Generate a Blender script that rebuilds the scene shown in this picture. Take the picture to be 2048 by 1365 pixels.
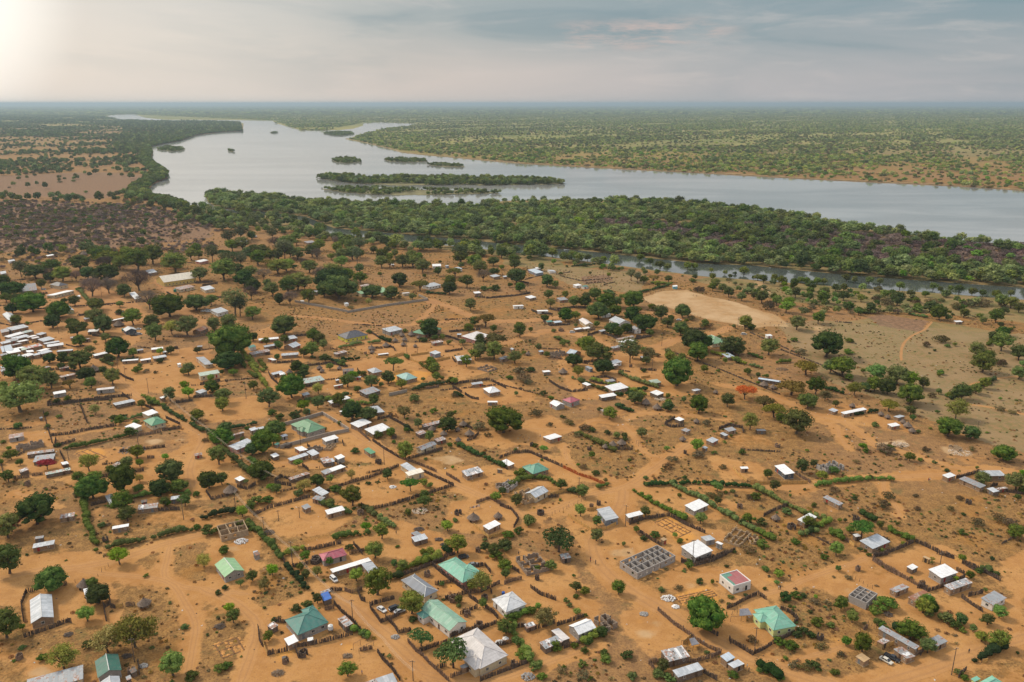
import bpy, math, random
import numpy as np
from mathutils import Vector, Matrix, noise as mn
R = math.radians
for o in list(bpy.data.objects): bpy.data.objects.remove(o)
scene = bpy.context.scene
COL = scene.collection
rnd = random.Random(7)
nrg = np.random.default_rng(11)

# ------------------------------------------------------------ camera, sky, sun, exposure
F = 1593.0; HC = 180.0; PITCH = math.atan((682.5-207)/F)
cd = bpy.data.cameras.new('camera'); cam = bpy.data.objects.new('camera', cd); COL.objects.link(cam)
cd.sensor_width = 36; cd.lens = F/2048*36; cd.clip_start = 1; cd.clip_end = 400000
cam.location = (0,0,HC); cam.rotation_euler = (math.pi/2-PITCH,0,0); scene.camera = cam
SUN_EL, SUN_AZ = R(42), R(-62)      # azimuth from +Y, negative = towards the left of the view
sd = bpy.data.lights.new('sun','SUN'); sun = bpy.data.objects.new('sun', sd); COL.objects.link(sun)
sd.energy = 3.2; sd.angle = R(9); sd.color = (1,.88,.70)
_s = Vector((math.sin(SUN_AZ)*math.cos(SUN_EL), math.cos(SUN_AZ)*math.cos(SUN_EL), math.sin(SUN_EL)))
sun.rotation_euler = _s.to_track_quat('Z','Y').to_euler()
scene.view_settings.view_transform = 'Standard'; scene.view_settings.look = 'None'
scene.view_settings.exposure = 0.0; scene.view_settings.gamma = 1
scene.cycles.volume_bounces = 0; scene.cycles.max_bounces = 5; scene.cycles.transparent_max_bounces = 6

class NT:                                     # tiny node-tree writer
    def __init__(s, tree): s.t = tree; tree.nodes.clear()
    def n(s, typ, inp=None, **kw):
        nd = s.t.nodes.new(typ)
        for k,v in kw.items(): setattr(nd,k,v)
        for k,v in (inp or {}).items():
            sk = nd.inputs[k]
            if isinstance(v, bpy.types.NodeSocket): s.t.links.new(v, sk)
            else:
                if isinstance(v, tuple) and len(v)==3 and sk.type=='RGBA': v = v+(1,)
                sk.default_value = v
        return nd
    def math(s, op, a, b=0.0, c=0.0, clamp=False):
        nd = s.n('ShaderNodeMath', {0:a,1:b,2:c}, operation=op, use_clamp=clamp); return nd.outputs[0]
    def mix(s, f, a, b, bt='MIX'):
        nd = s.n('ShaderNodeMix', data_type='RGBA', blend_type=bt)
        for i,v in ((0,f),(6,a),(7,b)):
            if isinstance(v, bpy.types.NodeSocket): s.t.links.new(v, nd.inputs[i])
            else: nd.inputs[i].default_value = v+(1,) if isinstance(v,tuple) and len(v)==3 else v
        return nd.outputs[2]
    def noise(s, vec, scale, detail=3, rough=.55, col=False, dist=0):
        nd = s.n('ShaderNodeTexNoise', {'Vector':vec,'Scale':scale,'Detail':detail,'Roughness':rough,'Distortion':dist})
        return nd.outputs['Color' if col else 'Fac']
    def ramp(s, f, lo, hi, a=0.0, b=1.0):
        nd = s.n('ShaderNodeMapRange', {0:f,1:lo,2:hi,3:a,4:b}, interpolation_type='SMOOTHSTEP'); return nd.outputs[0]
    def out(s, shader, vol=False):
        o = s.n('ShaderNodeOutputWorld' if vol is None else 'ShaderNodeOutputMaterial')
        s.t.links.new(shader, o.inputs['Volume' if vol else 'Surface'])

world = bpy.data.worlds.new('World'); scene.world = world; world.use_nodes = True
w = NT(world.node_tree)
sky = w.n('ShaderNodeTexSky', sky_type='NISHITA', sun_disc=False, sun_elevation=SUN_EL, sun_rotation=SUN_AZ,
          air_density=1.3, dust_density=3.0, ozone_density=1.0, altitude=200)
tc = w.n('ShaderNodeTexCoord').outputs['Generated']
sx = w.n('ShaderNodeSeparateXYZ', {0:tc})
# hazy cloud over the dome, by direction: long soft bands low down, bright where the veiled sun stands
X_,Y_,Z_ = sx.outputs
pv = w.n('ShaderNodeCombineXYZ', {0:w.math('MULTIPLY',X_,5.0),1:w.math('MULTIPLY',Y_,5.0),2:w.math('MULTIPLY',Z_,30.0)}).outputs[0]
n1 = w.noise(pv, .55, 5, .55, dist=.6); n2 = w.noise(pv, 1.6, 6, .62, dist=.4)
def toward(v): return w.n('ShaderNodeVectorMath', {0:tc,1:tuple(Vector(v).normalized())}, operation='DOT_PRODUCT').outputs['Value']
glow = toward((-.60,.82,.115)); side = w.ramp(X_, -.5, .45)
up = w.ramp(Z_, .0, .115)
base = w.mix(side, (.72,.62,.545), (.47,.455,.465))
top = w.mix(side, (.46,.465,.45), (.215,.30,.345))
base = w.mix(w.math('MULTIPLY',w.math('ADD',up,w.math('MULTIPLY',w.math('SUBTRACT',n1,.47),1.5)),1.0,clamp=True), base, top)
base = w.mix(w.math('MULTIPLY',w.ramp(n2,.5,.72),.30), base, (.66,.585,.55))
base = w.mix(w.math('MULTIPLY',w.ramp(n1,.50,.68),w.math('MULTIPLY',up,.75)), base, (.20,.28,.325))
pk = w.math('MULTIPLY', w.ramp(toward((.155,.985,.070)), .9925, .9995), w.ramp(w.noise(pv,2.4,6,.72),.40,.66))
pk = w.math('MULTIPLY', pk, w.math('MULTIPLY',w.ramp(Z_,.052,.070),w.ramp(Z_,.10,.082)))
base = w.mix(w.math('MULTIPLY',pk,.6), base, (.70,.50,.44))
base = w.mix(w.ramp(Z_, .11, .19), base, w.mix(side,(.74,.68,.62),(.60,.60,.61)))
base = w.mix(w.math('MULTIPLY',w.ramp(glow,.86,1.0),.6), base, (.84,.76,.68))
base = w.mix(w.math('MULTIPLY',w.ramp(glow,.985,.9996),.9), base, (1.15,1.09,1.0))
base = w.mix(w.ramp(Z_, .16, .75), base, (.86,.90,.96))
b1 = w.n('ShaderNodeBackground', {'Color':base,'Strength':1.12})
b2 = w.n('ShaderNodeBackground', {'Color':sky.outputs[0],'Strength':.10})
ms = w.n('ShaderNodeMixShader', {0:.88,1:b2.outputs[0],2:b1.outputs[0]})
w.out(ms.outputs[0], None)

# ------------------------------------------------------------ geometry helpers
CP, SP = math.cos(PITCH), math.sin(PITCH)
def G(px, py, z=0.0):
    """point of height z seen at photo pixel (px,py)"""
    u, v = (px-1024)/F, (682.5-py)/F
    dx, dy, dz = u, CP+v*SP, -SP+v*CP
    t = (z-HC)/dz
    return Vector((dx*t, dy*t, z))
def proj(x, y, z=0.0):
    """photo pixel of world points (numpy or float)"""
    d = y*CP-(z-HC)*SP; up = y*SP+(z-HC)*CP
    return 1024+F*x/d, 682.5-F*up/d
def pxm(py, z=0.0):                            # photo pixels per metre at ground row py
    p = G(1024,py,z); return F/(p.y*CP+(HC-z)*SP)

def tag(o, label=None, cat=None, group=None, kind=None):
    if label: o['label'] = label
    if cat: o['category'] = cat
    if group: o['group'] = group
    if kind: o['kind'] = kind
    return o
def mesh(name, v, f, mats=(), mi=None, smooth=False):
    m = bpy.data.meshes.new(name); m.from_pydata([tuple(p) for p in v] if not isinstance(v,np.ndarray) else v.tolist(), [], f if not isinstance(f,np.ndarray) else f.tolist())
    for x in mats: m.materials.append(x)
    if mi is not None: m.polygons.foreach_set('material_index', mi)
    if smooth: m.polygons.foreach_set('use_smooth', [True]*len(m.polygons))
    m.update(); return m
def link(name, m, parent=None, loc=None, rz=0):
    o = bpy.data.objects.new(name, m); COL.objects.link(o)
    if parent is not None: o.parent = parent
    if loc is not None: o.location = loc
    if rz: o.rotation_euler.z = rz
    return o
class MB:
    """mesh builder with material slots"""
    def __init__(s): s.v=[]; s.f=[]; s.mi=[]; s.m=[]
    def mat(s, m):
        if m not in s.m: s.m.append(m)
        return s.m.index(m)
    def add(s, vs, fs, m):
        b=len(s.v); s.v += [tuple(p) for p in vs]; k=s.mat(m)
        for f in fs: s.f.append(tuple(i+b for i in f)); s.mi.append(k)
    def box(s, x0,x1,y0,y1,z0,z1, m):
        s.add([(x0,y0,z0),(x1,y0,z0),(x1,y1,z0),(x0,y1,z0),(x0,y0,z1),(x1,y0,z1),(x1,y1,z1),(x0,y1,z1)],
              [(0,3,2,1),(4,5,6,7),(0,1,5,4),(1,2,6,5),(2,3,7,6),(3,0,4,7)], m)
    def obox(s, p, q, wd, z0, z1, m, z0b=None, z1b=None):
        """upright slab from ground point p to q, wd thick"""
        p=Vector(p[:2]); q=Vector(q[:2]); d=(q-p); n=Vector((-d.y,d.x)).normalized()*wd/2 if d.length>1e-6 else Vector((wd/2,0))
        z0b = z0 if z0b is None else z0b; z1b = z1 if z1b is None else z1b
        a,b,c,e=p-n,q-n,q+n,p+n
        s.add([(a.x,a.y,z0),(b.x,b.y,z0b),(c.x,c.y,z0b),(e.x,e.y,z0),(a.x,a.y,z1),(b.x,b.y,z1b),(c.x,c.y,z1b),(e.x,e.y,z1)],
              [(0,3,2,1),(4,5,6,7),(0,1,5,4),(1,2,6,5),(2,3,7,6),(3,0,4,7)], m)
    def tube(s, p, q, r0, r1, m, n=6):
        p=Vector(p); q=Vector(q); d=(q-p).normalized(); a=d.orthogonal().normalized(); b=d.cross(a)
        vs=[]
        for c,r in ((p,r0),(q,r1)):
            for i in range(n):
                t=2*math.pi*i/n; vs.append(c+a*r*math.cos(t)+b*r*math.sin(t))
        s.add(vs, [(i,(i+1)%n,n+(i+1)%n,n+i) for i in range(n)]+[tuple(range(n-1,-1,-1)),tuple(range(n,2*n))], m)
    def build(s, name, parent=None, smooth=False, **k):
        return link(name, mesh(name,s.v,s.f,s.m,s.mi,smooth), parent, **k)
def empty(name, loc, rz=0, **k):
    o = bpy.data.objects.new(name, None); COL.objects.link(o); o.location=loc; o.rotation_euler.z=rz; o.empty_display_size=.5
    return tag(o, **k)

MATS = {}
def M(name, col, rough=.9, var=.15, scale=1.5, stain=None, spec=.3, metal=0.0, objrand=.0, bump=.0):
    if name in MATS: return MATS[name]
    m = bpy.data.materials.new(name); m.use_nodes=True; t=NT(m.node_tree)
    tcn = t.n('ShaderNodeTexCoord').outputs['Object']
    f = t.noise(tcn, scale, 4, .6)
    c = t.mix(t.ramp(f,.3,.7), tuple(x*(1-var) for x in col), tuple(min(1,x*(1+var)) for x in col))
    if stain:
        c = t.mix(t.ramp(t.noise(tcn, scale*.45, 5, .65), .52, .72), c, stain)
    if objrand:
        rn = t.n('ShaderNodeObjectInfo').outputs['Random']
        c = t.n('ShaderNodeHueSaturation', {'Hue':t.ramp(rn,0,1,.5-objrand*.12,.5+objrand*.12),'Saturation':1.0,'Value':t.ramp(rn,0,1,1-objrand,1+objrand),'Color':c}).outputs[0]
    inp = {'Base Color':c,'Roughness':rough,'Specular IOR Level':spec,'Metallic':metal}
    if bump:
        inp['Normal'] = t.n('ShaderNodeBump', {'Strength':bump,'Distance':.1,'Height':t.noise(tcn, scale*4, 3)}).outputs[0]
    t.out(t.n('ShaderNodeBsdfPrincipled', inp).outputs[0]); MATS[name]=m; return m

def in_poly(px, py, poly):
    px=np.asarray(px,float); py=np.asarray(py,float); c=np.zeros(px.shape,bool); n=len(poly); j=n-1
    for i in range(n):
        xi,yi=poly[i]; xj,yj=poly[j]
        if yi!=yj:
            c ^= ((yi>py)!=(yj>py)) & (px < (xj-xi)*(py-yi)/(yj-yi)+xi)
        j=i
    return c
def seg_dist(x, y, pts):
    """distance of arrays x,y to the polyline pts (world)"""
    d=np.full(x.shape,1e9)
    for (ax,ay),(bx,by) in zip(pts[:-1],pts[1:]):
        vx,vy=bx-ax,by-ay; L=vx*vx+vy*vy+1e-9
        t=np.clip(((x-ax)*vx+(y-ay)*vy)/L,0,1)
        d=np.minimum(d,np.hypot(x-ax-t*vx,y-ay-t*vy))
    return d
# ------------------------------------------------------------ ground: one sheet, finer near the village
ROADS = [  # (kind, width in metres, photo pixels along the centre line)
 ('road',7,[(170,690),(195,722),(225,747),(250,770),(282,797),(325,822),(362,845),(400,867),(405,885),(390,912),(380,940),(386,975)]),
 ('road',8,[(640,1180),(664,1188),(732,1237),(790,1286),(849,1344),(880,1375)]),
 ('road',7,[(480,700),(500,725),(530,750),(560,775),(620,815),(675,840),(700,862),(737,885),(775,910),(812,922),(875,950),(912,970),(962,992),(1000,1008),(1042,1026),(1057,1050)]),
 ('road',7,[(1050,1032),(1100,1024),(1175,992),(1250,974),(1312,935),(1375,892),(1392,884)]),
 ('road',9,[(1245,978),(1240,1010),(1215,1050),(1185,1085),(1200,1130),(1245,1172),(1298,1204),(1346,1235),(1395,1264),(1444,1286),(1493,1315),(1552,1335),(1600,1350),(1690,1376)]),
 ('road',6,[(1250,974),(1330,968),(1400,968),(1500,974),(1580,977),(1628,971),(1714,958),(1794,954),(1875,950),(1928,946),(1982,939),(2060,952)]),
 ('path',4,[(1440,770),(1516,784),(1594,813),(1634,832),(1687,845),(1727,870),(1754,894),(1781,899),(1848,918),(1901,934),(1942,942)]),
 ('road',8,[(855,600),(900,615),(937,630),(987,642),(1075,640),(1150,630),(1200,624),(1300,625),(1375,640)]),
 ('road',8,[(940,705),(1000,690),(1050,675),(1100,662),(1175,675),(1240,700),(1322,692),(1350,680),(1425,667),(1462,655)]),
 ('path',4,[(855,602),(867,612),(850,632),(830,647)]),
 ('path',4,[(560,632),(625,635),(750,650),(825,650),(925,640)]),
 ('road',8,[(318,560),(350,600),(375,625),(412,645),(480,640)]),
 ('road',7,[(440,1058),(425,1065),(350,1082),(275,1107),(225,1122),(156,1135),(78,1141),(10,1156),(-60,1180)]),
 ('path',4,[(340,1090),(332,1127),(330,1155),(371,1175),(440,1182),(500,1190)]),
 ('path',4,[(150,1140),(215,1149),(332,1163),(371,1208),(391,1247),(387,1286),(380,1325),(372,1372)]),
 ('road',6,[(400,1175),(460,1200),(505,1235),(515,1260),(505,1300),(490,1340),(480,1372)]),
 ('path',4,[(1450,1205),(1571,1178),(1600,1163),(1659,1143),(1710,1126),(1740,1112)]),
 ('road',8,[(1740,1376),(1776,1364),(1854,1340),(1932,1313),(1990,1292),(2070,1270)]),
 ('path',3,[(1600,1317),(1659,1303),(1698,1290)]),
 ('path',2.4,[(1864,644),(1848,660),(1821,674),(1805,693),(1802,722)]),
 ('path',4,[(1928,808),(1980,815),(2048,829),(2100,836)]),
 ('path',3,[(1939,770),(1982,760),(2022,754),(2070,752)]),
 ('path',3,[(1130,890),(1135,920),(1175,947),(1235,965)]),
 ('path',3,[(1000,857),(1150,857),(1187,842),(1242,842),(1287,827),(1375,830),(1450,840)]),
 ('path',3,[(1242,845),(1270,875),(1287,905),(1325,917)]),
 ('path',3,[(275,765),(312,735),(350,722),(375,717),(420,700)]),
 ('path',3,[(60,870),(160,866),(250,850),(330,850)]),
 ('path',3,[(1640,842),(1672,855),(1680,875),(1700,900)]),
 ('path',3,[(1768,958),(1770,985),(1790,1010),(1800,1035)]),
 ('path',3,[(745,1025),(790,1060)]),
 ('road',6,[(745,878),(700,905),(640,930),(560,925)]),
 ('path',3,[(30,985),(80,1000),(120,1015)]),
 ('road',6,[(840,1345),(960,1365),(1060,1335),(1130,1310),(1190,1292)]),
]
SANDY = [ # swept yards and open sand
 [(-60,1120),(230,1100),(330,1165),(215,1150),(120,1200),(-60,1220)], [(40,1200),(215,1160),(250,1240),(60,1270)],
 [(720,1180),(800,1150),(860,1260),(900,1365),(800,1365)], [(540,1080),(640,1110),(660,1180),(620,1190)],
 [(400,1080),(500,1060),(545,1120),(500,1190),(430,1180)], [(530,1215),(640,1180),(720,1240),(660,1270),(540,1320)],
 [(520,1310),(720,1260),(800,1330),(780,1365),(520,1365)], [(860,1110),(1020,1090),(1160,1140),(1200,1240),(1050,1290),(900,1230)],
 [(840,1230),(1000,1250),(1100,1300),(1050,1365),(850,1365)], [(1070,1230),(1190,1210),(1210,1270),(1080,1300)],
 [(1130,990),(1250,975),(1260,1100),(1190,1110),(1130,1060)], [(1250,975),(1340,970),(1500,1010),(1440,1040),(1320,1030)],
 [(1240,1060),(1330,1040),(1460,1060),(1400,1130),(1240,1150)], [(1340,1150),(1500,1130),(1560,1170),(1420,1190),(1330,1180)],
 [(1430,1210),(1560,1195),(1600,1280),(1500,1310),(1420,1260)], [(1240,1220),(1330,1225),(1400,1290),(1300,1310),(1240,1260)],
 [(1740,1125),(1880,1085),(1970,1140),(1850,1170)], [(1600,1160),(1760,1150),(2048,1200),(2048,1280),(1880,1350),(1740,1330),(1860,1270),(1760,1230)],
 [(490,1005),(600,985),(720,1020),(680,1060),(560,1080)], [(640,940),(780,930),(830,920),(900,965),(740,1020),(680,1000)],
 [(740,950),(800,930),(905,965),(740,1020)], [(900,1000),(1000,1000),(1040,1030),(1020,1080),(900,1060)],
 [(1000,900),(1100,910),(1215,965),(1120,975),(1020,960)], [(540,860),(660,850),(740,870),(800,930),(640,920),(540,900)],
 [(380,880),(420,890),(500,960),(440,1000),(330,1000),(300,930)], [(380,800),(520,790),(560,830),(420,850)],
 [(600,1090),(700,1060),(800,1040),(920,1090),(860,1110),(640,1140)], [(160,900),(300,890),(400,960),(370,1000),(180,990)],
 [(20,920),(140,930),(130,960),(20,950)], [(10,870),(110,860),(110,890),(20,900)], [(0,950),(40,900),(170,930),(150,970)],
 [(560,760),(700,715),(860,730),(870,760),(700,800)], [(600,700),(740,660),(780,690),(650,700)], [(700,690),(900,680),(1000,740),(900,770),(760,730)],
 [(900,780),(1010,760),(1080,800),(960,810)], [(440,690),(560,640),(640,700),(560,760),(480,740)], [(200,720),(400,690),(460,750),(400,800),(260,780)],
 [(830,860),(1000,860),(1100,830),(1150,860),(1000,900)], [(1000,880),(1060,860),(1120,870),(1100,900)], [(1100,700),(1320,690),(1400,790),(1150,800)],
 [(0,580),(200,570),(330,640),(250,700),(0,760)], [(1560,830),(1720,810),(1850,870),(1700,850)], [(1400,900),(1520,930),(1530,960),(1440,960)], [(1970,1150),(2048,1100),(2090,1150),(2048,1200)],
 [(60,1310),(120,1320),(110,1365),(50,1360)], [(0,640),(230,640),(250,720),(60,760)], [(880,940),(1020,930),(1040,960),(900,975)],
]
SCRUB = [
 [(1262,965),(1320,925),(1385,893),(1480,905),(1510,960)], [(1130,885),(1240,880),(1290,910),(1250,955),(1150,930)],
 [(1630,980),(1990,950),(2090,980),(2090,1140),(1830,1085),(1700,1040)], [(1440,1005),(1500,985),(1700,1120),(1560,1160),(1480,1080)],
 [(1070,1325),(1200,1300),(1300,1340),(1300,1375),(1050,1375)], [(1500,1255),(1620,1180),(1760,1290),(1660,1375),(1560,1330)],
 [(240,1140),(330,1100),(410,1090),(420,1160),(340,1165)], [(400,1265),(470,1210),(500,1290),(470,1375),(390,1375)],
 [(550,1060),(740,1035),(790,1060),(600,1100),(540,1090)], [(830,985),(930,985),(900,1060),(780,1050)], [(1000,1045),(1080,1050),(1150,1110),(1000,1150),(940,1080)],
 [(480,640),(780,628),(855,604),(900,618),(830,645),(640,668),(480,672)], [(-60,930),(140,960),(150,1010),(-60,1010)], [(235,740),(300,760),(370,740),(370,780),(270,775)],
 [(880,805),(1000,812),(1240,835),(1150,850),(960,850),(870,830)], [(1240,890),(1360,870),(1380,885),(1290,925)], [(100,800),(280,800),(280,830),(110,870)],
 [(1570,900),(1740,890),(1860,925),(1720,950),(1560,950)], [(1600,1000),(1700,1050),(1690,1110),(1600,1060)], [(150,1230),(260,1230),(370,1260),(370,1365),(150,1330)],
 [(860,615),(990,650),(930,665),(850,655)], [(420,1175),(520,1130),(640,1180),(560,1225),(500,1200)], [(900,680),(1000,660),(1080,690),(1010,760),(900,740)],
]
BURNT = [ [(-350,400),(120,405),(300,415),(430,450),(420,475),(250,495),(-350,520)], [(10,352),(150,345),(290,348),(280,375),(210,400),(60,392),(-350,385),(-350,360)],
 [(1730,633),(1760,630),(1862,645),(1842,662),(1760,652)], [(1180,442),(1320,446),(1500,452),(1700,468),(1900,488),(2450,512),(2450,560),(1850,543),(1700,528),(1560,512),(1400,492),(1260,470)],
 [(1165,553),(1220,550),(1225,562),(1170,570)], [(1610,480),(1700,500),(1650,520)], [(700,232),(1400,262),(1800,268),(2450,275),(2450,318),(1700,312),(1200,300),(900,290)] ]
GRASS = [ [(1864,645),(2000,662),(1985,692),(1850,674)], [(1660,648),(1740,636),(1840,664),(1800,730),(1900,760),(1960,790),(1800,760),(1700,700)],
 [(1125,532),(1230,527),(1232,532),(1140,540)], [(1380,560),(1560,540),(1900,585),(2090,600),(2090,650),(1900,630),(1700,620),(1560,600)],
 [(1000,505),(1120,520),(1140,545),(1010,530)], [(360,408),(600,395),(1200,392),(1600,430),(2450,490),(2450,660),(1900,612),(1600,575),(1200,530),(1000,512),(740,482),(600,462),(430,445)], ]
PALE = [ [(1287,595),(1325,582),(1370,580),(1425,595),(1500,612),(1560,635),(1580,655),(1500,655),(1425,642),(1375,625),(1312,612)],
 [(290,878),(320,873),(333,880),(300,887)], [(346,876),(370,875),(372,880),(350,882)], [(860,920),(905,915),(935,925),(900,935)],
 [(445,1090),(475,1088),(490,1097),(465,1101)], [(1215,1100),(1265,1095),(1270,1112),(1220,1112)], [(1264,1254),(1300,1256),(1315,1270),(1280,1275)],
 [(1366,1167),(1392,1168),(1388,1177),(1370,1176)], [(52,1350),(90,1332),(108,1345),(90,1360)], [(1684,1178),(1705,1177),(1700,1188),(1686,1186)], [(1625,653),(1650,655),(1640,662),(1622,672)],
 [(1510,560),(1530,566),(1545,590),(1525,590)], [(1740,890),(1800,880),(1820,890),(1760,898)], [(1880,890),(1935,900),(1950,910),(1900,908)], [(1190,590),(1205,589),(1195,596)],
 [(1300,1243),(1325,1244),(1322,1252),(1304,1250)] ]
RUST = [ [(150,905),(200,895),(215,915),(170,920)], [(1310,1040),(1340,1030),(1395,1075),(1360,1085)], [(1085,1190),(1115,1185),(1110,1205)], [(890,1170),(925,1168),(920,1190)],
 [(1350,1190),(1420,1170),(1450,1205),(1370,1220)], [(1415,1255),(1440,1245),(1430,1270)], [(1650,1270),(1685,1280),(1675,1295)], [(1510,1160),(1550,1155),(1548,1168)], [(1370,1275),(1410,1280),(1400,1300),(1380,1295)],
 [(1500,1190),(1530,1188),(1515,1195)], [(280,1065),(292,1066),(284,1071)], [(740,760),(800,740),(860,745),(840,770)], [(540,1300),(600,1290),(560,1330)], [(680,1290),(710,1285),(700,1310)],
 [(1105,1230),(1120,1225),(1130,1260),(1110,1270)], [(1268,1250),(1290,1240),(1280,1226)] ]

def road_world(pts):
    w_ = [G(a,b) for a,b in pts]; out=[]
    n=len(w_)
    for i in range(n-1):                       # Catmull-Rom through the points
        p0=w_[max(i-1,0)];p1=w_[i];p2=w_[i+1];p3=w_[min(i+2,n-1)]
        k=max(2,int((p2-p1).length/4))
        for j in range(k):
            t=j/k; out.append(0.5*((2*p1)+(p2-p0)*t+(2*p0-5*p1+4*p2-p3)*t*t+(3*p1-p0-3*p2+p3)*t**3))
    out.append(w_[-1]); return [(p.x,p.y) for p in out]
RW = [(k,wd*(.74 if k=='road' else .8),road_world(p)) for k,wd,p in ROADS]

def axis(fine0, fine1, step, far, g=1.06):
    a=list(np.arange(fine0,fine1,step)); s=step; c=a[-1]
    while c<far: s*=g; c+=s; a.append(c)
    return a
ys = [-60000,-8000,-1500,-300,0,100,150]+axis(170,900,1.6,150000,1.045)
xr = axis(0,400,1.8,150000,1.06); xs = [-v for v in xr[:0:-1]]+xr
XX,YY = np.meshgrid(np.array(xs),np.array(ys)); nx,ny=len(xs),len(ys)
X,Y = XX.ravel(),YY.ravel()
ok = Y>120
PX,PY = proj(X,np.maximum(Y,120.0)); PY=np.where(ok,PY,3000)
def wob(f,s):
    r=np.random.default_rng(s); v=np.zeros(X.shape)
    for k in (1,2.1,4.3):
        for _ in range(3):
            a=r.uniform(0,6.28); v+=np.sin((X*math.cos(a)+Y*math.sin(a))*f*k*r.uniform(.8,1.3)+r.uniform(0,6))/k
    return v
PX=PX+wob(.11,1)*2.2; PY=PY+wob(.11,2)*1.3*np.clip((PY-480)/300,0,1)
sand = np.interp(PY,[480,560,800,1000],[.20,.25,.30,.33])
for p in SCRUB: sand[in_poly(PX,PY,p)] = .12
for p in SANDY: sand[in_poly(PX,PY,p)] = .66
for k,wd,pts in RW:
    a=np.array(pts); m=(X>a[:,0].min()-14)&(X<a[:,0].max()+14)&(Y>a[:,1].min()-14)&(Y<a[:,1].max()+14)
    if m.any():
        d=seg_dist(X[m],Y[m],pts); s=np.clip((wd*.5+3.0-d)/4.0,0,1)
        sand[m]=np.maximum(sand[m],.5+.5*s if k=='road' else .3+.6*s)*(s>0)+sand[m]*(s<=0)
def mask(polys):
    m=np.zeros(X.shape)
    for p in polys: m[in_poly(PX,PY,p)]=1
    return m
grass=mask(GRASS); burnt=mask(BURNT); pale=mask(PALE); rust=mask(RUST)
sand[burnt>0]=.12; sand[(grass>0)]=.16
for a_ in (sand,grass,burnt,pale,rust):
    g_=a_.reshape(ny,nx)
    for _ in range(2): g_[1:-1,1:-1]=(g_[1:-1,1:-1]*2+g_[:-2,1:-1]+g_[2:,1:-1]+g_[1:-1,:-2]+g_[1:-1,2:])/6
faces = (np.arange(ny-1)[:,None]*nx+np.arange(nx-1)[None,:]).ravel()
faces = np.stack([faces,faces+1,faces+nx+1,faces+nx],1)
gm = bpy.data.meshes.new('ground'); gm.vertices.add(len(X)); gm.loops.add(faces.size); gm.polygons.add(len(faces))
gm.vertices.foreach_set('co', np.stack([X,Y,np.zeros_like(X)],1).ravel().astype(np.float32))
gm.loops.foreach_set('vertex_index', faces.ravel().astype(np.int32))
gm.polygons.foreach_set('loop_start', (np.arange(len(faces))*4).astype(np.int32))
gm.update(calc_edges=True)
DUN=[[(1560,650),(1640,640),(1740,650),(2450,690),(2450,960),(2000,900),(1880,850),(1760,800),(1650,760),(1590,700)],[(1040,530),(1300,545),(1280,590),(1140,570)]]
dun=mask(DUN)
for nm,arr in (('dun',dun),('sand',sand),('grass',grass),('burnt',burnt),('pale',pale),('rust',rust)):
    at=gm.attributes.new(nm,'FLOAT','POINT'); at.data.foreach_set('value',arr.astype(np.float32))
ground = tag(link('ground', gm), 'orange sandy ground with dry brown grass around the village', kind='structure')

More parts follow.
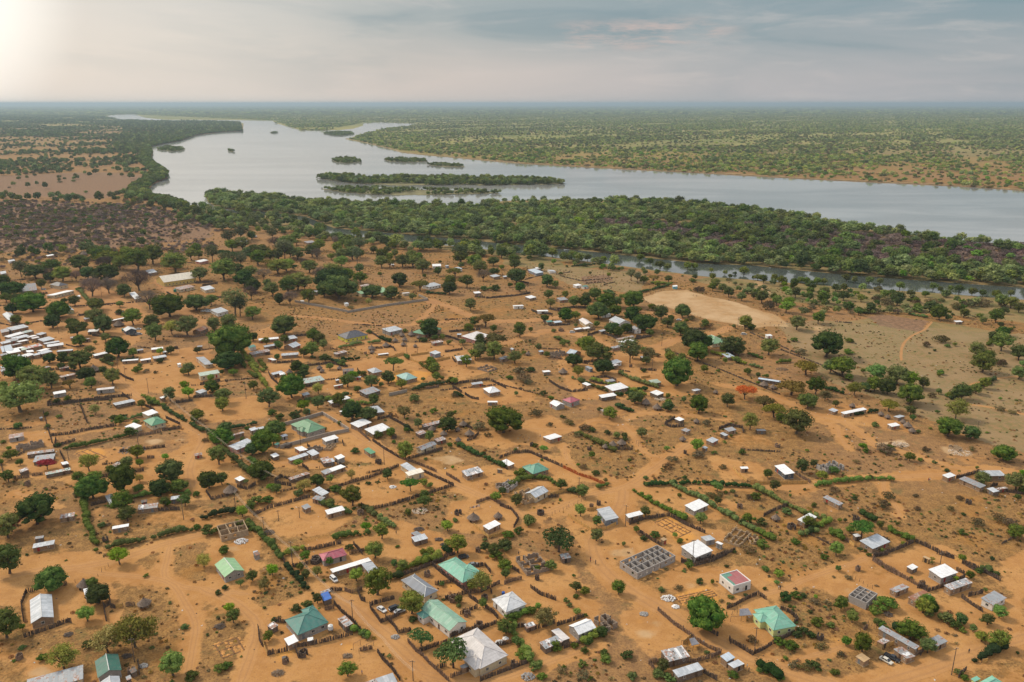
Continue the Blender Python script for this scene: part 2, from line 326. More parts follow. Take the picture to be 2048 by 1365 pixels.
def ground_mat(name, road=False):
    m = bpy.data.materials.new(name); m.use_nodes=True; t=NT(m.node_tree)
    p = t.n('ShaderNodeNewGeometry').outputs['Position']
    at = lambda a: t.n('ShaderNodeAttribute', attribute_name=a).outputs['Fac']
    nA=t.noise(p,.045,5,.62); nB=t.noise(p,.28,5,.66); nC=t.noise(p,1.3,4,.65); nD=t.noise(p,.006,4,.55); nE=t.noise(p,.0009,5,.6)
    sandc = t.mix(t.ramp(nA,.3,.7),(.45,.238,.083),(.355,.168,.052))
    sandc = t.mix(t.math('MULTIPLY',t.ramp(nB,.40,.7),.45),sandc,(.47,.255,.105))
    sandc = t.mix(t.math('MULTIPLY',t.ramp(nC,.50,.68),.5),sandc,(.27,.125,.05))
    scr = t.mix(t.ramp(nB,.35,.62),(.205,.112,.042),(.325,.18,.062))
    scr = t.mix(t.math('MULTIPLY',t.ramp(nC,.47,.60),.75),scr,(.115,.058,.024))
    scr = t.mix(t.math('MULTIPLY',t.ramp(nA,.5,.68),.55),scr,(.33,.15,.035))
    scr = t.mix(t.math('MULTIPLY',t.ramp(t.noise(p,.11,4,.6),.56,.70),.6),scr,(.11,.10,.035))
    scr = t.mix(t.math('MULTIPLY',t.ramp(nD,.45,.6),.3),scr,(.27,.15,.085))
    if road:
        s = at('mid'); s = t.math('ADD',t.math('MULTIPLY',s,.55),t.math('ADD',.35,t.math('MULTIPLY',t.math('SUBTRACT',nB,.5),.9)))
        f = t.ramp(s,-.1,.35,.55,1.0)
    else:
        s = t.math('ADD', at('sand'), t.math('ADD',t.math('MULTIPLY',t.math('SUBTRACT',nA,.5),1.1),t.math('MULTIPLY',t.math('SUBTRACT',nB,.5),.75)))
        f = t.ramp(s,.34,.56)
    nF=t.noise(p,3.6,3,.6); vo=t.n('ShaderNodeTexVoronoi',{'Vector':p,'Scale':.55,'Randomness':1.0}).outputs['Distance']
    sandc = t.mix(t.math('MULTIPLY',t.ramp(nF,.56,.68),.55),sandc,(.20,.10,.045))
    sandc = t.mix(t.math('MULTIPLY',t.ramp(t.math('ADD',vo,t.math('MULTIPLY',nB,.5)),.30,.40,1,0),.5),sandc,(.17,.09,.042))
    sandc = t.mix(t.math('MULTIPLY',t.ramp(t.noise(p,.09,6,.7),.52,.64),.45),sandc,(.33,.165,.058))
    if road: sandc = t.mix(t.math('MULTIPLY',t.ramp(at('mid'),.62,.78),.35),t.mix(.35,sandc,(.44,.235,.10)),(.28,.15,.07))
    gy=t.n('ShaderNodeSeparateXYZ',{0:p}).outputs[1]; sandc = t.mix(t.math('MULTIPLY',t.ramp(gy,380,900),.62),sandc,t.mix(t.ramp(nA,.35,.65),(.33,.165,.075),(.26,.13,.062)))
    c = t.mix(f, scr, sandc)
    if not road:
        nb2 = t.math('MULTIPLY',t.math('SUBTRACT',nB,.5),.7)
        def patch(c, a, col, amt, lo=.35, hi=.65):
            return t.mix(t.math('MULTIPLY',t.ramp(t.math('ADD',at(a),nb2),lo,hi),amt), c, col)
        c = patch(c,'grass',t.mix(t.ramp(nA,.35,.6),(.13,.125,.045),(.24,.17,.075)),.85)
        c = patch(c,'dun',t.mix(t.ramp(nA,.35,.62),(.27,.185,.095),t.mix(t.ramp(nB,.4,.6),(.17,.145,.058),(.25,.16,.08))),.85)
        c = patch(c,'burnt',t.mix(t.ramp(nB,.35,.65),(.13,.08,.05),(.25,.145,.085)),.85)
        c = patch(c,'pale',t.mix(t.ramp(nA,.35,.65),(.50,.34,.19),t.mix(t.ramp(nB,.4,.6),(.43,.26,.12),(.33,.21,.10))),.8,.2,.85)
        c = patch(c,'rust',(.60,.28,.06),.6,.2,.9)
        # far plain: woodland seen as texture
        sp = t.n('ShaderNodeSeparateXYZ',{0:p}).outputs[1]
        wx = t.n('ShaderNodeSeparateXYZ',{0:p}).outputs[0]; west = t.math('MULTIPLY',t.ramp(t.math('ADD',wx,t.math('MULTIPLY',sp,.28)),120,-250),t.ramp(sp,9000,5000))
        far = t.math('MULTIPLY',t.ramp(sp,1500,4500),t.math('SUBTRACT',1.0,t.math('MULTIPLY',west,.8)))
        wood = t.mix(t.ramp(nE,.38,.62),(.16,.19,.045),(.28,.27,.075))
        wood = t.mix(t.ramp(t.noise(p,.012,5,.7),.5,.66),wood,(.26,.17,.08))
        c = t.mix(t.math('MULTIPLY',far,.85), c, wood)
        c = t.mix(t.ramp(sp,15000,24000), c, (.035,.07,.06))  # cloud-shadowed forest near the horizon: the shadow's dark teal painted into the ground
    h = t.math('ADD',nC,t.math('MULTIPLY',nB,2.0))
    nrm = t.n('ShaderNodeBump',{'Strength':.35,'Distance':.35,'Height':h}).outputs[0]
    t.out(t.n('ShaderNodeBsdfPrincipled',{'Base Color':c,'Roughness':.95,'Specular IOR Level':.1,'Normal':nrm}).outputs[0])
    return m
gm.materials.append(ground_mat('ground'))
road_m = ground_mat('dirt', True)
def ribbon(name, pts, wd, z, label):
    n=len(pts); v=[]; f=[]; mid=[]
    for i,(x,y) in enumerate(pts):
        a=pts[max(i-1,0)]; b=pts[min(i+1,n-1)]; dx,dy=b[0]-a[0],b[1]-a[1]; L=math.hypot(dx,dy)+1e-9; qx,qy=-dy/L,dx/L
        endf = 1 if 0<i<n-1 else .3
        for j,s in enumerate((-.5,-.25,0,.25,.5)):
            ww = wd*s*(1+.35*mn.noise((x*.15+j*9,y*.15,0)))*endf
            v.append((x+qx*ww,y+qy*ww,z)); mid.append((0,.8,.55,.8,0)[j])
        if i: 
            for j in range(4): f.append(((i-1)*5+j,(i-1)*5+j+1,i*5+j+1,i*5+j))
    m=mesh(name,v,f,[road_m]); a=m.attributes.new('mid','FLOAT','POINT'); a.data.foreach_set('value',mid)
    return tag(link(name,m),label,kind='structure')
for i,(k,wd,pts) in enumerate(RW):
    ribbon('dirt_road' if k=='road' else 'footpath', pts, wd, .004*(1+i%9), 'bare sand track worn across the village' if k=='road' else 'narrow sand footpath through the dry grass')

# ------------------------------------------------------------ water, islands
def flat(name, px, z, m, label=None, kind='structure'):
    v=[G(a,b) for a,b in px]; v=[(p.x,p.y,z) for p in v]
    from mathutils.geometry import tessellate_polygon
    f=tessellate_polygon([[Vector(p) for p in v]])
    return tag(link(name,mesh(name,v,[tuple(t) for t in f],[m])),label,kind=kind)
wm = bpy.data.materials.new('river_water'); wm.use_nodes=True; t=NT(wm.node_tree)
p = t.n('ShaderNodeNewGeometry').outputs['Position']
mp = t.n('ShaderNodeMapping',{'Vector':p,'Scale':(.4,1.0,1)}).outputs[0]
hh = t.math('ADD',t.noise(mp,.12,4,.6),t.math('MULTIPLY',t.noise(mp,.9,3),.25))
st = t.ramp(t.noise(t.n('ShaderNodeMapping',{'Vector':p,'Scale':(.15,1.0,1)}).outputs[0],.012,4,.6),.45,.62,.006,.03)
nrm=t.n('ShaderNodeBump',{'Strength':st,'Distance':1.0,'Height':hh}).outputs[0]
wc=t.mix(t.ramp(t.noise(t.n('ShaderNodeMapping',{'Vector':p,'Scale':(.25,1.0,1)}).outputs[0],.006,5,.65,dist=.8),.42,.62),(.24,.235,.22),(.36,.35,.33))  # silty base lightened in streaks, painting in reflected sky and ripple bands
t.out(t.n('ShaderNodeBsdfPrincipled',{'Base Color':wc,'Roughness':.08,'IOR':1.6,'Specular IOR Level':1.0,'Normal':nrm}).outputs[0])
RIVER = [(212,232),(240,229),(270,229),(290,236),(330,240),(400,240),(480,241),(545,242),(551,247),(581,255),(601,261),(641,261),(675,261),(706,258),(726,252),(726,247),(750,245),(791,246),(836,248),
 (819,252),(791,255),(761,260),(737,265),(713,272),(693,279),(737,288),(785,300),(805,306),(849,311),(908,316),(959,321),(1044,328),(1147,334),(1300,342),(1366,345),(1490,352),(1614,359),(1780,367),(1945,375),(2048,382),(2400,404),(2900,430),
 (2900,600),(2400,530),(2200,505),(2048,492),(1945,487),(1862,474),(1780,466),(1697,452),(1614,441),(1573,431),(1531,423),(1469,416),(1386,409),(1324,404),(1262,402),(1200,399),(1095,400),(1010,402),(959,409),(890,412),(839,411),(737,409),(668,404),(600,402),(547,392),(495,392),(427,386),(412,394),(416,404),(432,415),
 (468,421),(448,421),(417,419),(376,415),(342,401),(301,393),(297,381),(306,369),(335,357),(336,347),(319,334),(302,320),(307,303),(297,295),(328,288),(359,283),(393,271),(444,265),(486,263),(487,247),(472,245),(410,243),(342,241),(290,242),(239,240)]
flat('river', RIVER, .05, wm, 'wide pale river reflecting the hazy sky')
CH_N=[(440,419),(520,423),(612,434),(668,457),(740,463),(850,473),(960,483),(1075,494),(1195,505),(1303,517),(1407,528),(1500,531),(1607,542),(1714,552),(1848,562),(2048,576),(2400,600)]
CH_S=[(430,424),(520,430),(605,441),(660,468),(740,476),(850,487),(960,498),(1075,511),(1195,526),(1303,540),(1407,553),(1500,560),(1607,568),(1714,577),(1848,585),(2048,600),(2400,628)]
wm2=wm.copy(); wm2.name='channel_water'
for n_ in wm2.node_tree.nodes:
    if n_.type=='BSDF_PRINCIPLED': wm2.node_tree.links.remove(n_.inputs['Base Color'].links[0]); n_.inputs['Base Color'].default_value=(.07,.08,.07,1); n_.inputs['IOR'].default_value=1.36
flat('side_channel', CH_N+CH_S[::-1], .046, wm2, 'narrow dark side channel between the wood and the village')
for q in ([(308,223),(320,221),(350,224),(348,226),(315,225)],[(447,214),(465,213),(480,216),(500,219),(490,221),(465,217)],[(110,217),(125,216),(122,218)]):
    flat('pond', q, .054, wm, 'distant bright water glinting near the horizon')
ISLANDS=[[(315,299),(330,294),(355,294),(372,299),(360,303),(330,303)],[(455,303),(462,301),(470,303),(462,305)],[(541,266),(550,264),(557,266),(550,267)],[(647,267),(665,264),(700,264),(709,268),(690,271),(660,271)],
 [(662,320),(690,316),(720,319),(722,325),(700,327),(675,326)],[(766,319),(800,317),(845,319),(857,324),(820,326),(780,324)],[(849,330),(880,328),(925,331),(931,335),(890,335)],
 [(632,357),(650,354),(690,354),(760,356),(900,358),(1060,360),(1110,364),(1138,369),(1000,371),(900,371),(780,371),(700,367)],[(643,379),(690,377),(780,378),(900,381),(960,383),(1001,387),(900,390),(830,391),(760,391),(690,386)]]
gi = M('island_bank',(.16,.14,.06),var=.35,scale=.05)
def ragged(q):
    out=[]
    for (a,b),(c_,d_) in zip(q,q[1:]+q[:1]):
        n=max(1,int(math.hypot(c_-a,d_-b)/7))
        for j in range(n):
            x_,y_=a+(c_-a)*j/n,b+(d_-b)*j/n; out.append((x_+2.5*mn.noise((x_*.2,y_*.3,1)),y_+1.9*mn.noise((x_*.13,y_*.5,4))))
    return out
ISLANDS=[ragged(q) for q in ISLANDS]
for i,q in enumerate(ISLANDS): flat('island', q, .30, gi, 'low river island covered in trees')
# shore lines: a low reed and mud bank standing at the water's edge
rb = M('reed_bank',(.30,.22,.11),var=.3,scale=.08)
def bank(px, hgt, wd, label):
    mb=MB(); pts=road_world(px)
    for a,b in zip(pts[:-1],pts[1:]):
        if math.hypot(a[0]-b[0],a[1]-b[1])<.5: continue
        mb.obox(a,b,wd,0.0,hgt*(.6+.8*abs(mn.noise((a[0]*.02,a[1]*.02,3)))),rb)
    o=mb.build('river_bank'); return tag(o,label,kind='structure')
bank([(693,278),(737,287),(785,299),(805,305),(849,310),(908,315),(959,320),(1044,327),(1147,333),(1300,341),(1366,344),(1490,351),(1614,358),(1780,366),(1945,374),(2048,381),(2200,391)],2.2,9,'sandy far bank of the river edged with reeds')

# ------------------------------------------------------------ haze
hm = bpy.data.materials.new('haze_air'); hm.use_nodes=True; t=NT(hm.node_tree)
HAZE_D=.000052
t.out(t.n('ShaderNodeVolumePrincipled',{'Color':(.50,.64,.74,1),'Density':HAZE_D,'Anisotropy':.3}).outputs[0], True)
mb=MB(); mb.box(-149000,149000,-59000,149000,-1,215,hm)
tag(mb.build('haze'),'thin even haze over the whole plain',kind='stuff')
# ------------------------------------------------------------ materials of the built things
def roofmat(name, a, b, rust=0.0, rough=.55, strip=None, vary=.14):
    m = bpy.data.materials.new('roof_'+name); m.use_nodes=True; t=NT(m.node_tree)
    tcn=t.n('ShaderNodeTexCoord').outputs['Object']; s=t.n('ShaderNodeSeparateXYZ',{0:tcn})
    rn=t.n('ShaderNodeObjectInfo').outputs['Random']
    fx=t.math('FLOOR',t.math('DIVIDE',s.outputs[0],.86)); fy=t.math('FLOOR',t.math('DIVIDE',t.math('ADD',s.outputs[1],rn),2.9))
    wn=t.n('ShaderNodeTexWhiteNoise',{'Vector':t.n('ShaderNodeCombineXYZ',{0:fx,1:fy,2:t.math('MULTIPLY',rn,90)}).outputs[0]},noise_dimensions='3D')
    r1=wn.outputs['Value']; c=t.mix(t.math('POWER',r1,1.5),a,b)
    c=t.n('ShaderNodeHueSaturation',{'Hue':.5,'Saturation':1.0,'Value':t.ramp(rn,0,1,1-vary,1+vary*.6),'Color':c}).outputs[0]
    if strip: c=t.mix(t.math('GREATER_THAN',r1,.62),c,strip)
    nz=t.noise(tcn,.7,5,.65)
    c=t.mix(t.math('MULTIPLY',t.ramp(nz,.40,.70),.42),c,t.mix(.55,(.27,.25,.23),t.n('ShaderNodeHueSaturation',{'Saturation':.7,'Value':.6,'Color':c}).outputs[0]))
    if rust: c=t.mix(t.math('MULTIPLY',t.ramp(t.math('ADD',t.noise(tcn,1.1,5,.7),t.math('MULTIPLY',r1,.25)),.70-rust*.2,.80-rust*.2),.85),c,(.26,.095,.04))
    wv=t.math('SINE',t.math('MULTIPLY',s.outputs[0],2*math.pi/.19))
    seam=t.math('LESS_THAN',t.math('FRACT',t.math('DIVIDE',s.outputs[0],.86)),.07)
    c=t.mix(t.math('MULTIPLY',seam,.35),c,(.12,.11,.10))
    nrm=t.n('ShaderNodeBump',{'Strength':.35,'Distance':.03,'Height':wv}).outputs[0]
    t.out(t.n('ShaderNodeBsdfPrincipled',{'Base Color':c,'Roughness':rough,'Specular IOR Level':.45,'Normal':nrm}).outputs[0]); return m
ROOF=dict(silver=roofmat('silver',(.38,.41,.44),(.55,.57,.60),.0),silver2=roofmat('pale_silver',(.52,.53,.54),(.64,.64,.64)),grey=roofmat('grey',(.25,.27,.29),(.36,.37,.38),.05),
 white=roofmat('white',(.74,.74,.74),(.82,.82,.82),0,.5,None,.06),pale=roofmat('pale',(.56,.52,.50),(.66,.62,.60),.0),dgreen=roofmat('dark_green',(.028,.125,.095),(.045,.155,.115)),
 teal=roofmat('teal',(.05,.19,.16),(.07,.23,.19)),tealp=roofmat('pale_teal',(.22,.40,.36),(.30,.46,.42)),tealw=roofmat('faded_teal',(.38,.50,.46),(.50,.58,.54),.2),
 mint=roofmat('mint',(.17,.44,.32),(.24,.50,.38)),mint2=roofmat('faded_mint',(.22,.42,.30),(.32,.50,.38)),lgreen=roofmat('light_green',(.20,.38,.19),(.26,.44,.23)),lgreen2=roofmat('grey_green',(.34,.42,.34),(.44,.50,.42)),
 green=roofmat('green',(.07,.25,.13),(.12,.30,.16)),green2=roofmat('leaf_green',(.11,.25,.13),(.16,.31,.17)),green3=roofmat('sea_green',(.09,.27,.19),(.13,.33,.24)),
 slate=roofmat('slate',(.20,.22,.26),(.26,.28,.32)),dgrey=roofmat('dark_grey',(.07,.07,.085),(.10,.10,.115)),dark=roofmat('dark',(.07,.065,.06),(.12,.11,.10),.3),
 maroon=roofmat('maroon',(.34,.07,.10),(.42,.10,.13)),blue=roofmat('blue_sheet',(.02,.10,.38),(.03,.14,.46)),skyblue=roofmat('pale_blue',(.40,.48,.56),(.52,.58,.64)),
 patch=roofmat('patched',(.34,.33,.32),(.62,.60,.57),.7,.6,(.72,.72,.70)),patch2=roofmat('patched_grey',(.36,.38,.40),(.44,.46,.48),.1,.6,(.74,.74,.74)),patch3=roofmat('patched_silver',(.33,.34,.35),(.55,.55,.55),.25,.6,(.66,.66,.65)),
 rusty=roofmat('rusty',(.34,.27,.22),(.48,.42,.38),.95,.7,(.42,.20,.13)),redgreen=roofmat('red_brown',(.36,.10,.10),(.42,.13,.13),0,.6),mintpatch=roofmat('mint_patched',(.34,.46,.42),(.50,.58,.52),.5,.6,(.66,.68,.64)),
 creamroof=roofmat('cream',(.66,.58,.46),(.72,.64,.52)),cream=roofmat('cream_flat',(.70,.62,.50),(.76,.70,.60)),tan=roofmat('tan',(.42,.27,.13),(.54,.36,.18)),redstrip=roofmat('red_striped',(.50,.50,.50),(.60,.58,.56),.2,.6,(.50,.12,.10)))
WALL=dict(mud=M('wall_mud',(.27,.175,.105),var=.22,scale=1.2,stain=(.19,.12,.075)),block=M('wall_block',(.30,.27,.24),var=.15,scale=1.5,stain=(.20,.16,.13)),cream=M('wall_cream',(.55,.44,.28),var=.08,stain=(.42,.31,.19)),
 pinkw=M('wall_pink',(.48,.22,.17),var=.1,stain=(.36,.17,.12)),whitew=M('wall_white',(.66,.62,.57),var=.06,stain=(.50,.42,.33)),reed=M('wall_reed',(.42,.27,.11),var=.3,scale=4),planks=M('wall_planks',(.20,.145,.105),var=.4,scale=3),
 lime=M('wall_lime',(.50,.55,.24),var=.06),limew=M('wall_pale_lime',(.42,.44,.22),var=.08),yellow=M('wall_yellow',(.55,.40,.12),var=.08,stain=(.42,.28,.10)),yellowg=M('wall_bright_yellow',(.55,.52,.08),var=.06),
 bluegrey=M('wall_blue_grey',(.19,.22,.26),var=.1),darkgrey=M('wall_dark_grey',(.075,.085,.10),var=.1),skyw=M('wall_turquoise',(.16,.42,.50),var=.08))
BL=dict(blockl=M('bare_block',(.34,.31,.285),var=.14,scale=2,stain=(.25,.21,.18)),mudl=M('old_block',(.25,.195,.15),var=.22,scale=1.5,stain=(.17,.12,.085)),mudb=M('tan_block',(.37,.27,.17),var=.16,scale=1.5,stain=(.27,.18,.11)))
GLASS=M('window_glass',(.028,.032,.038),.15,.1,spec=.6); FRAME=M('window_frame',(.60,.56,.50)); DOORS=[M('door_brown',(.10,.055,.03)),M('door_red',(.30,.03,.02)),M('door_grey',(.16,.17,.18)),M('door_dark',(.03,.028,.026))]
PAR=M('parapet_white',(.74,.73,.71),var=.04); WOOD=M('pole_wood',(.13,.095,.07),var=.4,scale=3,objrand=.1)
THATCH=M('thatch',(.17,.125,.095),var=.45,scale=3,bump=.6); THATCH2=M('thatch_cap',(.10,.075,.06),var=.3,scale=3)

def frame_of(Apx,Bpx,Cpx,h,rz):
    A,B,C=[G(*p,h) for p in (Apx,Bpx,Cpx)]
    if rz=='bc': O,E,S=B,C,A
    else: O,E,S=B,A,C                                    # O = near corner
    ab=(B-A); bc=(C-B)
    if rz=='bc':
        xd=bc.normalized(); L=bc.length; yd=Vector((-xd.y,xd.x,0)); W=abs((A-B).dot(yd)); org=B+xd*L/2+yd*W/2
    else:
        xd=ab.normalized(); L=ab.length; yd=Vector((-xd.y,xd.x,0)); W=abs((C-B).dot(yd)); org=A+xd*L/2+yd*W/2
    return Vector((org.x,org.y,0)), math.atan2(xd.y,xd.x), max(L,1.2), max(W,1.2)
def opening(root, kind, x, z0, wd, ht, side, L, W, door_mat=None, det=2):
    """a window or door standing 4 cm proud of the wall; side: f(ront) -y, l(eft) -x, r(ight) +x, k back"""
    def pos(mb,x0,x1,z0,z1,d0,d1,m):
        if side=='f': mb.box(x0,x1,-W/2-d1,-W/2-d0,z0,z1,m)
        elif side=='k': mb.box(x0,x1,W/2+d0,W/2+d1,z0,z1,m)
        elif side=='l': mb.box(-L/2-d1,-L/2-d0,x0,x1,z0,z1,m)
        else: mb.box(L/2+d0,L/2+d1,x0,x1,z0,z1,m)
    if kind=='window':
        mb=MB(); fw=.09
        pos(mb,x-wd/2,x+wd/2,z0,z0+fw,-.02,.06,FRAME); pos(mb,x-wd/2,x+wd/2,z0+ht-fw,z0+ht,-.02,.06,FRAME)
        pos(mb,x-wd/2,x-wd/2+fw,z0+fw,z0+ht-fw,-.02,.06,FRAME); pos(mb,x+wd/2-fw,x+wd/2,z0+fw,z0+ht-fw,-.02,.06,FRAME); pos(mb,x-.02,x+.02,z0+fw,z0+ht-fw,-.02,.055,FRAME)
        f=mb.build('window',root); mb=MB(); pos(mb,x-wd/2+fw,x+wd/2-fw,z0+fw,z0+ht-fw,-.015,.03,GLASS); mb.build('pane',f)
    else:
        mb=MB(); pos(mb,x-wd/2,x+wd/2,z0,z0+ht,-.02,.05,door_mat); d=mb.build('door',root)
        if det>1: mb=MB(); pos(mb,x+wd/2-.16,x+wd/2-.08,z0+1.0,z0+1.12,.05,.11,FRAME); mb.build('handle',d)

def roof_mesh(mb, kind, L, W, h, rise, m, th=.09, x0=0, y0=0):
    l,w_=L/2,W/2
    def slab(q):                                          # roof plane with its thickness below
        n=len(q); b=[(x,y,z-th) for x,y,z in q]
        mb.add([(x+x0,y+y0,z) for x,y,z in list(q)+b],[tuple(range(n)),tuple(range(2*n-1,n-1,-1))]+[(i,i+n,(i+1)%n+n,(i+1)%n) for i in range(n)],m)
    if kind=='gable':
        slab([(-l,-w_,h),(l,-w_,h),(l,-.004,h+rise),(-l,-.004,h+rise)]); slab([(l,w_,h),(-l,w_,h),(-l,.004,h+rise),(l,.004,h+rise)])
    elif kind=='hip':
        r=max(0.06,l-w_*.98)
        slab([(-l,-w_,h),(l,-w_,h),(r,-.004,h+rise),(-r,-.004,h+rise)]); slab([(l,w_,h),(-l,w_,h),(-r,.004,h+rise),(r,.004,h+rise)])
        slab([(l,-w_+.01,h),(l,w_-.01,h),(r+.006,0,h+rise)]); slab([(-l,w_-.01,h),(-l,-w_+.01,h),(-r-.006,0,h+rise)])
    else:
        slab([(-l,-w_,h),(l,-w_,h),(l,w_,h+rise),(-l,w_,h+rise)])
def ridge_cap(root, kind, L, W, h, rise, m):
    mb=MB(); l,w_=L/2,W/2
    if kind=='gable': mb.tube((-l,0,h+rise+.03),(l,0,h+rise+.03),.13,.13,m,6)
    else:
        r=max(.06,l-w_*.98)
        if r>.3: mb.tube((-r,0,h+rise+.03),(r,0,h+rise+.03),.13,.13,m,6)
        for sx_ in (-1,1):
            for sy in (-1,1): mb.tube((sx_*r,0,h+rise+.02),(sx_*l,sy*w_,h+.03),.11,.11,m,5)
    return mb.build('ridge_cap',root)
CAPM=M('ridge_metal',(.62,.62,.60),.5); GUARD=[0]

def house(kind, A, B, C, h, wall, roof, scale, special=''):
    rz = 'bc' if kind.islower() else 'ab'
    kk={'g':'gable','h':'hip','s':'shed'}[kind.lower()]
    if kk!='gable':                                       # ridge along the longer side
        a,b,c=G(*A,h),G(*B,h),G(*C,h); rz='ab' if (a-b).length>(c-b).length else 'bc'
    org,ang,L,W=frame_of(A,B,C,h,rz)
    W=min(W,L*1.6); big=L>9 and W>4
    root=empty('house' if big or L>10 else 'shed',org,ang)
    rs=random.Random(int(A[0]*7+A[1]*13)); ov=.38 if big else .22
    lw,ww=L-2*ov,W-2*ov; wm_=WALL.get(wall) or ROOF[wall]; rm=ROOF[roof]
    near=scale>2.4
    if kk=='gable': rise=W*.21
    elif special=='parapet': rise=0
    elif kk=='hip': rise=W*.24
    else: rise=min(.8,W*.09)*(1 if rs.random()<.7 else -1)
    th=.09
    # walls, following the roof's underside
    mb=MB(); l,w_=lw/2,ww/2
    def under(y):
        if kk=='shed': return h+rise*(y+W/2)/W-th-.01
        if kk=='hip': return h-th+.04
        return h+rise*(1-abs(y)/(W/2))-th-.01
    zf,zb=under(-w_),under(w_); zm=under(0)
    if kk=='gable':
        vs=[(-l,-w_,0),(l,-w_,0),(l,w_,0),(-l,w_,0),(-l,-w_,zf),(l,-w_,zf),(l,w_,zb),(-l,w_,zb),(-l,0,zm),(l,0,zm)]
        mb.add(vs,[(0,1,5,4),(2,3,7,6),(1,2,6,9,5),(3,0,4,8,7),(0,3,2,1)],wm_)
    else:
        vs=[(-l,-w_,0),(l,-w_,0),(l,w_,0),(-l,w_,0),(-l,-w_,zf),(l,-w_,zf),(l,w_,zb),(-l,w_,zb)]
        mb.add(vs,[(0,1,5,4),(2,3,7,6),(1,2,6,5),(3,0,4,7),(0,3,2,1),(4,5,6,7)],wm_)
    if wall in ('planks','reed'):
        n=int(lw/.45); 
        for i in range(n+1):
            x=-l+lw*i/max(n,1); mb.box(x-.05,x+.05,-w_-.05,-w_+.02,0,zf-.03-rs.random()*.1,WOOD)
        n=int(ww/.45)
        for i in range(n+1):
            y=-w_+ww*i/max(n,1); zz_=min(under(y),zf,zb)-.04; mb.box(l-.02,l+.05,y-.05,y+.05,0,zz_,WOOD); mb.box(-l-.05,-l+.02,y-.05,y+.05,0,zz_,WOOD)
    else: mb.box(-l-.12,l+.12,-w_-.12,w_+.12,-.05,.18,BL['mudb'] if wall=='mud' else BL['blockl'])
    mb.build('wall',root)
    # roof
    if special=='parapet':
        mb=MB(); roof_mesh(mb,'shed',lw-.3,ww-.3,h+.10,.15,rm); ro=mb.build('roof',root)
        mg=MB(); mg.add([(-l+.3,-w_*.93,h+.14),(-l*.62,-w_*.93,h+.14),(-l*.62,w_*.45,h+.24),(l*.05,w_*.45,h+.24),(l*.05,w_*.95,h+.28),(-l+.3,w_*.95,h+.28)],[(0,1,2,3,4,5)],ROOF['green3']); mg.build('green_sheets',ro)
        mb=MB(); mb.box(-l,l,-w_,-w_+.2,h-.1,h+.45,PAR); mb.box(-l,l,w_-.2,w_,h-.1,h+.5,PAR); mb.box(-l,-l+.2,-w_+.2,w_-.2,h-.1,h+.47,PAR); mb.box(l-.2,l,-w_+.2,w_-.2,h-.1,h+.47,PAR); mb.build('parapet',root)
    else:
        mb=MB(); roof_mesh(mb,kk,L,W,h,rise,rm,th)
        if kk=='shed' and roof in ('patch','patch2','patch3','rusty','mintpatch') :      # loose sheets and stones holding the roof down
            for i in range(rs.randint(3,7)):
                x=rs.uniform(-l*.9,l*.9); y=rs.uniform(-w_*.8,w_*.8); z=h+rise*(y+W/2)/W
                mb.box(x-.2,x+.2,y-.15,y+.15,z-.05,z+rs.uniform(.08,.3),rs.choice([WOOD,BL['mudl'],BL['blockl']]))
            for i in range(rs.randint(1,4)):
                x=rs.uniform(-l*.8,l*.6); y=-w_*.3; a=rs.uniform(.5,.95)
                s=[(x,-w_*a,0),(x+.9,-w_*a,0),(x+.9,w_*a,0),(x,w_*a,0)]
                mb.add([(p,q,h+rise*(q+W/2)/W+.03+i*.013) for p,q,_ in s],[(0,1,2,3)],ROOF[rs.choice(['white','silver','grey','rusty'])])
        ro=mb.build('roof',root)
        if kk!='shed' and scale>2.2: ridge_cap(ro,kk,L,W,h,rise,CAPM if roof in('dgreen','lgreen','silver','slate') else rm)
    if wall=='planks' and L<5 and scale<3.4: return root,L,W
    # openings
    dm=rs.choice(DOORS); hh=min(h-.35,2.05)
    if lw>7 and near or lw>12:
        n=max(2,int(lw/3.6)); slots=[-l+lw*(i+.5)/n for i in range(n)]; di=rs.randrange(n)
        ndoor={di}|({(di+2)%n} if n>4 else set())
        for i,x in enumerate(slots):
            if i in ndoor: opening(root,'door',x,.18,.95,hh-.1,'f',lw,ww,dm,2 if near else 1)
            else: opening(root,'window',x,1.0,1.35 if big else .8,min(1.15,h-1.45),'f',lw,ww)
        for sd_ in 'lr':
            for x in ([-ww*.24,ww*.24] if ww>7 else [0]): opening(root,'window',x,1.0,1.1 if big else .7,min(1.1,h-1.45),sd_,lw,ww)
    elif lw>2.4:
        opening(root,'door',rs.uniform(-.2,.2)*lw,.05,.85,min(hh,h-.35),'f',lw,ww,dm,1)
        if lw>4.5 and wall!='planks': opening(root,'window',lw*.32,1.0,.65,.7,'f',lw,ww)
        if ww>3 and wall!='planks': opening(root,'window',0,1.0,.6,.65,'l' if rz=='bc' else 'r',lw,ww)
    else: opening(root,'door',0,.05,min(.75,lw*.5),min(1.8,h-.3),'f',lw,ww,dm,1)
    return root,L,W

def wing(root, x, y, L, W, h, rise, wm_, rm, rz, kind='hip'):
    """a projecting wing of the same house, its own little roof running out of the main one"""
    mb=MB(); l,w_=L/2-.35,W/2-.35; mb.box(-l,l,-w_,w_,0,h-.08,wm_); o=mb.build('wing_wall',root,loc=(x,y,0),rz=rz)
    mb=MB(); roof_mesh(mb,kind,L,W,h+.012,rise,rm); r=mb.build('wing_roof',root,loc=(x,y,0),rz=rz)
    ridge_cap(r,kind,L,W,h,rise,rm)
    opening(o,'window',0,1.0,1.3,1.1,'f',2*l,2*w_); return o

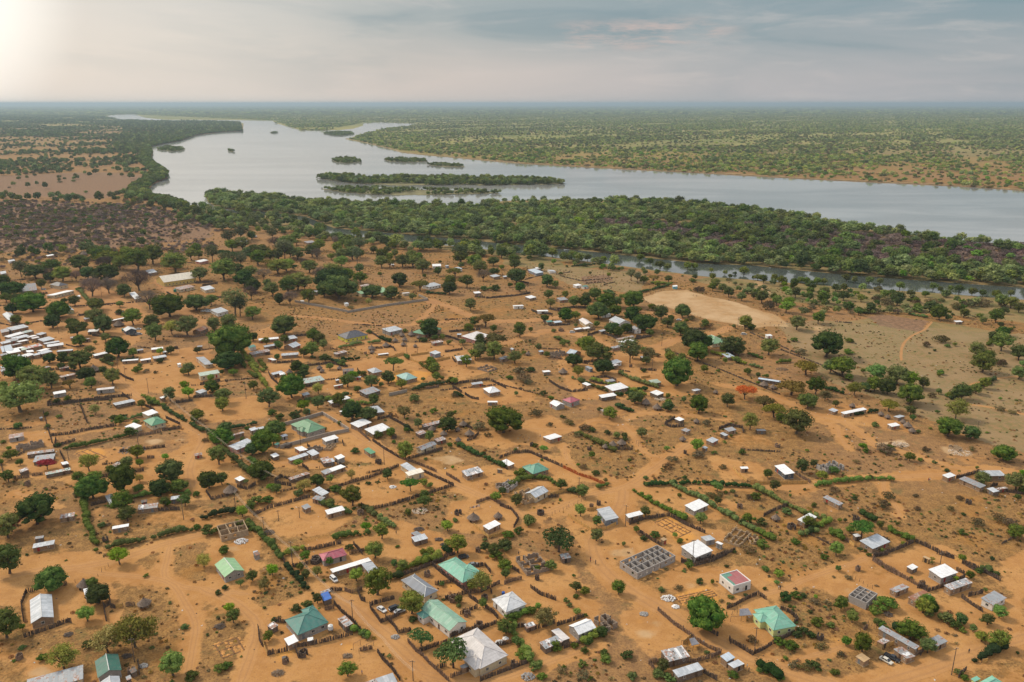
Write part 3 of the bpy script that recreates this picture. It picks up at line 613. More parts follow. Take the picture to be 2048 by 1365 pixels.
def hut(cx,cy,wpx):
    s=pxm(cy); r=wpx/s/2; p=G(cx,cy); root=empty('thatched_hut',(p.x,p.y+r*.75,0),rnd.uniform(-.6,.2))
    wallr=r*.72; hw=min(1.7,1.0+r*.3); n=18
    mb=MB()
    for i in range(n):
        a0,a1=2*math.pi*i/n,2*math.pi*(i+1)/n
        mb.add([(wallr*math.cos(a0),wallr*math.sin(a0),0),(wallr*math.cos(a1),wallr*math.sin(a1),0),(wallr*math.cos(a1),wallr*math.sin(a1),hw),(wallr*math.cos(a0),wallr*math.sin(a0),hw)],[(0,1,2,3)],WALL['mud'])
        if i%2: x,y=wallr*1.1*math.cos(a0),wallr*1.1*math.sin(a0); mb.tube((x,y,0),(x,y,hw),.05,.05,WOOD,4)
    mb.build('wall',root)
    mb=MB(); rings=[(r,hw-.35),(r*.72,hw+.12*r),(r*.42,hw+.40*r),(r*.14,hw+.68*r)]; vs=[];fs=[]; n=22
    for k,(q,z) in enumerate(rings):
        for i in range(n):
            a=2*math.pi*i/n; j=1+rnd.uniform(-.07,.07)*(1 if k==0 else .4); vs.append((q*j*math.cos(a),q*j*math.sin(a),z+rnd.uniform(-.06,.06)))
    vs.append((0,0,hw+.80*r))
    for k in range(3):
        for i in range(n): fs.append((k*n+i,k*n+(i+1)%n,(k+1)*n+(i+1)%n,(k+1)*n+i))
    for i in range(n): fs.append((3*n+i,3*n+(i+1)%n,4*n))
    mb.add(vs,fs,THATCH); ro=mb.build('thatch_roof',root)
    mb=MB(); mb.tube((0,0,hw+.66*r),(0,0,hw+.98*r),.12*r,.03,THATCH2,7); mb.build('cap',ro)
    mb=MB(); mb.box(-.4,.4,-wallr-.06,-wallr*.93,0,min(1.4,hw-.1),DOORS[3]); mb.build('door',root)
    return root

def slab_wall(mb,p,q,th,h,m,openings,rs,ragged=0):
    p=Vector(p);q=Vector(q);d=q-p;L=d.length
    if L<.3: return
    cuts=[]; n=int(L/3.4) if openings else 0
    for i in range(n):
        c=(i+.5)/n; wd=1.2/L
        if rs.random()<.75: cuts.append((c-wd/2,c+wd/2,rs.random()<.3))
    t=0
    def seg(t0,t1,z0,z1):
        if ragged and z1>=h-.01:
            k=max(1,int((t1-t0)*L/1.0))
            for i in range(k): mb.obox(p+d*(t0+(t1-t0)*i/k),p+d*(t0+(t1-t0)*(i+1)/k),th,z0,z1-rs.choice([0,0,.2,.4,.4,.8,ragged])*1.0 if z0==0 else z1,m)
        else: mb.obox(p+d*t0,p+d*t1,th,z0,z1,m)
    for a,b,door in cuts:
        seg(t,a,0,h)
        if not door: seg(a,b,0,1.0)
        if h>2.6: mb.obox(p+d*a,p+d*b,th,2.2,h,m)
        t=b
    seg(t,1,0,h)
def shell(A,B,C,h,xp,yp,wall,name='roofless_house'):
    org,ang,L,W=frame_of(A,B,C,h,'ab'); root=empty(name,org,ang); rs=random.Random(int(A[0]+B[1])); m=BL[wall]; l,w_=L/2,W/2; th=.24
    rag=0 if h>2.8 else .9
    for nm,p,q in (('front_wall',(-l,-w_),(l-th/2-.003,-w_)),('side_wall',(l,-w_-th/2),(l,w_+th/2)),('back_wall',(l-th/2-.003,w_),(-l,w_)),('side_wall',(-l,w_-th/2-.003),(-l,-w_+th/2+.003))):
        mb=MB(); slab_wall(mb,p,q,th,h,m,h>2.1,rs,rag); mb.build(nm,root)
    mb=MB()
    for x in xp: slab_wall(mb,(-l+x*L,-w_+th/2+.003),(-l+x*L,w_-th/2-.003),.2,h-.01,m,h>2.1,rs,rag)
    for y in yp:
        e=[0]+sorted(xp)+[1]
        for a,b in zip(e[:-1],e[1:]):
            if rs.random()<.85: slab_wall(mb,(-l+a*L+.13,-w_+y*W+rs.uniform(-.4,.4)),(-l+b*L-.13,-w_+y*W+rs.uniform(-.4,.4)*0),.2,h-.02,m,False,rs,rag)
    mb.build('inner_wall',root); return root
def trench(A,B,C,xp,yp):
    org,ang,L,W=frame_of(A,B,C,0,'ab'); root=empty('foundation',org,ang); l,w_=L/2,W/2
    dk=M('trench_soil',(.17,.085,.035),var=.3); mb=MB(); mb2=MB(); so=M('dug_soil',(.46,.22,.065),var=.25,scale=.8)
    def ln(p,q):
        mb.obox(p,q,.55,.0,.06,dk)
        P,Q=Vector(p),Vector(q); d=(Q-P); n=Vector((-d.y,d.x)).normalized()
        k=int(d.length/1.1)
        for i in range(k):
            if rnd.random()<.8:
                c=P+d*((i+rnd.random())/max(k,1))+n*rnd.choice([-.75,.75]); r=rnd.uniform(.4,.8); hh_=rnd.uniform(.15,.42)
                mb2.add([(c.x+r*math.cos(a),c.y+r*math.sin(a),0) for a in [j*1.047 for j in range(6)]]+[(c.x,c.y,hh_)],[(j,(j+1)%6,6) for j in range(6)],so)
    for p,q in (((-l,-w_),(l,-w_)),((l,-w_),(l,w_)),((l,w_),(-l,w_)),((-l,w_),(-l,-w_))): ln(p,q)
    for x in xp: ln((-l+x*L,-w_),(-l+x*L,w_))
    for y in yp: ln((-l,-w_+y*W),(l,-w_+y*W))
    mb.build('trench',root); mb2.build('soil_heap',root); return root

# ------------------------------------------------------------ plants
def leafmat(name, a, b, c=None, tr=.22):
    m=bpy.data.materials.new(name); m.use_nodes=True; t=NT(m.node_tree)
    tcn=t.n('ShaderNodeTexCoord').outputs['Object']; rn=t.n('ShaderNodeObjectInfo').outputs['Random']
    col=t.mix(t.ramp(t.noise(tcn,3.2,3,.6),.36,.64),a,b)
    if c: col=t.mix(t.ramp(t.noise(tcn,1.6,3,.6),.52,.66),col,c)
    col=t.n('ShaderNodeHueSaturation',{'Hue':t.ramp(rn,0,1,.472,.522),'Saturation':t.ramp(t.math('FRACT',t.math('MULTIPLY',rn,7.3)),0,1,.85,1.08),'Value':t.ramp(t.math('FRACT',t.math('MULTIPLY',rn,3.7)),0,1,.66,1.45),'Color':col}).outputs[0]
    d=t.n('ShaderNodeBsdfDiffuse',{'Color':col}); tl=t.n('ShaderNodeBsdfTranslucent',{'Color':col})
    t.out(t.n('ShaderNodeMixShader',{0:tr,1:d.outputs[0],2:tl.outputs[0]}).outputs[0]); return m
LEAF=dict(m=leafmat('leaf_mango',(.036,.070,.016),(.110,.150,.034)),n=leafmat('leaf_mid',(.078,.115,.024),(.20,.225,.052),(.10,.10,.03)),y=leafmat('leaf_bright',(.10,.18,.025),(.19,.29,.045)),
 a=leafmat('leaf_acacia',(.20,.19,.05),(.38,.34,.10)),u=leafmat('leaf_spread',(.045,.10,.022),(.11,.18,.04)),b=leafmat('twigs',(.12,.085,.07),(.20,.15,.12)),
 r=leafmat('flame_flowers',(.38,.055,.018),(.58,.12,.035),(.13,.11,.03)),s=leafmat('leaf_shrub',(.06,.10,.022),(.15,.19,.045)),d=leafmat('leaf_dark',(.022,.048,.018),(.06,.09,.03)),
 v=leafmat('leaf_dry',(.12,.09,.045),(.22,.17,.08),(.09,.10,.035)),o=leafmat('leaf_olive',(.15,.13,.03),(.27,.22,.06)),e=leafmat('leaf_pale',(.085,.105,.045),(.16,.18,.075)),
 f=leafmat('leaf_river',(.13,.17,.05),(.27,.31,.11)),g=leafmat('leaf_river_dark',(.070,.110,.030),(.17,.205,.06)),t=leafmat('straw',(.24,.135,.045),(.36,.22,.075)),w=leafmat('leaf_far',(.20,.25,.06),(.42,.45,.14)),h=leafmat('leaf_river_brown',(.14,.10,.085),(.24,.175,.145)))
BARK=M('bark',(.11,.08,.06),var=.3,scale=3,objrand=.2)
def cards(P, N, size, rs, stretch=1.0):
    n=len(P); j=rs.normal(0,.42,(n,3)); N=N+j; N/=np.linalg.norm(N,axis=1)[:,None]+1e-9
    t=np.cross(N,rs.normal(size=(n,3))); t/=np.linalg.norm(t,axis=1)[:,None]+1e-9; b=np.cross(N,t)
    s=(size*rs.uniform(.6,1.3,n))[:,None]; t=t*s*stretch; b=b*s
    V=np.stack([P-t,P-b*.7,P+t,P+b*.7],1).reshape(-1,3); return V, np.arange(4*n).reshape(-1,4)
def ico(c, r, seed, n=8, m_=6):
    vs=[];fs=[]
    for i in range(1,m_):
        ph=math.pi*i/m_
        for k in range(n):
            th=2*math.pi*k/n; d=Vector((math.sin(ph)*math.cos(th),math.sin(ph)*math.sin(th),math.cos(ph)))
            q=1+.22*mn.noise(d*1.7+Vector((seed,0,0))); vs.append((c[0]+d.x*r*q,c[1]+d.y*r*q,c[2]+d.z*r*q*.85))
    a=len(vs); vs.append((c[0],c[1],c[2]+r*.85)); vs.append((c[0],c[1],c[2]-r*.85))
    for i in range(m_-2):
        for k in range(n): fs.append((i*n+k,i*n+(k+1)%n,(i+1)*n+(k+1)%n,(i+1)*n+k))
    for k in range(n): fs.append((a,(k+1)%n,k)); fs.append((a+1,(m_-2)*n+k,(m_-2)*n+(k+1)%n))
    return vs,fs
#        height z0   lobes lobeR cards size core flat
KIND=dict(m=(1.75,.12,24,.40,1700,.062,.90,0),n=(1.85,.26,19,.37,1500,.062,.72,0),y=(1.65,.34,17,.36,1300,.064,.72,.1),a=(1.65,.35,20,.36,2600,.052,.35,.25),u=(1.20,.55,18,.29,1700,.055,.35,.7),
 b=(1.9,.5,18,.42,4200,.045,0,0),r=(1.35,.30,18,.33,1500,.060,.6,.45),s=(1.15,.0,10,.42,700,.085,.75,0),d=(1.2,.0,10,.42,700,.085,.85,0),v=(.85,.0,9,.40,650,.075,.35,.2),
 o=(1.25,.30,16,.34,1300,.062,.55,.5),p=(2.2,1.2,7,.45,260,.16,0,.3),e=(2.7,.9,16,.42,1300,.068,.45,0))
def crown_data(k, seed, ncards=None, sz=None):
    H,z0,nl,lr,nc,cs,core,fl=KIND[k]; nc=ncards or nc; cs=sz or cs
    rs=np.random.default_rng(seed*31+ord(k)); rp=random.Random(seed*17+ord(k)); lobes=[]
    hz_=(H-z0)/2; zc_=(H+z0)/2; sq=1+rs.uniform(-.12,.12)
    for i in range(nl):
        ph=(i*2.39996)+rs.uniform(-.3,.3); u=(i+.5)/nl
        cz=1-1.75*u if fl<.4 else .9-1.1*u
        rr=math.sqrt(max(.02,1-cz*cz)); q=rs.uniform(.42,.84)
        if fl>=.4: rr=math.sqrt(u); q=.78; cz=.55-.5*u*u+rs.uniform(-.25,.15)
        r=lr*rs.uniform(.58,1.34)
        lobes.append((q*rr*math.cos(ph)*sq,q*rr*math.sin(ph)/sq,zc_+cz*hz_*.72,r))
    vs=[];fs=[];b=0; P=[];N=[]
    tot=sum(l[3]**2 for l in lobes)
    for li,(x,y,z,r) in enumerate(lobes):
        n=int(nc*r*r/tot)+4; d=rs.normal(size=(n,3)); d[:,2]=np.abs(d[:,2])*.9-.25 if k not in 'bea' else d[:,2]
        d/=np.linalg.norm(d,axis=1)[:,None]; q=rs.uniform(.78,1.06,n)[:,None] if k not in 'bap' else rs.uniform(.25,1.08,n)[:,None]
        flat=np.array([1,1,.78 if k in 'mnybe' else .62]); P.append(np.array([x,y,z])+d*q*r*flat); N.append(d)
        if core:
            v_,f_=ico((x,y,z-.04),r*core*.92,seed+li*3.1,7,5); v_=[(p[0],p[1],z-.04+(p[2]-z+.04)*.72) for p in v_]
            fs+=[tuple(i+b for i in f) for f in f_]; vs+=v_; b+=len(v_)
    P=np.concatenate(P);N=np.concatenate(N)
    P[:,2]=np.maximum(P[:,2],.02)
    V,Fc=cards(P,N,cs,rs,1.0 if k!='b' else 1.8)
    if k=='b': V=V.reshape(-1,4,3); m0=V.mean(1,keepdims=True); V=np.stack([V[:,0],m0[:,0]+(V[:,1]-m0[:,0])*.22,V[:,2],m0[:,0]+(V[:,3]-m0[:,0])*.22],1).reshape(-1,3)
    vs+=V.tolist(); fs+=(Fc+b).tolist(); return vs,fs,lobes
def trunk_mesh(k, seed, lobes):
    H,z0=KIND[k][:2]; rp=random.Random(seed*5+ord(k)); mb=MB(); fork=z0*(.8 if k!='b' else .5)+.12; tr=.075 if k in 'mnyo' else .055
    if k=='p': tr=.045
    if k in 'sdv': fork=.12; tr=.04
    bend=Vector((rp.uniform(-.07,.07),rp.uniform(-.07,.07),fork))
    mb.tube((0,0,-.05),(bend.x*.4,bend.y*.4,fork*.5),tr*1.25,tr,BARK,7); mb.tube((bend.x*.4,bend.y*.4,fork*.5),bend,tr,tr*.85,BARK,7)
    for x,y,z,r in (lobes if k in 'baeu' else lobes[::2]):
        mid=Vector((bend.x+(x-bend.x)*.5+rp.uniform(-.05,.05),bend.y+(y-bend.y)*.5,fork+(z-fork)*.62)); mb.tube(bend,mid,tr*.6,tr*.35,BARK,5); mb.tube(mid,(x,y,z),tr*.35,tr*.12,BARK,4)
        if k=='b':
            for _ in range(5):
                d=Vector((rp.gauss(0,1),rp.gauss(0,1),rp.gauss(.5,.8))).normalized()*r; mb.tube((x,y,z),(x+d.x,y+d.y,z+d.z),tr*.14,.004,BARK,3)
    return mesh('trunk',mb.v,mb.f,mb.m,mb.mi)
PROTO={}
def plant(k, seed):
    if (k,seed) not in PROTO:
        vs,fs,lobes=crown_data(k,seed); cm=mesh('crown',vs,fs,[LEAF['n'] if k=='p' else LEAF[k]]); PROTO[k,seed]=(cm,trunk_mesh(k,seed,lobes))
    return PROTO[k,seed]
# ------------------------------------------------------------ what stands in the village (read off the photograph, set on the ground plane)
TILES={'a':(0,1110,5.12),'b':(400,1110,5.12),'c':(800,1110,5.12),'d':(1200,1110,5.12),'e':(1600,1110,5.12),'f':(0,800,4),'g':(500,800,4),'h':(1000,800,4),
 'i':(1500,800,3.737),'j':(0,500,4),'k':(500,500,4),'l':(1000,500,4),'m':(1500,500,3.737),'n':(0,190,2.926),'o':(0,0,1)}
# tile, roof kind, eave corners left / near / right, eave height, wall, roof | what it is [* = a landmark others are described by]
BUILD = """
a G 305,465 315,705 552,650 2.7 mud silver |*brown mud house with silver ridged roof
a S 850,350 875,438 1000,388 2.3 mud white |small shed with plain white roof beside thatched hut
a G 970,1090 1000,1262 1250,1198 2.8 block dgreen |*dark green gable roofed house at the bottom left
a G 1030,1300 1045,1425 1245,1385 2.5 block silver |silver roofed lean-to in front of the dark green gable roofed house
a S 235,1305 262,1430 850,1270 2.6 cream grey |long grey streaked roof cut by the bottom left edge
a S 1285,1250 1300,1288 1352,1278 2.0 planks grey |tiny grey shed beside the dark green gable roofed house
a S 1320,1175 1345,1218 1402,1185 2.0 planks dark |tiny dark roofed stall beside the dark green gable roofed house
b G 148,100 250,232 460,165 2.7 block lgreen |*pale green gable roofed block house
b h 870,665 1000,825 1318,690 2.8 block teal |*teal hip roofed grey block house
b S 685,722 735,762 815,735 2.2 planks patch |rusty patched shed left of the teal hip roofed house
b S 860,860 905,930 1003,880 2.3 mud white |small white roofed kiosk in front of the teal hip roofed house
b S 1408,655 1490,742 1575,715 2.5 planks patch |patched white and blue roofed plank shed by the road
b S 1315,145 1360,182 1755,60 2.5 mud white |*long white roofed row house by the white car
b S 1648,90 1735,200 1870,190 2.5 mud silver |silver roofed wing at the end of the long white roofed row house
b S 1230,400 1270,475 1345,440 2.2 planks blue |small shed under a bright blue sheet by the road
b S 1225,385 1245,405 1340,370 2.1 planks patch |pale patched porch roof behind the blue sheeted shed
b S 1680,1310 1720,1400 1830,1330 2.4 mud patch |rusty roofed shed at the bottom edge beside the road
b S 1810,1275 1860,1390 2035,1330 2.6 mud silver |silver roofed shed at the bottom edge beside the road
b S 1090,855 1100,885 1160,875 1.2 planks white |low white topped table against the teal hip roofed house
g h 535,1238 585,1292 778,1240 2.6 block maroon |*pink red hip roofed house behind its hedge
b S 845,1045 850,1060 870,1055 1.9 reed dark |tiny screen shelter beside the round yard latrine
c H 10,260 250,435 420,385 3.0 cream slate |*slate grey hip roofed cream house
c H 388,98 640,288 830,205 3.0 pinkw mint |*mint green twin hip roofed pink house
c G 205,545 505,782 715,705 3.2 whitew mint2 |*long pale green gable roofed white house
c h 940,455 1085,590 1310,515 3.0 whitew silver2 |*pale silver pyramid roofed white house
c H 510,875 820,1170 1130,1045 3.3 cream pale |*big pinkish white hip roofed house
c S 610,1140 635,1170 735,1130 2.3 mud grey |small grey porch roof beside the big pinkish white house
c g 1718,728 1830,820 2010,745 2.7 block white |*white ridged roof block house behind green shrubs
c S 1548,775 1665,880 1755,858 2.4 planks pale |pale roofed plank shed left of the white ridged roof house
c S 1425,905 1490,965 1668,890 2.3 planks patch2 |grey and white roofed plank shed left of the white ridged roof house
c S 1270,715 1300,755 1392,725 1.9 planks patch |small rusty shack with junk on its roof
c S 1635,0 1665,45 1755,28 2.3 planks grey |small open sided grey roofed shelter by the wide track
d S 1190,215 1365,335 1560,278 3.3 whitew redgreen |*white block house with red and green parapet roof
d h 1575,560 1775,775 1975,690 3.0 lime mint |*lime green house with mint hip roof
d S 612,995 705,1095 922,1040 2.6 planks patch3 |*patched silver roofed plank house inside the reed fence
d S 725,1195 800,1255 1062,1170 2.5 planks silver |long silver roofed plank shed at the bottom edge
d S 1218,1050 1300,1095 1385,1050 2.7 mud skyblue |pale blue roofed half of the small shop by the wide track
d S 1300,1110 1370,1162 1480,1115 2.4 mud silver |silver roofed porch half of the small shop by the wide track
e S 800,755 1180,970 1240,950 2.6 mud grey |*long narrow grey roofed row house by two cars
e S 785,882 850,918 920,880 2.3 reed patch |small patched white roofed kiosk of yellow reed
e S 955,965 1095,1065 1190,1030 2.4 mud patch |rusty white roofed shed behind the black pickup
e S 568,1040 655,1100 722,1072 2.2 mud tan |small white and tan roofed shelter in the scrub
e S 1330,865 1400,940 1515,885 2.3 mud grey |grey roofed shed behind the long narrow row house
e S 912,345 985,385 1122,330 2.5 mud grey |grey roofed mud shed beside the roofless block house
e S 1103,440 1190,488 1350,410 2.5 mud rusty |rust streaked roofed mud shed above the round bushes
e S 1340,150 1450,240 1620,180 2.9 block white |*bright white stepped roof block house in fenced yard
e S 1090,125 1150,155 1212,125 2.2 planks white |small white roofed plank hut in the fenced yard
e S 1462,320 1545,362 1772,285 2.7 mud patch3 |long silver roofed mud house with three doors
e S 1870,440 1980,520 2120,440 2.7 whitew grey |*grey roofed pale shack at the right edge
e S 1755,1270 1790,1300 1850,1270 2.5 lime mint |small mint porch roof at the bottom right edge
e H 1790,1330 1900,1430 2100,1320 2.8 lime mint |mint hip roofed house cut by the bottom right corner
e S 1255,20 1320,50 1330,30 2.2 reed tan |small square yellow reed enclosure in the fenced yard
f S 885,22 925,45 1085,10 2.4 planks silver |*wide patched silver barn roof by the sand road
f H 1145,165 1215,210 1335,180 2.8 cream green |*green hip roofed cream house with corner porch
f S 1155,103 1185,128 1268,100 2.5 cream white |white roofed shed behind the green hip roofed cream house
f S 995,215 1060,240 1140,215 2.4 cream white |bright white roofed cottage left of the green hip roofed cream house
f S 50,290 70,312 188,292 2.4 block patch |rusty roofed block shed beside the roofless shell on the left
f S 205,425 215,440 432,412 2.3 planks patch |long patched white roofed shack at the left edge
f S 258,460 262,500 425,480 2.1 planks grey |low dark grey roofed shack with striped wall at the left
f S 148,560 165,582 232,562 2.0 planks patch |small rusted shed left of the flat mint shed
f S 342,580 362,602 565,560 2.2 planks mintpatch |long flat roofed shed with faded mint patches
f S 485,500 500,520 550,505 2.0 planks white |tiny white roofed store behind the long mint patched shed
f S 312,140 318,150 345,148 1.8 planks grey |tiny grey latrine in the orange sand yard
f S 1835,285 1845,292 1955,262 2.4 mud patch |long mud store with tiled edge under the dark mango trees
f S 1850,368 1895,402 2045,340 2.6 pinkw silver |*silver roofed house with pink pillars
f S 1990,232 2010,250 2060,238 2.4 mud silver |small silver roofed store right of the dark mango trees
f S 895,515 925,535 990,500 2.2 planks patch |white patched shed between two small leafy trees
f S 930,592 940,604 995,594 1.9 planks white |tiny white topped shed in the palisade
f S 838,768 880,838 940,825 2.2 mud grey |grey roofed mud shed with sagging sheets
f S 1088,850 1098,882 1258,862 2.3 mud patch |long patched silver roofed shed beside the tall pole
f S 1355,780 1365,800 1435,790 2.3 planks silver |small silver roof half under two leafy trees
f S 1122,810 1130,825 1178,815 2.0 planks dark |small dark shed behind the long patched silver roofed shed
f S 460,925 475,950 592,932 2.3 mud patch |patched grey roofed mud house alone on the left sand
f S 883,1010 895,1035 1028,1012 2.4 mud white |*small bright white roofed mud house alone in its plot
f S 240,1150 258,1188 430,1155 2.3 mud silver |silver roofed mud house near the left edge
f S 265,1100 275,1115 345,1105 2.0 planks grey |tiny grey roof behind the silver roofed mud house on the left
f S 1548,435 1555,450 1618,440 2.0 mud patch |tiny patched shed alone on the open sand
f S 1875,630 1915,652 1965,635 2.2 mud white |small white roofed mud shed above the thatched hut
f S 775,680 800,712 815,690 2.2 planks white |narrow white sheet roof beside the dark mango tree
f S 2022,1225 2040,1250 2080,1235 2.2 block dark |small dark kiosk beside the power line
g H 322,195 465,268 592,215 3.0 block green2 |*big green many hipped house inside the concrete wall
g S 0,230 20,248 125,225 2.5 block silver |silver roofed block cottage beside the walled green house
g S 250,285 262,298 305,285 2.2 block silver |tiny silver roofed store beside the walled green house
g S 205,350 215,362 240,345 1.9 block mint |tiny mint roofed pump house below the walled green house
g S 570,315 605,335 710,305 2.5 block white |white roofed block store below the concrete wall
g S 353,383 400,412 475,400 2.3 mud white |white roofed mud shed in the sandy yard
g S 310,470 325,488 470,440 2.3 mud silver |low long silver roofed mud shed in the sandy yard
g S 450,415 500,450 560,435 2.4 mud silver |taller silver roofed mud shed in the sandy yard
g S 160,440 190,462 245,455 2.1 planks white |small white roofed stilted store in the sandy yard
g S 560,470 590,510 650,490 2.2 planks patch |dark patched shed beside the cube white store
g S 595,485 620,505 680,492 2.3 planks silver |grey roofed plank shed beside the cube white store
g S 672,455 705,478 760,460 2.6 block white |small cube shaped block store with white roof
g S 565,572 600,598 650,572 2.3 mud grey |grey half of the long mud shed by the palisade
g S 620,548 655,575 768,535 2.4 mud white |white half of the long mud shed by the palisade
g S 308,620 330,640 480,590 2.0 planks patch |junk covered white roof in the dark fence corner
g S 908,395 965,435 1010,425 2.4 mud green |*small green roofed mud kiosk by the sand road
g S 715,92 725,98 830,65 2.4 mud white |narrow white roof behind the pair of dark mango trees
g S 945,55 1000,105 1062,75 2.2 planks silver |silver lean-to roof right of the pair of dark mango trees
g S 812,192 865,222 975,180 2.6 mud white |white roofed mud house with yard door by the road
g S 928,240 985,278 1130,228 2.7 reed white |*bright white gable roofed house with reed walls
g g 1310,390 1372,405 1495,355 2.6 cream grey |*grey ridged roof cream house with blue windows
g S 1385,200 1395,218 1560,175 2.1 planks patch |long patched white roofed shack behind the huts
g S 1322,260 1355,282 1412,265 2.2 planks patch |small patched silver shed among the thatched huts
g S 1478,315 1500,335 1572,315 2.1 planks patch |tiny pale shed beside the thatched huts
g S 1200,520 1280,575 1330,555 2.6 cream silver |silver roofed back wing of the cream villa
g S 1222,590 1270,610 1395,575 3.0 cream cream |*white stepped roof cream villa in the palisade corner
g S 1675,580 1735,612 1870,575 2.6 mud patch2 |*grey house with a white square on its roof
g S 1960,550 1975,555 2020,560 2.0 mud tan |low mud wall shelter right of the grey house with white square
g S 495,720 575,770 655,760 2.4 mud silver |silver upper roof of the stacked sheds in the plot
g S 495,790 570,808 650,795 2.4 mud grey |lower grey roof of the stacked sheds in the plot
g S 408,850 440,878 490,860 2.3 mud grey |small square grey roofed mud store
g S 595,890 622,918 762,880 2.6 mud white |*bright white roofed brown mud house in the plot
g S 1285,1065 1330,1095 1390,1080 2.4 mud grey |back half of the small grey roofed double shed
g S 1275,1108 1318,1138 1425,1108 2.3 planks silver |front porch half of the small grey roofed double shed
g S 1870,1010 1910,1040 2008,992 2.6 mud white |bright white roofed shed inside the ring fence
g S 22,1215 28,1230 65,1222 2.2 planks silver |dark upright latrine with silver roof in the orange sand
h G 395,25 450,55 525,42 2.4 block white |small white roofed cottage joined to the maroon roofed house
h S 785,85 825,97 905,82 2.4 mud patch |patched white roofed shed beside the bright tree
h S 1395,150 1440,170 1478,160 2.2 planks white |white roof at the back of the square dark stockade
h S 1448,240 1490,258 1522,245 2.1 mud grey |small grey roofed mud kiosk below the stockade
h S 1790,235 1830,255 1895,240 2.4 mud grey |grey roofed mud house in the half ring of poles
h S 1757,268 1800,290 1830,285 2.2 planks silver |silver porch roof below the half ring of poles
h S 1660,320 1700,345 1750,320 2.3 mud silver |small mud house alone with grey striped roof
h S 1605,385 1640,392 1665,382 2.0 mud silver |tiny shed under the bright leafy tree
h S 368,280 400,320 498,292 2.5 mud white |white roofed mud house with a notch alone in scrub
h H 165,545 265,595 395,555 2.8 mud green3 |*green hip roofed mud house behind the orange fence
h S 5,492 70,530 122,518 2.2 mud white |white sloping roof left of the green roofed mud house
h g 190,752 285,785 390,730 2.9 cream silver |*half finished house with one new silver roof
h S 772,875 845,968 945,945 2.9 bluegrey silver |*blue grey walled shop with silver roof
h S 1003,920 1030,945 1148,915 2.6 mud white |white roofed mud house beside the tall black pole
h S 1490,845 1555,892 1672,840 2.6 block white |*brilliant white roofed house beside the long hedge
h S 1432,1190 1565,1262 1705,1205 3.1 block white |*large white flat roofed block house
h S 1600,1090 1650,1130 1725,1115 2.4 block silver |silver roofed block store behind the white flat roofed house
h S 1723,1140 1768,1160 1798,1152 2.4 block white |small cube block latrine with white roof
h S 1283,1115 1310,1130 1338,1115 2.4 mud tan |small tan roofed mud cube by the building site
h S 1908,538 1930,552 1990,550 2.3 mud white |small white roofed mud shed behind the yellow reed fence
i S 182,492 262,560 338,555 2.8 darkgrey white |*dark grey walled house with bright white roof
i S 593,75 630,92 662,78 2.2 mud silver |tiny silver roofed mud store beside the long white roofs
i S 680,95 705,108 875,72 2.4 mud white |long low white roofed house below the mango trees
i S 1082,118 1110,135 1160,122 2.2 mud silver |small silver roofed house behind the thatched huts on the right
i S 1028,185 1060,202 1125,190 2.2 mud white |white roofed mud house with a bush on top
i S 52,215 55,232 122,232 2.2 planks grey |open grey roofed shelter alone under the big trees
i S 1428,568 1480,585 1540,565 2.5 mud white |small white roofed mud house at the track side
i S 1710,535 1755,570 1915,568 2.7 mud silver |*long silver roofed house near the right edge
i S 1560,590 1720,660 1752,640 2.4 mud grey |low narrow grey roofed row below the long silver roofed house
i S 1768,662 1820,692 1855,680 2.2 planks silver |small silver roofed pigsty near the right edge
i S 1850,655 1860,672 1932,660 1.9 planks patch |junk strewn roof near the right edge
i S 543,728 665,790 702,780 2.4 mud grey |*narrow grey roofed mud house with red doors
i S 350,900 410,925 502,875 2.5 mud white |*plain white roofed hut in the hedge corner
i S 820,1060 918,1115 1050,1060 2.5 mud silver |*L shaped silver roofed mud house
i S 755,1010 790,1025 830,1018 2.2 planks white |small white roof under the dark spreading tree
j g 1258,232 1310,262 1570,225 4.5 yellow creamroof |*long yellow church hall
j S 390,352 430,365 595,325 3.2 cream white |*white roofed long yellow schoolroom
j h 395,278 470,292 590,285 3.4 cream dgrey |*dark grey roofed yellow schoolroom
j g 80,300 160,345 300,330 2.8 mud grey |big faded grey roofed hall behind the mango trees
j S 605,368 615,378 645,372 2.2 cream white |tiny cream store beside the schoolroom
j G 490,450 535,492 592,482 3.0 limew silver |*white gable roofed lime green chapel
j G 18,515 85,580 140,550 2.8 mud silver |long silver roofed hall at the left edge
j S 1680,480 1740,510 1830,495 3.0 whitew silver |*wide pale roofed house by the parked cars
j S 1560,90 1600,100 1665,88 2.8 pinkw white |white roofed pink house among distant trees
j S 1160,165 1190,190 1255,180 2.8 mud silver |silver roofed house hidden by bare trees
j S 1415,305 1440,320 1560,295 2.8 cream patch |patched silver roofed house behind the big mango tree
j S 1600,300 1640,325 1725,318 2.8 cream silver |silver roofed cream house behind the yellow church hall's trees
j S 1030,345 1080,395 1110,370 2.6 mud white |white roof seen through the bare brown trees
j G 980,635 1005,655 1095,640 3.0 darkgrey silver2 |*black walled workshop with pale gable roof
j S 900,490 920,500 985,495 2.5 mud silver |small blue grey roofed store behind the long white shed
j S 872,562 885,570 1030,540 2.6 mud white |long white roofed shed behind the leafy trees
j S 665,545 680,558 742,548 2.3 mud grey |small grey roofed house left of the long white shed
j g 1560,640 1600,655 1670,625 2.8 mud rusty |rusty striped gable roofed house among trees
j S 545,700 560,708 620,702 2.4 mud patch |patched shed left of the red walled house
j S 640,712 655,722 725,712 2.5 mud rusty |red rusty roofed house behind the dark tree
j S 690,645 700,658 785,652 2.4 mud white |white roofed house above the red rusty roofed house
j S 870,745 900,768 960,765 2.4 mud silver |silver roofed shop at the market's end of the road
j S 745,840 760,850 880,822 2.4 planks white |white roofed shop row at the road's start
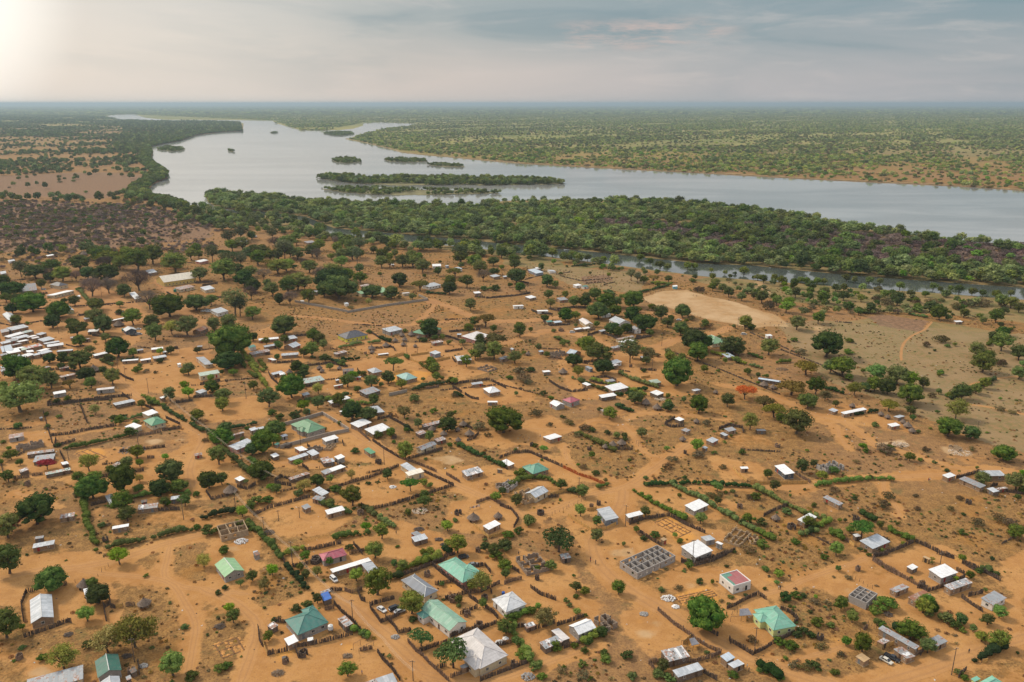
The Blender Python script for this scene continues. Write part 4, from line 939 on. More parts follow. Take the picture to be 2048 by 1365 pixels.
j S 1565,860 1640,920 1702,905 2.9 cream silver |*grey gable roofed cream house beside the round tree
j S 1588,990 1600,1012 1760,985 3.2 cream lgreen2 |*yellow house with pale green flat roof
j S 1415,910 1425,920 1450,915 2.2 whitew white |tiny white cube latrine in the empty plot
j S 750,1115 770,1125 912,1110 2.7 block pale |*grey block house with pale patched roof
j S 412,1145 430,1158 530,1140 2.5 block white |white topped block house beside the olive trees
j S 960,885 975,892 1105,882 2.3 mud white |low long white roofed row along the hedge
j S 1118,880 1125,888 1210,875 2.4 mud white |white roofed cottage in the walled market yard
j S 1215,860 1230,872 1335,855 2.3 mud silver |silver roofed row right of the white roofed cottage
j S 1200,790 1210,800 1305,790 2.3 mud white |white roofed row at the back of the market yard
j S 1295,815 1305,822 1345,815 2.3 mud white |small white store at the back of the market yard
j S 1070,805 1080,812 1150,800 2.3 mud grey |small grey store at the back of the market yard
j S 470,1005 490,1022 615,995 2.4 mud patch |long patched white roofed shed below the market
j S 468,945 475,952 555,938 2.3 mud patch |small patched shed between two dark trees
j S 340,935 360,945 412,935 2.3 mud rusty |small rust roofed square store below the market
j S 1570,770 1575,778 1618,775 2.2 mud grey |tiny grey store alone on the slope
j S 1570,1135 1600,1150 1660,1130 2.5 block silver |silver roofed house half hidden by dark trees
j S 1770,1155 1775,1162 1818,1160 2.2 mud silver |tiny silver store beside the dark trees
j S 1275,1180 1290,1190 1330,1182 2.2 mud white |small white roof beside the sand road's bend
j S 60,85 70,95 125,92 2.5 whitew silver |tiny distant house on the far left scrub
j S 365,45 380,52 440,48 2.5 mud white |tiny white roofed house on the far left sand
j S 0,175 5,195 50,185 2.6 block silver |roofless distant block house at the left edge
j S 110,1080 120,1092 175,1085 2.3 mud silver |small roof among dark trees at the left
k h 710,680 770,715 945,680 3.2 yellowg dgrey |*bright yellow house with dark grey hip roof
k S 1058,638 1115,660 1222,635 3.0 block silver |*grey block house with new silver roof
k h 1348,640 1400,680 1535,630 3.0 mud green |*green roofed house behind the round dark tree
k S 1715,690 1800,725 1925,685 3.0 pinkw pale |*long pale roofed orange walled house
k S 680,825 690,838 780,815 2.4 mud patch |small patched silver roofed mud house in sand
k S 1022,830 1030,840 1112,830 2.4 mud white |bright white roofed mud house in reed fence
k S 1435,820 1480,838 1537,830 2.8 bluegrey silver |*square blue grey house
k S 1620,860 1660,890 1775,880 2.8 mud silver2 |*wide silver roofed house with a bush at its corner
k h 935,960 985,988 1070,978 2.8 mud silver |silver pyramid roofed mud house beside the teal roofed one
k h 1168,1005 1245,1045 1337,1020 2.9 mud tealp |*pale teal hip roofed mud house
k S 1765,1068 1780,1080 1867,1068 2.3 mud silver |grey roofed store in the palisade yard
k h 1862,1110 1915,1148 2005,1130 2.8 mud white |*white roofed square house in the palisade yard
k S 1880,1205 1900,1220 1980,1220 2.3 mud white |white roofed shelter below the palisade yard
k S 400,1045 420,1075 600,1040 2.6 mud tealw |long pale teal roofed house
k S 690,960 740,975 830,970 2.6 block dark |roofless looking dark block house with open top
k S 775,1010 790,1020 885,1020 2.4 mud white |white patched roof beside the dark block house
k S 890,1130 930,1160 1045,1125 2.5 planks grey |grey patched barn behind the green tree
k S 625,1215 650,1230 805,1185 2.5 mud white |long white roofed house behind the green trees
k S 665,1085 675,1092 750,1078 2.3 mud white |small white roofed cottage beside the green tree
k S 680,1040 690,1048 715,1042 2.2 mud silver |tiny silver latrine beside the long teal roofed house
k S 410,1150 430,1168 488,1165 2.3 mud silver |small silver roof below the great dark tree
k S 165,990 185,1000 270,980 2.4 mud silver |silver roofed cottage beside a thatched hut
k S 230,990 240,1002 285,995 2.4 mud white |white roofed cottage beside a thatched hut
k S 140,870 180,885 210,875 2.4 mud white |small white roofed house in the sandy plot
k S 235,835 250,848 388,838 2.4 mud silver |long silver roofed mud shed in the sandy plot
k S 0,825 15,840 165,810 2.4 mud patch |long patched roof at the hedge corner
k g 285,765 345,785 408,760 2.6 mud silver |grey gable roofed house among shrubs
k S 255,705 270,725 382,705 2.6 mud silver |silver roofed house behind the shrubs
k S 60,715 70,725 230,710 2.5 mud white |long white roofed row behind the trees
k S 110,770 120,780 230,760 2.4 mud silver |silver shed between the rows
k S -20,770 0,785 48,775 2.6 whitew teal |small teal roofed house beside the trees
k S 480,330 510,345 565,325 2.6 cream silver |silver roofed house left of the walled school trees
k S 850,335 890,355 905,335 3.0 cream lgreen |cream gable end building in the walled school
k S 875,285 900,300 975,295 3.0 pinkw patch |pinkish roofed classroom in the walled school
k S 1005,310 1040,345 1100,335 3.0 cream lgreen |pale green roofed classroom in the walled school
k S 780,275 790,285 845,280 2.8 cream white |tiny white building behind the walled school
k S 1210,340 1225,350 1280,345 2.6 cream pale |small pale store at the corner of the walled school
k S 750,425 765,435 790,430 2.4 whitew silver |tiny white kiosk in the walled school yard
k S 400,405 410,412 435,408 2.3 whitew white |tiny white store left of the walled school
k S 1400,280 1430,300 1530,280 2.8 whitew silver |*white walled house beside the brown acacia
k S 1440,120 1460,132 1530,130 2.8 whitew white |far white roofed hall by the riverside trees
k S 1615,148 1650,160 1705,155 2.8 whitew skyblue |far sky blue roofed house by the river
k S 1560,125 1570,132 1592,130 2.4 bluegrey silver |tiny far blue store beside the white hall
k S 1915,205 1950,220 2005,215 2.6 mud silver |far silver roofed house right of the bare tree
k S 2020,210 2030,218 2060,215 2.4 mud silver |tiny far silver store right of the bare tree
k S 1790,340 1800,350 1850,345 2.4 mud white |small house at the fenced yard's left corner
k S 1125,112 1130,118 1155,116 2.2 whitew white |tiny white box kiosk on the far sand
k S 1645,672 1655,680 1690,680 2.4 mud skyblue |small sky blue roof among dark fences
k S 1450,738 1465,750 1550,735 2.3 mud patch |low patched shed in the dark fenced yard
k S 2000,865 2010,875 2060,868 2.4 mud dark |small dark roofed house at the yard corner
l G 80,792 100,800 142,802 2.4 mud silver |small silver sheet roof in the open scrub
l S 310,965 350,980 408,975 2.4 mud white |white roofed mud house with open porch
l G 530,825 590,840 682,825 2.7 mud skyblue |*sky blue gable roofed house
l S 855,900 900,915 978,895 2.8 whitew white |*white walled white roofed double house
l S 870,925 890,935 950,920 2.4 mud pale |pale low front roof of the white walled double house
l S 680,935 720,955 745,950 2.5 bluegrey grey |narrow blue grey shed behind the round dark tree
l S 885,780 905,790 995,770 2.5 mud grey |grey roofed house below the white roofed longhouse
l S 940,730 990,745 1085,725 2.7 cream white |*white roofed longhouse beside the mango grove
l S 930,708 950,718 1080,690 2.6 cream patch |patched roof behind the white roofed longhouse
l G 870,560 950,595 985,555 3.2 whitew silver |*pale gabled mission building
l S 830,595 850,610 1110,640 3.0 whitew dgrey |long dark roofed mission wing
l G 1045,620 1075,645 1120,632 3.0 whitew grey |white gable end of the mission wing
l S 795,505 820,520 890,515 2.8 whitew silver |silver roofed house behind the mission building
l G 628,560 685,600 742,590 2.8 cream pale |*pale rusty gable roofed house beside the mission
l S 425,575 440,585 500,578 2.4 mud skyblue |small pale blue roofed store in the dark fenced yard
l S 370,570 380,580 425,575 2.3 mud teal |small teal roofed store in the dark fenced yard
l S 595,632 605,640 660,630 2.2 reed white |first white topped stall of the roadside pair
l S 662,625 672,634 725,625 2.2 reed white |second white topped stall of the roadside pair
l S 800,645 810,655 850,645 2.3 mud silver |small silver shed under the mission trees
l S 285,478 300,492 388,490 2.6 whitew white |*small white ruined looking house in palisade
l S 95,440 110,452 192,448 2.8 whitew white |roofless white block house on the open sand
l S 220,375 240,390 292,378 2.4 mud white |small white roofed house left of the round bright trees
l S 455,390 480,405 545,398 2.6 mud grey |grey roofed house right of the round bright trees
l S 220,160 290,190 350,185 2.8 bluegrey skyblue |*far blue grey roofed house near the channel
l S 260,145 290,152 335,150 2.6 whitew white |far white roofed house behind the blue grey one
l S 378,160 400,172 448,168 2.6 whitew silver |far silver roofed house beside the yellow green tree
l S 595,280 610,290 655,282 2.4 whitew white |far white cottage by the garden beds
l S 660,290 670,298 710,292 2.3 whitew teal |far teal roofed cottage by the garden beds
l S 825,390 850,405 905,390 2.6 cream pale |pale roofed house hidden in the trees
l S 1378,285 1385,295 1418,290 2.6 skyw white |*small turquoise pavilion at the playing field
l H 1580,705 1700,755 1820,735 2.9 cream lgreen |*long pale green hip roofed hall
l S 1768,830 1820,862 1868,852 2.4 mud skyblue |narrow blue silver roofed house behind the hedge
l S 1175,1050 1220,1070 1292,1060 2.6 mud lgreen2 |pale green grey roofed house behind the hedge
l S 852,1095 900,1130 1030,1100 2.8 mud white |*brilliant white roofed house between two hedges
l S 800,1165 815,1185 935,1165 2.4 planks white |long white open sided shelter on posts
l S 655,1070 700,1088 745,1085 2.4 mud white |white roofed kiosk left of the brilliant white roofed house
l S 835,1045 860,1058 925,1048 2.4 planks grey |grey roof in the dark stockade
l S 1198,1140 1260,1165 1335,1160 2.3 planks white |long broken white roofed shed right of the brilliant white roofed house
l S 1535,1115 1560,1130 1608,1120 2.3 mud white |small white roofed mud house near the flame tree
l H 490,1200 565,1225 640,1200 3.0 block maroon |*maroon hip roofed block house
l S 1120,855 1135,865 1200,858 2.2 planks white |white scraps roof under the thin tree
l S 0,865 15,878 78,860 2.4 mud grey |small grey shed left of the dark green tree
l S 310,810 320,818 352,812 2.3 mud skyblue |small blue roofed shed beside the dark hedge
m S 120,635 130,645 170,642 2.4 whitew white |tiny white house below the playing field
m S 1530,532 1540,540 1592,538 2.2 mud white |small pale shelter by the green field
m S 55,955 60,965 228,990 2.2 planks skyblue |long narrow pale roof beside the two thatched huts
n S 1455,820 1465,828 1500,822 2.8 mud skyblue |distant blue roofed house at the wood's edge
n S 1400,858 1410,866 1450,858 2.8 mud silver |distant silver roofed house under the trees
n S 1110,885 1125,892 1165,888 3.0 whitew silver |distant long white walled house
n S 1790,860 1800,868 1850,862 2.6 mud grey |distant grey roofs under the mixed trees
"""
# the crowded market at the left edge: short rows of tin roofed stalls
MARKET = """
j S 0,640 10,665 70,640 3.0 mud grey
j S 70,628 95,645 232,615 3.4 mud silver
j S 55,690 70,702 200,665 2.8 mud white
j S 190,655 205,665 272,648 2.6 mud tealw
j S 100,705 115,718 240,690 2.6 mud silver
j S 210,690 225,702 300,685 2.6 mud white
j S 255,705 262,712 318,700 2.8 mud pale
j S 310,670 325,682 375,665 2.6 mud silver
j S 40,725 55,738 150,722 2.6 mud grey
j S 140,725 155,738 232,722 2.6 mud white
j S 0,740 15,755 90,742 2.6 mud silver
j S 95,752 105,765 180,748 2.6 mud grey
j S 330,715 345,735 440,712 3.0 mud silver
j S 345,740 358,755 480,735 3.0 mud silver
j S 365,765 378,778 510,760 2.8 mud silver2
j S 435,800 450,815 575,805 2.4 planks silver
j S 0,775 18,820 95,780 3.0 mud skyblue
j S 100,785 112,798 200,780 2.6 mud white
j S 205,778 218,792 345,765 2.9 mud redstrip
j S 205,805 215,820 270,808 2.6 mud white
j S 165,790 175,805 215,795 2.6 mud lgreen2
j S 320,795 330,812 405,790 2.8 mud white
j S 325,820 335,835 422,812 2.6 mud silver
j S 55,815 65,832 170,812 2.8 mud white
j S 70,845 80,865 165,845 2.9 mud silver
j S 180,845 192,862 280,835 2.9 mud white
j S 260,835 270,848 325,840 2.6 mud silver
j S 0,835 5,850 60,840 2.6 mud grey
j S 90,905 98,915 138,905 2.3 mud white
j S 165,915 175,925 220,918 2.3 mud white
j S 0,935 15,950 60,940 2.5 mud silver
j S 0,960 10,975 50,965 2.5 mud grey
"""
HUTS = """a 838,365,72|a 1458,560,70|f 1830,765,58|g 1785,985,52|g 1985,965,38|g 1455,262,34|g 1548,298,32|g 1660,260,24|g 1755,300,40|g 1705,222,34|g 1665,345,26|h 1575,195,26|h 1465,340,28|h 905,385,34|h 975,375,38|h 845,400,28|h 1260,88,38|h 1170,50,36
i 770,65,24|i 985,128,24|i 1035,148,22|i 1150,185,22|i 1188,218,34|i 1220,255,28|m 112,1030,34|m 178,1048,28|l 505,1000,38|l 1728,1158,22|l 1170,1235,28|l 225,850,22|k 1160,745,24|k 1235,735,24|k 1290,695,32|k 1215,700,22|k 1225,775,24|k 1320,785,18|k 970,808,30|k 1085,785,30|k 975,835,22
k 310,1000,28|k 552,965,26|k 573,988,22|k 1210,690,20|k 1348,715,18|k 712,965,22|k 430,1000,10|j 735,985,48|j 660,45,30|j 935,620,44|i 200,915,34
n 862,880,9|n 915,868,9|n 905,885,9|n 933,888,9|n 968,864,9|n 1020,862,9|n 1047,864,9|n 1042,876,9|n 1090,872,9|n 985,885,9"""
# unfinished walls: tile, A, B, C, height, x-partitions, y-partitions, wall | label
SHELLS = """
d 205,68 385,184 828,42 3.0 .28,.62 .14,.28,.44,.6,.72,.86 blockl |big roofless grey block house with many rooms beside the track
e 500,410 680,492 840,418 3.0 .33,.66 .3,.55,.78 blockl |roofless grey block house with small rooms among scrub
h 128,1255 215,1370 375,1310 2.2 .35,.7 .4 mudl |weathered roofless mud brick shell behind the mint twin roofed house
f 1735,1008 1770,1088 1982,1035 3.0 .5 .35,.65 mudb |roofless tan block house at the hedge corner
f 122,355 135,390 352,355 2.2 .3,.6 .5 mudl |broken block wall shell on the left beside the rusty roof
g 455,385 505,405 600,380 2.0 .5 .5 mudl |broken walls of a small ruin below the concrete wall
g 590,385 640,390 752,355 1.4 .5 .5 mudb |low tan wall stub beside the white roofed block store
g 1965,670 2000,700 2090,660 2.2 .5 .5 mudl |small ruined mud walls right of the grey house with white square
h -10,690 60,710 115,645 2.4 .3,.6 .5 blockl |grey block ruin left of the green roofed mud house
h 115,735 195,800 290,745 2.6 .5 .5 mudb |unroofed half of the half finished house
h 1785,1110 1915,1155 2060,1075 1.5 .4,.7 .5 mudb |low sandy block foundations behind the small cube latrine
i 498,480 570,520 675,475 2.6 .4,.7 .4,.7 blockl |roofless grey block house between four small green trees
i -20,1010 10,1060 60,1030 1.3 .5 .5 mudb |low broken block walls at the scrub edge
i 1485,340 1560,365 1648,375 1.8 .5 .5 mudb |crumbled pale ruin with rubble on the right
l 385,820 440,840 525,810 2.4 .3,.6 .5 mudl |brown ruined compound walls left of the sky blue roofed house
d -60,640 60,740 165,680 2.4 .5 .5 mudl |tan roofless shell beside the green shrub
k 1820,940 1900,965 1990,945 1.5 .5 .5 mudl |low unfinished walls right of the wide silver roofed house
"""
TRENCH = """
b 160,930 235,1060 475,1010 .5 .55|d 775,440 830,500 1250,470 .3,.6 .5|h 1240,985 1440,1095 1545,1065 .3,.5,.7 .35,.7|f 610,430 760,495 872,470 .5 .5
"""
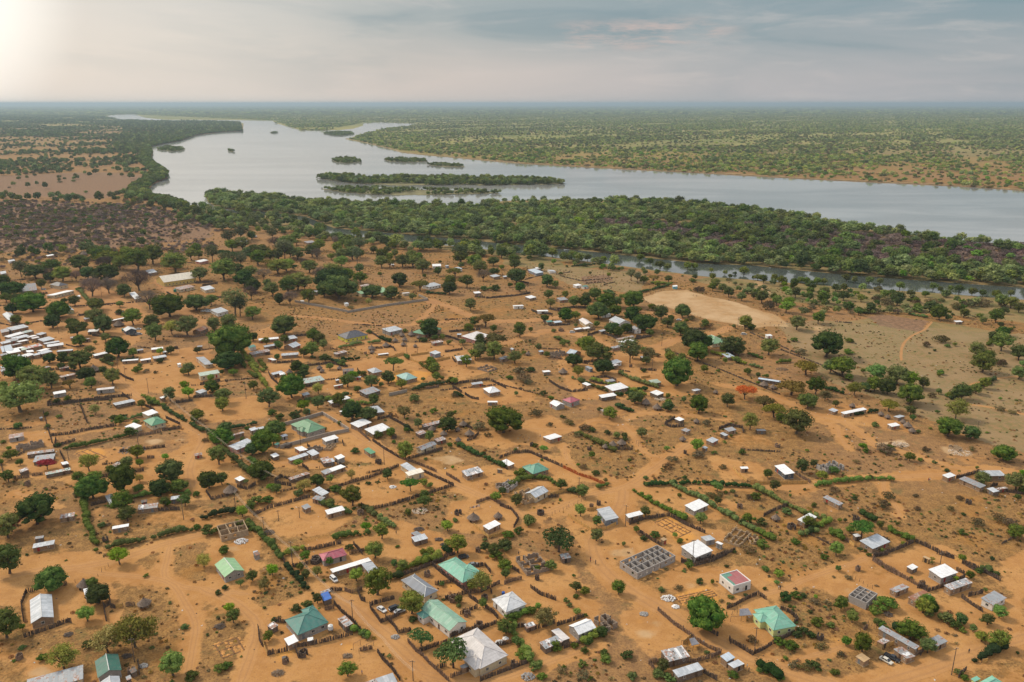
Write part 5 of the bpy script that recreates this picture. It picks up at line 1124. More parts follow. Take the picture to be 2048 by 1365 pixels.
# trees: tile kind x,y(base),width ...   kinds: m mango dome, n mid green round, y bright green, a pale acacia, u spreading shade tree,
# b bare brown, r red flame, s shrub, d dark shrub, v dry brown shrub, o olive yellow, p small young tree, e tall pale tree
TREES = """
a m 498,400,300|m 985,530,250|y 893,685,195|m 935,345,110|a 1375,960,450|a 1100,1010,330|a 650,1180,330|n 60,860,330|y 1770,1250,310|s 1950,1300,160|s 880,960,120|s 430,1095,110|n 90,200,330|s 1885,770,90|y 230,770,80|s 215,980,70|s 1490,235,60
b y 740,210,130|u 415,325,110|n 535,270,120|a 660,360,150|s 250,360,70|s 185,410,70|y 305,590,120|y 340,700,165|s 190,1210,130|s 285,1170,110|n 1510,1250,185|n 1815,420,330|y 1600,270,150|a 1205,225,120|y 1330,112,95|n 1200,500,120|n 1110,570,120|s 985,600,120|n 700,880,110|s 1600,770,60|s 1680,850,110|s 1860,1050,50|n 1030,160,90|n 1085,240,110|s 1265,280,50|y 1990,120,90|a 40,130,180|s 755,690,80|p 1700,830,60
c a 830,390,290|n 725,350,95|n 120,610,270|s 130,690,85|u 215,940,240|u 545,1170,390|n 600,500,110|s 600,545,60|y 850,545,120|n 1085,810,190|y 1200,930,120|s 1270,1080,180|s 1380,1190,150|s 1450,1280,100|a 1500,740,260|s 1590,990,150|s 1800,960,80|s 1940,930,120|s 2010,860,140|s 1170,690,140|s 1330,620,120|n 1545,165,115|s 1400,170,90|n 1805,380,115|n 1895,415,100|s 1800,450,70|s 1700,490,70|s 1740,540,70|y 1810,610,80|s 1075,150,160|s 1000,60,150|y 1080,240,110|s 1400,140,60|y 1780,235,40|s 1900,640,60|s 1890,1010,100|v 1880,1280,150|v 1660,1220,110|s 1880,1160,100|y 265,60,90|n 30,150,130|s 145,100,60|y 430,320,60
d m 1090,815,390|n 190,405,160|y 910,145,85|s 1340,455,75|n 1150,300,55|s 1030,300,90|s 1300,135,50|s 1690,365,50|y 1830,240,100|y 1810,310,60|m 20,860,130|s 1840,935,140|s 2020,850,100|v 1560,915,130|s 1650,1210,90|s 1760,1240,120|s 1850,1290,120|n 640,1200,150|s 600,1270,140|s 710,1300,130|s 1370,1270,110|s 345,1280,110|s 60,1110,120|s 280,1080,150|s 50,1040,100|s 1090,1020,60|d 1900,490,150|s 2010,450,120|s 1970,990,150|v 2000,1170,140|s 1500,440,60|n 345,215,45|s 630,380,70|v 810,365,90|v 1240,490,70|s 1330,530,60|s 1905,1080,60
e n 420,560,160|y 160,450,50|n 535,700,140|s 900,580,220|s 770,610,120|y 785,720,95|m 1365,600,120|n 1260,600,180|y 1300,520,150|s 1330,640,120|n 1330,460,60|n 1500,710,130|m 1660,730,140|n 1590,760,100|s 1670,800,90|n 1770,790,95|n 1860,890,130|y 470,930,120|n 640,1000,230|s 320,750,80|s 860,760,110|n 1130,870,240|n 1310,1010,180|n 1920,720,150|y 2040,650,160|n 2030,960,200|y 390,170,70|s 255,50,80|n 1740,250,90|s 1850,200,110|y 1590,275,60|p 1350,115,50|y 1655,70,90|n 1895,380,50|n 1900,520,60|s 855,135,35|s 912,165,30|s 370,1240,100|s 160,1200,160|v 60,1210,150|s 200,740,140|v 230,970,130|s 50,830,120|d 130,860,90|s 1620,1230,90|s 1690,1290,90|s 710,20,60|v 500,260,80|s 100,600,60|v 150,510,110|s 350,655,50|s 40,440,70|v 290,520,80|s 1145,250,40|v 430,1050,100|d 1970,60,60
f y 155,105,330|m 140,238,66|n 1780,90,125|n 1580,170,120|n 1555,185,60|m 1795,275,110|m 1770,380,180|n 1750,520,155|a 710,575,180|n 1095,470,135|n 1015,560,120|y 1120,540,70|y 1325,480,56|m 1355,675,200|n 885,590,75|n 755,660,105|n 630,665,100|m 970,750,215|m 725,810,205|a 1120,660,76|y 1110,745,90|m 1270,790,160|m 1420,750,125|y 1480,850,110|n 1320,850,90|m 1660,725,170|n 1775,680,105|n 985,915,200|n 1020,975,140|m 260,1030,290|r 90,1060,180|n 60,1110,200|u 90,1330,300|y 955,1320,150|s 1570,1045,65|s 1660,1085,130|n 1135,70,75|a 760,120,90|s 905,160,60|m 950,205,80|n 1035,290,90|n 160,525,60|n 90,480,90|r 375,560,130|n 65,660,100|s 25,350,40|y 72,405,40|m 2020,610,90|m 2010,450,100|s 1940,335,60|s 1790,1240,100|n 2000,890,80|y 1940,940,100|s 1090,200,60|s 1565,780,60|p 1975,690,50|s 455,380,55|s 380,230,45|s 370,130,50|v 1250,160,70|y 100,1290,80|s 800,1030,60|v 600,780,70|y 1345,850,55|s 1975,240,40|p 1845,215,30|v 1640,340,60|n 10,520,50|s 470,150,50|n 1200,45,50
g m 810,180,160|m 935,185,150|n 1345,230,80|m 2030,290,310|m 1575,270,135|n 1245,480,160|n 1600,385,55|n 1435,330,80|n 150,60,150|m 195,300,150|y 190,360,120|m 95,440,195|m 85,660,180|m 535,695,110|a 810,635,90|a 435,735,130|y 640,665,70|y 210,750,90|n 820,850,155|n 1395,795,80|y 1390,855,100|u 1285,735,140|n 1100,640,100|n 1390,690,70|n 1440,705,50|p 1025,700,45|n 1265,930,70|y 1580,1050,100|s 1640,980,50|y 930,1050,90|n 1055,1115,135|n 1000,1270,160|n 1190,1310,140|n 1390,1250,60|n 1445,1255,80|n 1660,1230,170|n 1880,1210,80|n 1955,1250,110|n 2010,1300,110|n 645,1320,140|y 440,1290,90|a 1235,150,120|s 1345,130,35|s 1395,120,30|s 1470,110,60|n 1605,150,60|n 1130,300,80|s 1020,310,80|n 1250,260,50|s 355,155,100|n 450,130,60|y 430,90,100|n 540,70,100|s 235,165,70|s 180,130,70|n 710,60,120|y 385,535,70|s 1405,485,35|y 1622,555,32|s 1870,440,40|n 1970,810,85|v 1840,250,120|s 380,780,90|y 165,720,70|s 500,890,10|s 680,745,90|n 645,860,80|s 1180,1185,35|s 800,1205,80|s 840,430,70|n 990,45,100|s 1310,20,90|s 50,850,120|s 140,830,90|v 1900,300,60|s 1150,350,40|s 1640,110,40|n 2020,760,70|s 940,680,40
h m 20,290,330|n 880,155,110|y 350,415,70|n 735,470,65|n 935,310,65|n 995,310,55|n 1135,305,85|m 1345,95,90|n 1345,50,60|m 1595,120,150|n 1820,60,120|y 1575,415,115|a 2000,245,160|y 1333,410,50|n 1035,500,40|n 655,780,120|n 490,720,100|a 845,665,50|y 645,935,110|y 775,1010,90|n 770,1130,120|u 470,1225,300|n 1165,935,95|n 1090,1060,60|n 130,850,110|s 230,1010,120|s 150,1080,90|s 70,1110,90|y 1740,735,90|y 1605,995,100|n 1435,785,45|n 1350,820,35|n 1980,985,90|y 1585,680,28|n 1740,835,60|s 1470,945,60|s 1170,690,50|s 1165,640,50|y 1400,1105,50|s 1245,1110,90|s 180,600,80|s 1440,1150,60|p 1715,280,34|p 1890,205,26|p 1795,365,36|n 1850,300,30|n 1850,205,24|d 980,70,60|d 1030,95,55|n 800,100,45|s 500,150,50|v 400,215,60|v 560,205,90|s 740,260,60|v 690,250,110|s 860,280,60|v 900,420,0|v 620,300,70|s 1000,330,50|v 660,560,80|s 770,610,70|s 1120,490,0|v 1380,500,90|v 1600,470,110|v 1790,560,80|s 1480,640,50|v 1350,560,90|s 1860,745,45|s 1810,755,40|v 1690,790,90|v 1750,790,90|v 2000,800,70|s 1870,920,40|s 2020,1040,60|v 1990,1230,130|s 1880,1230,40|s 1720,440,50|s 1940,440,60|v 1650,210,90|s 10,740,90|s 40,1210,150|s 60,1310,170|v 290,140,110|v 200,640,0|s 280,380,50|s 125,415,40|s 335,490,30|n 990,1170,40|s 1150,1130,60|s 1510,1310,60|s 30,70,40|y 625,535,35|s 620,285,50
i n 350,260,260|m 240,175,95|o 180,135,170|m 440,75,155|m 1500,290,185|m 1660,305,120|o 1040,90,150|n 1200,115,75|y 1215,155,60|a 1540,150,190|m 1210,45,170|m 1910,465,145|y 845,375,65|n 1195,460,70|n 475,505,65|n 390,550,110|n 540,595,80|y 630,560,80|n 130,585,80|n 180,680,90|n 435,955,100|u 835,1040,200|n 750,1000,70|y 645,1165,120|y 545,1195,100|s 340,1080,70|n 670,915,35|n 712,915,32|n 970,960,60|n 1145,1090,40|n 825,1130,35|n 860,1140,30|n 900,1175,50|n 985,1140,40|n 1985,1040,130|v 1960,950,130|y 1580,1200,70|s 90,940,90|s 50,750,80|n 30,1210,0|s 20,990,50|s 100,1105,90|s 120,1290,60|y 660,1285,55|s 210,1300,60|p 1360,1215,40|n 1735,640,110|n 1990,680,150|y 2040,590,80|n 2000,750,60|s 1480,545,45|p 1560,555,26|s 1355,225,30|s 1260,250,40|s 940,205,60|s 725,285,30|n 940,555,24|n 900,595,36|p 850,605,20|p 740,620,24|p 600,630,20|s 785,750,50|v 1570,750,60|v 1240,730,50|s 1700,855,25|v 1720,950,110|s 1590,1010,60|v 640,700,90|v 1050,750,100|v 1020,820,110|v 1260,830,60|s 1600,870,40|n 1070,985,30|n 1100,940,30|v 1880,920,110|v 1500,830,70|s 1380,480,40|v 1010,400,130|s 1060,380,70|v 1320,390,70|s 870,400,60|v 800,480,60|s 1280,460,40|n 540,800,0|s 480,805,50|s 410,680,30|n 300,730,30|v 300,40,0|y 1400,105,40|v 1670,385,60|s 1660,560,20|n 1695,520,30|n 2030,700,60|s 280,860,80|n 910,870,30|n 640,55,60|s 780,590,20|n 20,960,50
j y 165,1250,320|m 1340,550,230|m 1555,495,190|n 1690,445,100|b 1195,480,180|b 735,375,190|b 1110,330,210|n 1835,665,155|n 1715,650,110|n 1500,690,170|a 1375,680,120|e 1880,530,200|e 1920,535,130|n 1240,730,130|n 1065,605,140|n 1190,605,80|n 1220,625,110|n 640,950,190|m 1815,965,205|m 1830,880,310|n 1510,1005,110|m 680,1070,140|m 455,555,175|m 410,635,125|n 130,600,95|m 240,510,210|m 90,515,95|n 330,310,75|n 140,450,110|n 50,420,90|n 240,410,80|m 70,380,170|m 20,290,90|n 415,180,130|n 285,235,150|m 390,260,90|n 500,255,140|n 640,170,150|m 830,270,200|m 690,240,120|n 1100,170,200|n 880,130,160|n 1010,80,110|r 995,50,100|n 1220,115,170|n 800,90,150|n 1250,90,0|n 1600,1000,0|n 1530,85,100|n 1590,70,70|e 1700,110,110|e 1820,160,130|e 1930,150,110|r 1390,150,160|n 1400,185,190|n 1600,250,130|n 1790,245,200|n 1900,210,120|m 1945,300,170|n 2000,220,100|b 2010,400,110|n 2020,560,130|n 780,620,150|m 810,680,160|n 765,500,120|n 620,700,150|m 570,640,100|m 660,640,75|m 625,780,110|n 845,740,80|n 765,755,36|n 720,830,65|m 930,870,170|n 1065,860,80|m 500,920,100|m 385,915,95|n 870,910,90|n 170,960,110|m 110,1060,260|n 270,1130,240|n 410,1110,130|o 560,1110,110|n 730,1110,90|n 900,1080,130|n 830,1000,60|n 1360,1215,110|m 1690,1150,125|y 1510,1185,100|y 1480,1125,80|n 1780,1230,125|y 1870,1010,80|y 1690,1060,70|n 2030,1120,75|n 1775,1000,40|m 985,380,100|b 870,350,150|b 1060,520,50|s 950,520,60|n 600,450,90|n 515,430,45|s 640,330,60|e 170,220,110|b 390,230,90|n 490,960,60|s 1090,990,90|s 1115,935,40|s 1270,910,60|n 1365,835,70|y 1280,840,60|s 1710,640,40|b 450,240,0|v 1240,990,40|n 1580,830,50|v 1170,985,60|s 180,755,0|y 590,770,0|n 70,920,80|n 30,1110,60|n 770,480,120|n 960,460,60|n 590,970,60|n 1600,920,0|s 1740,965,0|n 1470,1000,60|m 2020,735,80|s 860,900,60|s 60,1150,70|n 420,1070,90|s 215,600,40|b 380,190,0|n 900,900,50|n 720,560,80|s 540,1210,60|s 450,1230,60|n 1360,600,0|b 610,250,80|b 830,160,110|n 960,160,120|n 1100,120,90|n 740,60,90|n 30,1180,60
k m 260,690,200|n 110,550,260|n 380,325,180|n 300,355,130|b 440,325,100|n 225,195,160|n 90,60,130|n 30,40,110|b 110,240,100|b 570,255,140|m 590,380,120|m 700,410,260|m 650,350,240|n 660,225,150|n 880,270,95|n 780,250,120|m 970,390,150|m 1125,400,130|m 1195,300,135|n 880,190,80|n 470,430,115|n 1040,210,35|n 845,420,28|a 950,440,60|n 1300,400,60|n 1600,295,95|m 1595,360,115|o 1360,330,130|n 1735,305,110|b 1865,250,100|n 1840,185,100|n 1055,145,110|n 1050,90,100|n 1220,140,130|n 1350,80,60|o 1400,155,100|n 1505,210,65|n 1395,225,35|o 1640,220,130|n 1690,110,140|e 1680,100,130|n 1690,145,50|n 1955,205,70|n 1950,130,90|n 1765,490,95|m 1435,705,170|u 1145,970,165|m 325,1200,200|n 75,1160,155|n 150,1240,155|a 545,1155,110|m 370,985,100|m 430,990,80|m 420,1030,85|y 780,1100,140|n 860,1140,60|n 1000,1240,120|n 1215,1110,80|n 1105,1070,110|n 910,1020,60|n 590,790,80|n 510,740,110|n 560,760,100|o 1885,620,140|n 1800,610,80|o 1950,790,165|n 1955,880,155|m 1845,800,90|n 1840,740,80|n 1950,660,60|n 1750,670,80|n 1445,960,80|n 1480,990,80|n 1490,1050,70|n 1610,1070,60|n 1640,1080,60|n 1510,1075,35|y 1265,870,35|n 1445,910,60|n 1730,940,90|n 1840,870,110|n 1395,1020,0|n 1385,1050,35|n 970,1100,110|n 930,1080,40|n 1050,1100,40|y 530,1240,100|n 600,900,80|n 500,860,120|n 430,860,80|m 215,880,50|n 640,960,60|y 230,800,90|n 130,760,70|n 280,750,70|n 260,660,0|e 1220,10,0|n 650,80,60|n 740,85,110|n 820,80,120|n 700,30,90|n 880,65,70|n 500,60,110|n 380,80,130|n 320,60,100|b 430,130,60|n 230,90,110|n 160,90,90|n 990,30,70|n 1100,30,60|n 1350,60,50|y 1350,70,55|n 1160,60,60|n 1520,110,25|n 1500,160,0|m 20,350,120|b 60,390,260|n 180,380,120|m 230,440,90|b 320,440,110|n 140,320,80|n 20,730,60|s 950,670,50|s 1240,660,40|s 1480,720,60|n 1540,720,50|n 1590,760,40|s 1380,740,70|n 1700,760,50|v 1640,1180,60|s 1870,330,60|s 1970,330,70|v 800,470,50|v 1200,390,50|n 870,1010,40|y 1130,1060,60|y 830,1040,80|n 690,740,0|s 735,930,80|n 1440,1240,0|n 1800,880,100|n 1910,970,0|v 1990,720,0|s 560,470,0|n 2010,300,0|b 1060,90,60|n 1290,90,90|n 2010,70,90|s 1840,60,80|v 510,650,50|n 2015,160,40
l n 158,700,120|m 135,275,130|m 160,340,85|y 390,400,140|n 440,310,110|m 380,300,150|y 430,115,70|n 120,160,90|n 110,110,90|n 330,30,110|n 575,80,110|n 700,90,85|m 760,400,145|n 690,410,120|n 520,390,95|m 1075,470,160|n 935,460,90|n 970,395,60|m 850,480,160|m 920,540,110|m 680,465,110|n 590,460,100|m 525,580,125|n 600,560,70|m 790,560,150|m 1065,650,0|m 1165,660,190|m 1060,590,140|m 1020,670,90|m 1200,690,60|m 890,690,100|m 940,700,90|m 925,640,60|n 775,620,60|n 980,670,35|n 1290,560,115|m 1370,570,60|m 1465,550,115|n 1215,490,65|m 1455,695,140|m 1560,820,210|m 1620,810,150|m 1590,900,180|m 1425,1110,280|r 1960,1200,180|n 1820,1240,100|m 590,940,135|m 825,1000,130|a 625,1015,110|n 790,900,200|n 700,840,150|n 660,790,100|e 1040,910,150|o 1090,820,80|n 1060,870,90|a 1190,900,140|n 1170,920,70|n 120,910,100|n 20,850,40|n 310,810,60|n 375,860,50|n 240,740,25|n 245,660,40|s 430,660,40|n 605,620,35|m 360,575,60|a 405,465,95|n 1345,870,80|n 1360,900,90|n 1455,890,60|n 1635,985,65|n 1800,910,50|n 1890,905,60|n 1860,840,150|m 1830,840,120|n 1910,850,100|n 1340,620,90|v 1540,570,80|v 1650,630,120|n 1640,630,80|n 1490,585,35|n 1380,440,0|n 1110,500,45|n 1000,430,0|n 1060,150,0|e 1050,250,110|e 1100,270,100|o 1230,260,130|n 1150,270,100|n 1350,260,90|n 1260,300,90|s 950,165,60|n 1160,200,60|v 1600,340,130|n 1720,310,120|n 1700,240,80|n 1840,230,60|n 1935,410,120|n 1700,330,90|s 1540,260,90|n 1830,380,110|n 1780,340,110|n 2030,240,50|s 1880,200,50|s 1460,215,30|n 2000,330,100|n 1560,240,60|n 1200,120,90|n 1280,150,110|n 1340,160,90|n 1120,90,90|n 830,100,80|n 1500,160,110|n 1560,160,90|n 1690,180,60|n 1800,200,60|n 1950,200,100|n 870,220,60|n 80,300,40|s 550,310,25|n 40,30,90|n 420,60,130|n 330,170,60|n 720,200,40|n 485,200,40|n 1960,640,110|n 1870,630,35|s 2000,640,80|n 1080,620,0|n 1910,1190,0|n 1560,1205,45|n 1470,1220,45|n 1350,1235,70|n 1590,1240,90|n 1430,1060,0|s 150,980,60|s 80,1040,50|v 230,1080,80|v 300,1070,0|s 250,980,70|v 160,1000,120|s 410,1200,50|s 350,1170,70|n 130,1170,40|v 180,1060,120|m 1080,1240,120|n 1345,1190,45|s 1150,980,40|v 1260,860,60|n 1150,1000,0|n 1720,1010,0|v 1740,1010,0|n 1980,1000,60|s 1750,980,35|n 1150,830,60|n 770,800,60|n 500,770,50|n 190,840,40|v 1800,750,90|s 1760,720,60
m m 590,820,265|m 1200,1165,195|y 945,980,150|n 1100,1010,180|y 1190,1030,150|m 1040,1090,140|n 930,1060,130|m 870,1060,80|n 1295,1040,95|m 430,1190,155|o 310,1090,230|o 420,940,170|n 690,950,200|n 600,920,110|n 490,1080,130|a 780,1090,130|a 560,1130,100|r 60,1110,0|o 105,1190,150|o 190,1250,190|n 350,600,120|n 510,555,110|y 270,470,110|y 290,420,80|m 1425,530,110|m 1350,470,90|n 1480,530,60|n 1690,810,125|m 1840,690,100|m 1900,650,90|n 1880,760,150|n 1780,830,110|v 1880,870,120|n 1740,920,200|n 2010,830,140|n 2010,970,130|y 2040,880,60|n 1840,550,110|n 1600,510,80|n 140,790,155|y 2040,770,60|n 1530,720,35|n 1410,950,35|n 845,920,40|n 820,815,22|n 1410,1080,55|v 1370,1110,70|n 1580,1120,150|n 1690,1080,90|n 1750,1040,90|n 1490,1110,50|n 1800,1010,25|n 1040,200,0|v 140,450,120|n 550,400,110|n 830,390,110|n 1100,420,110|n 700,380,120|n 640,440,0|y 810,490,70|n 900,470,90|n 1250,450,60|n 720,450,60|v 1560,450,110|n 1720,240,120|n 1310,355,90|n 1200,350,90|v 1650,430,110|v 1750,420,120|n 1870,420,100|n 1900,480,60|n 1120,300,110|n 720,240,95|n 780,250,80|n 890,255,100|n 970,260,90|n 1370,300,90|n 1500,310,80|n 1560,320,100|n 1420,320,70|n 1660,345,100|n 1740,350,90|n 1840,370,110|n 1950,350,90|n 100,250,110|n 180,240,90|n 240,260,110|n 330,290,110|n 420,260,90|n 500,260,90|n 60,230,90|n 340,360,120|n 460,310,120|n 380,250,90|n 550,260,80|n 640,310,100|n 560,340,110|n 440,380,110|n 180,380,100|n 90,400,120|n 30,370,90|n 200,420,80|n 700,310,90|y 270,330,110|v 1040,420,110|v 940,390,110|n 1010,360,100|v 1380,420,120|n 1950,440,110|n 2010,470,90|n 1740,555,60|n 1870,580,50|v 900,720,0|s 750,695,60|s 740,780,70|v 390,790,90|s 340,690,60|s 290,695,25|n 20,600,90|n 740,980,60|s 60,1000,30|n 60,955,40|n 125,960,40|n 1030,1180,0|o 1040,1225,150|v 1590,740,0|s 1380,760,30|v 1440,700,120|v 1330,730,80|s 1480,730,40|n 620,1180,60|y 1870,1125,30|s 1430,935,60|v 1560,1225,130|v 1880,1210,80|v 1960,1230,60
"""
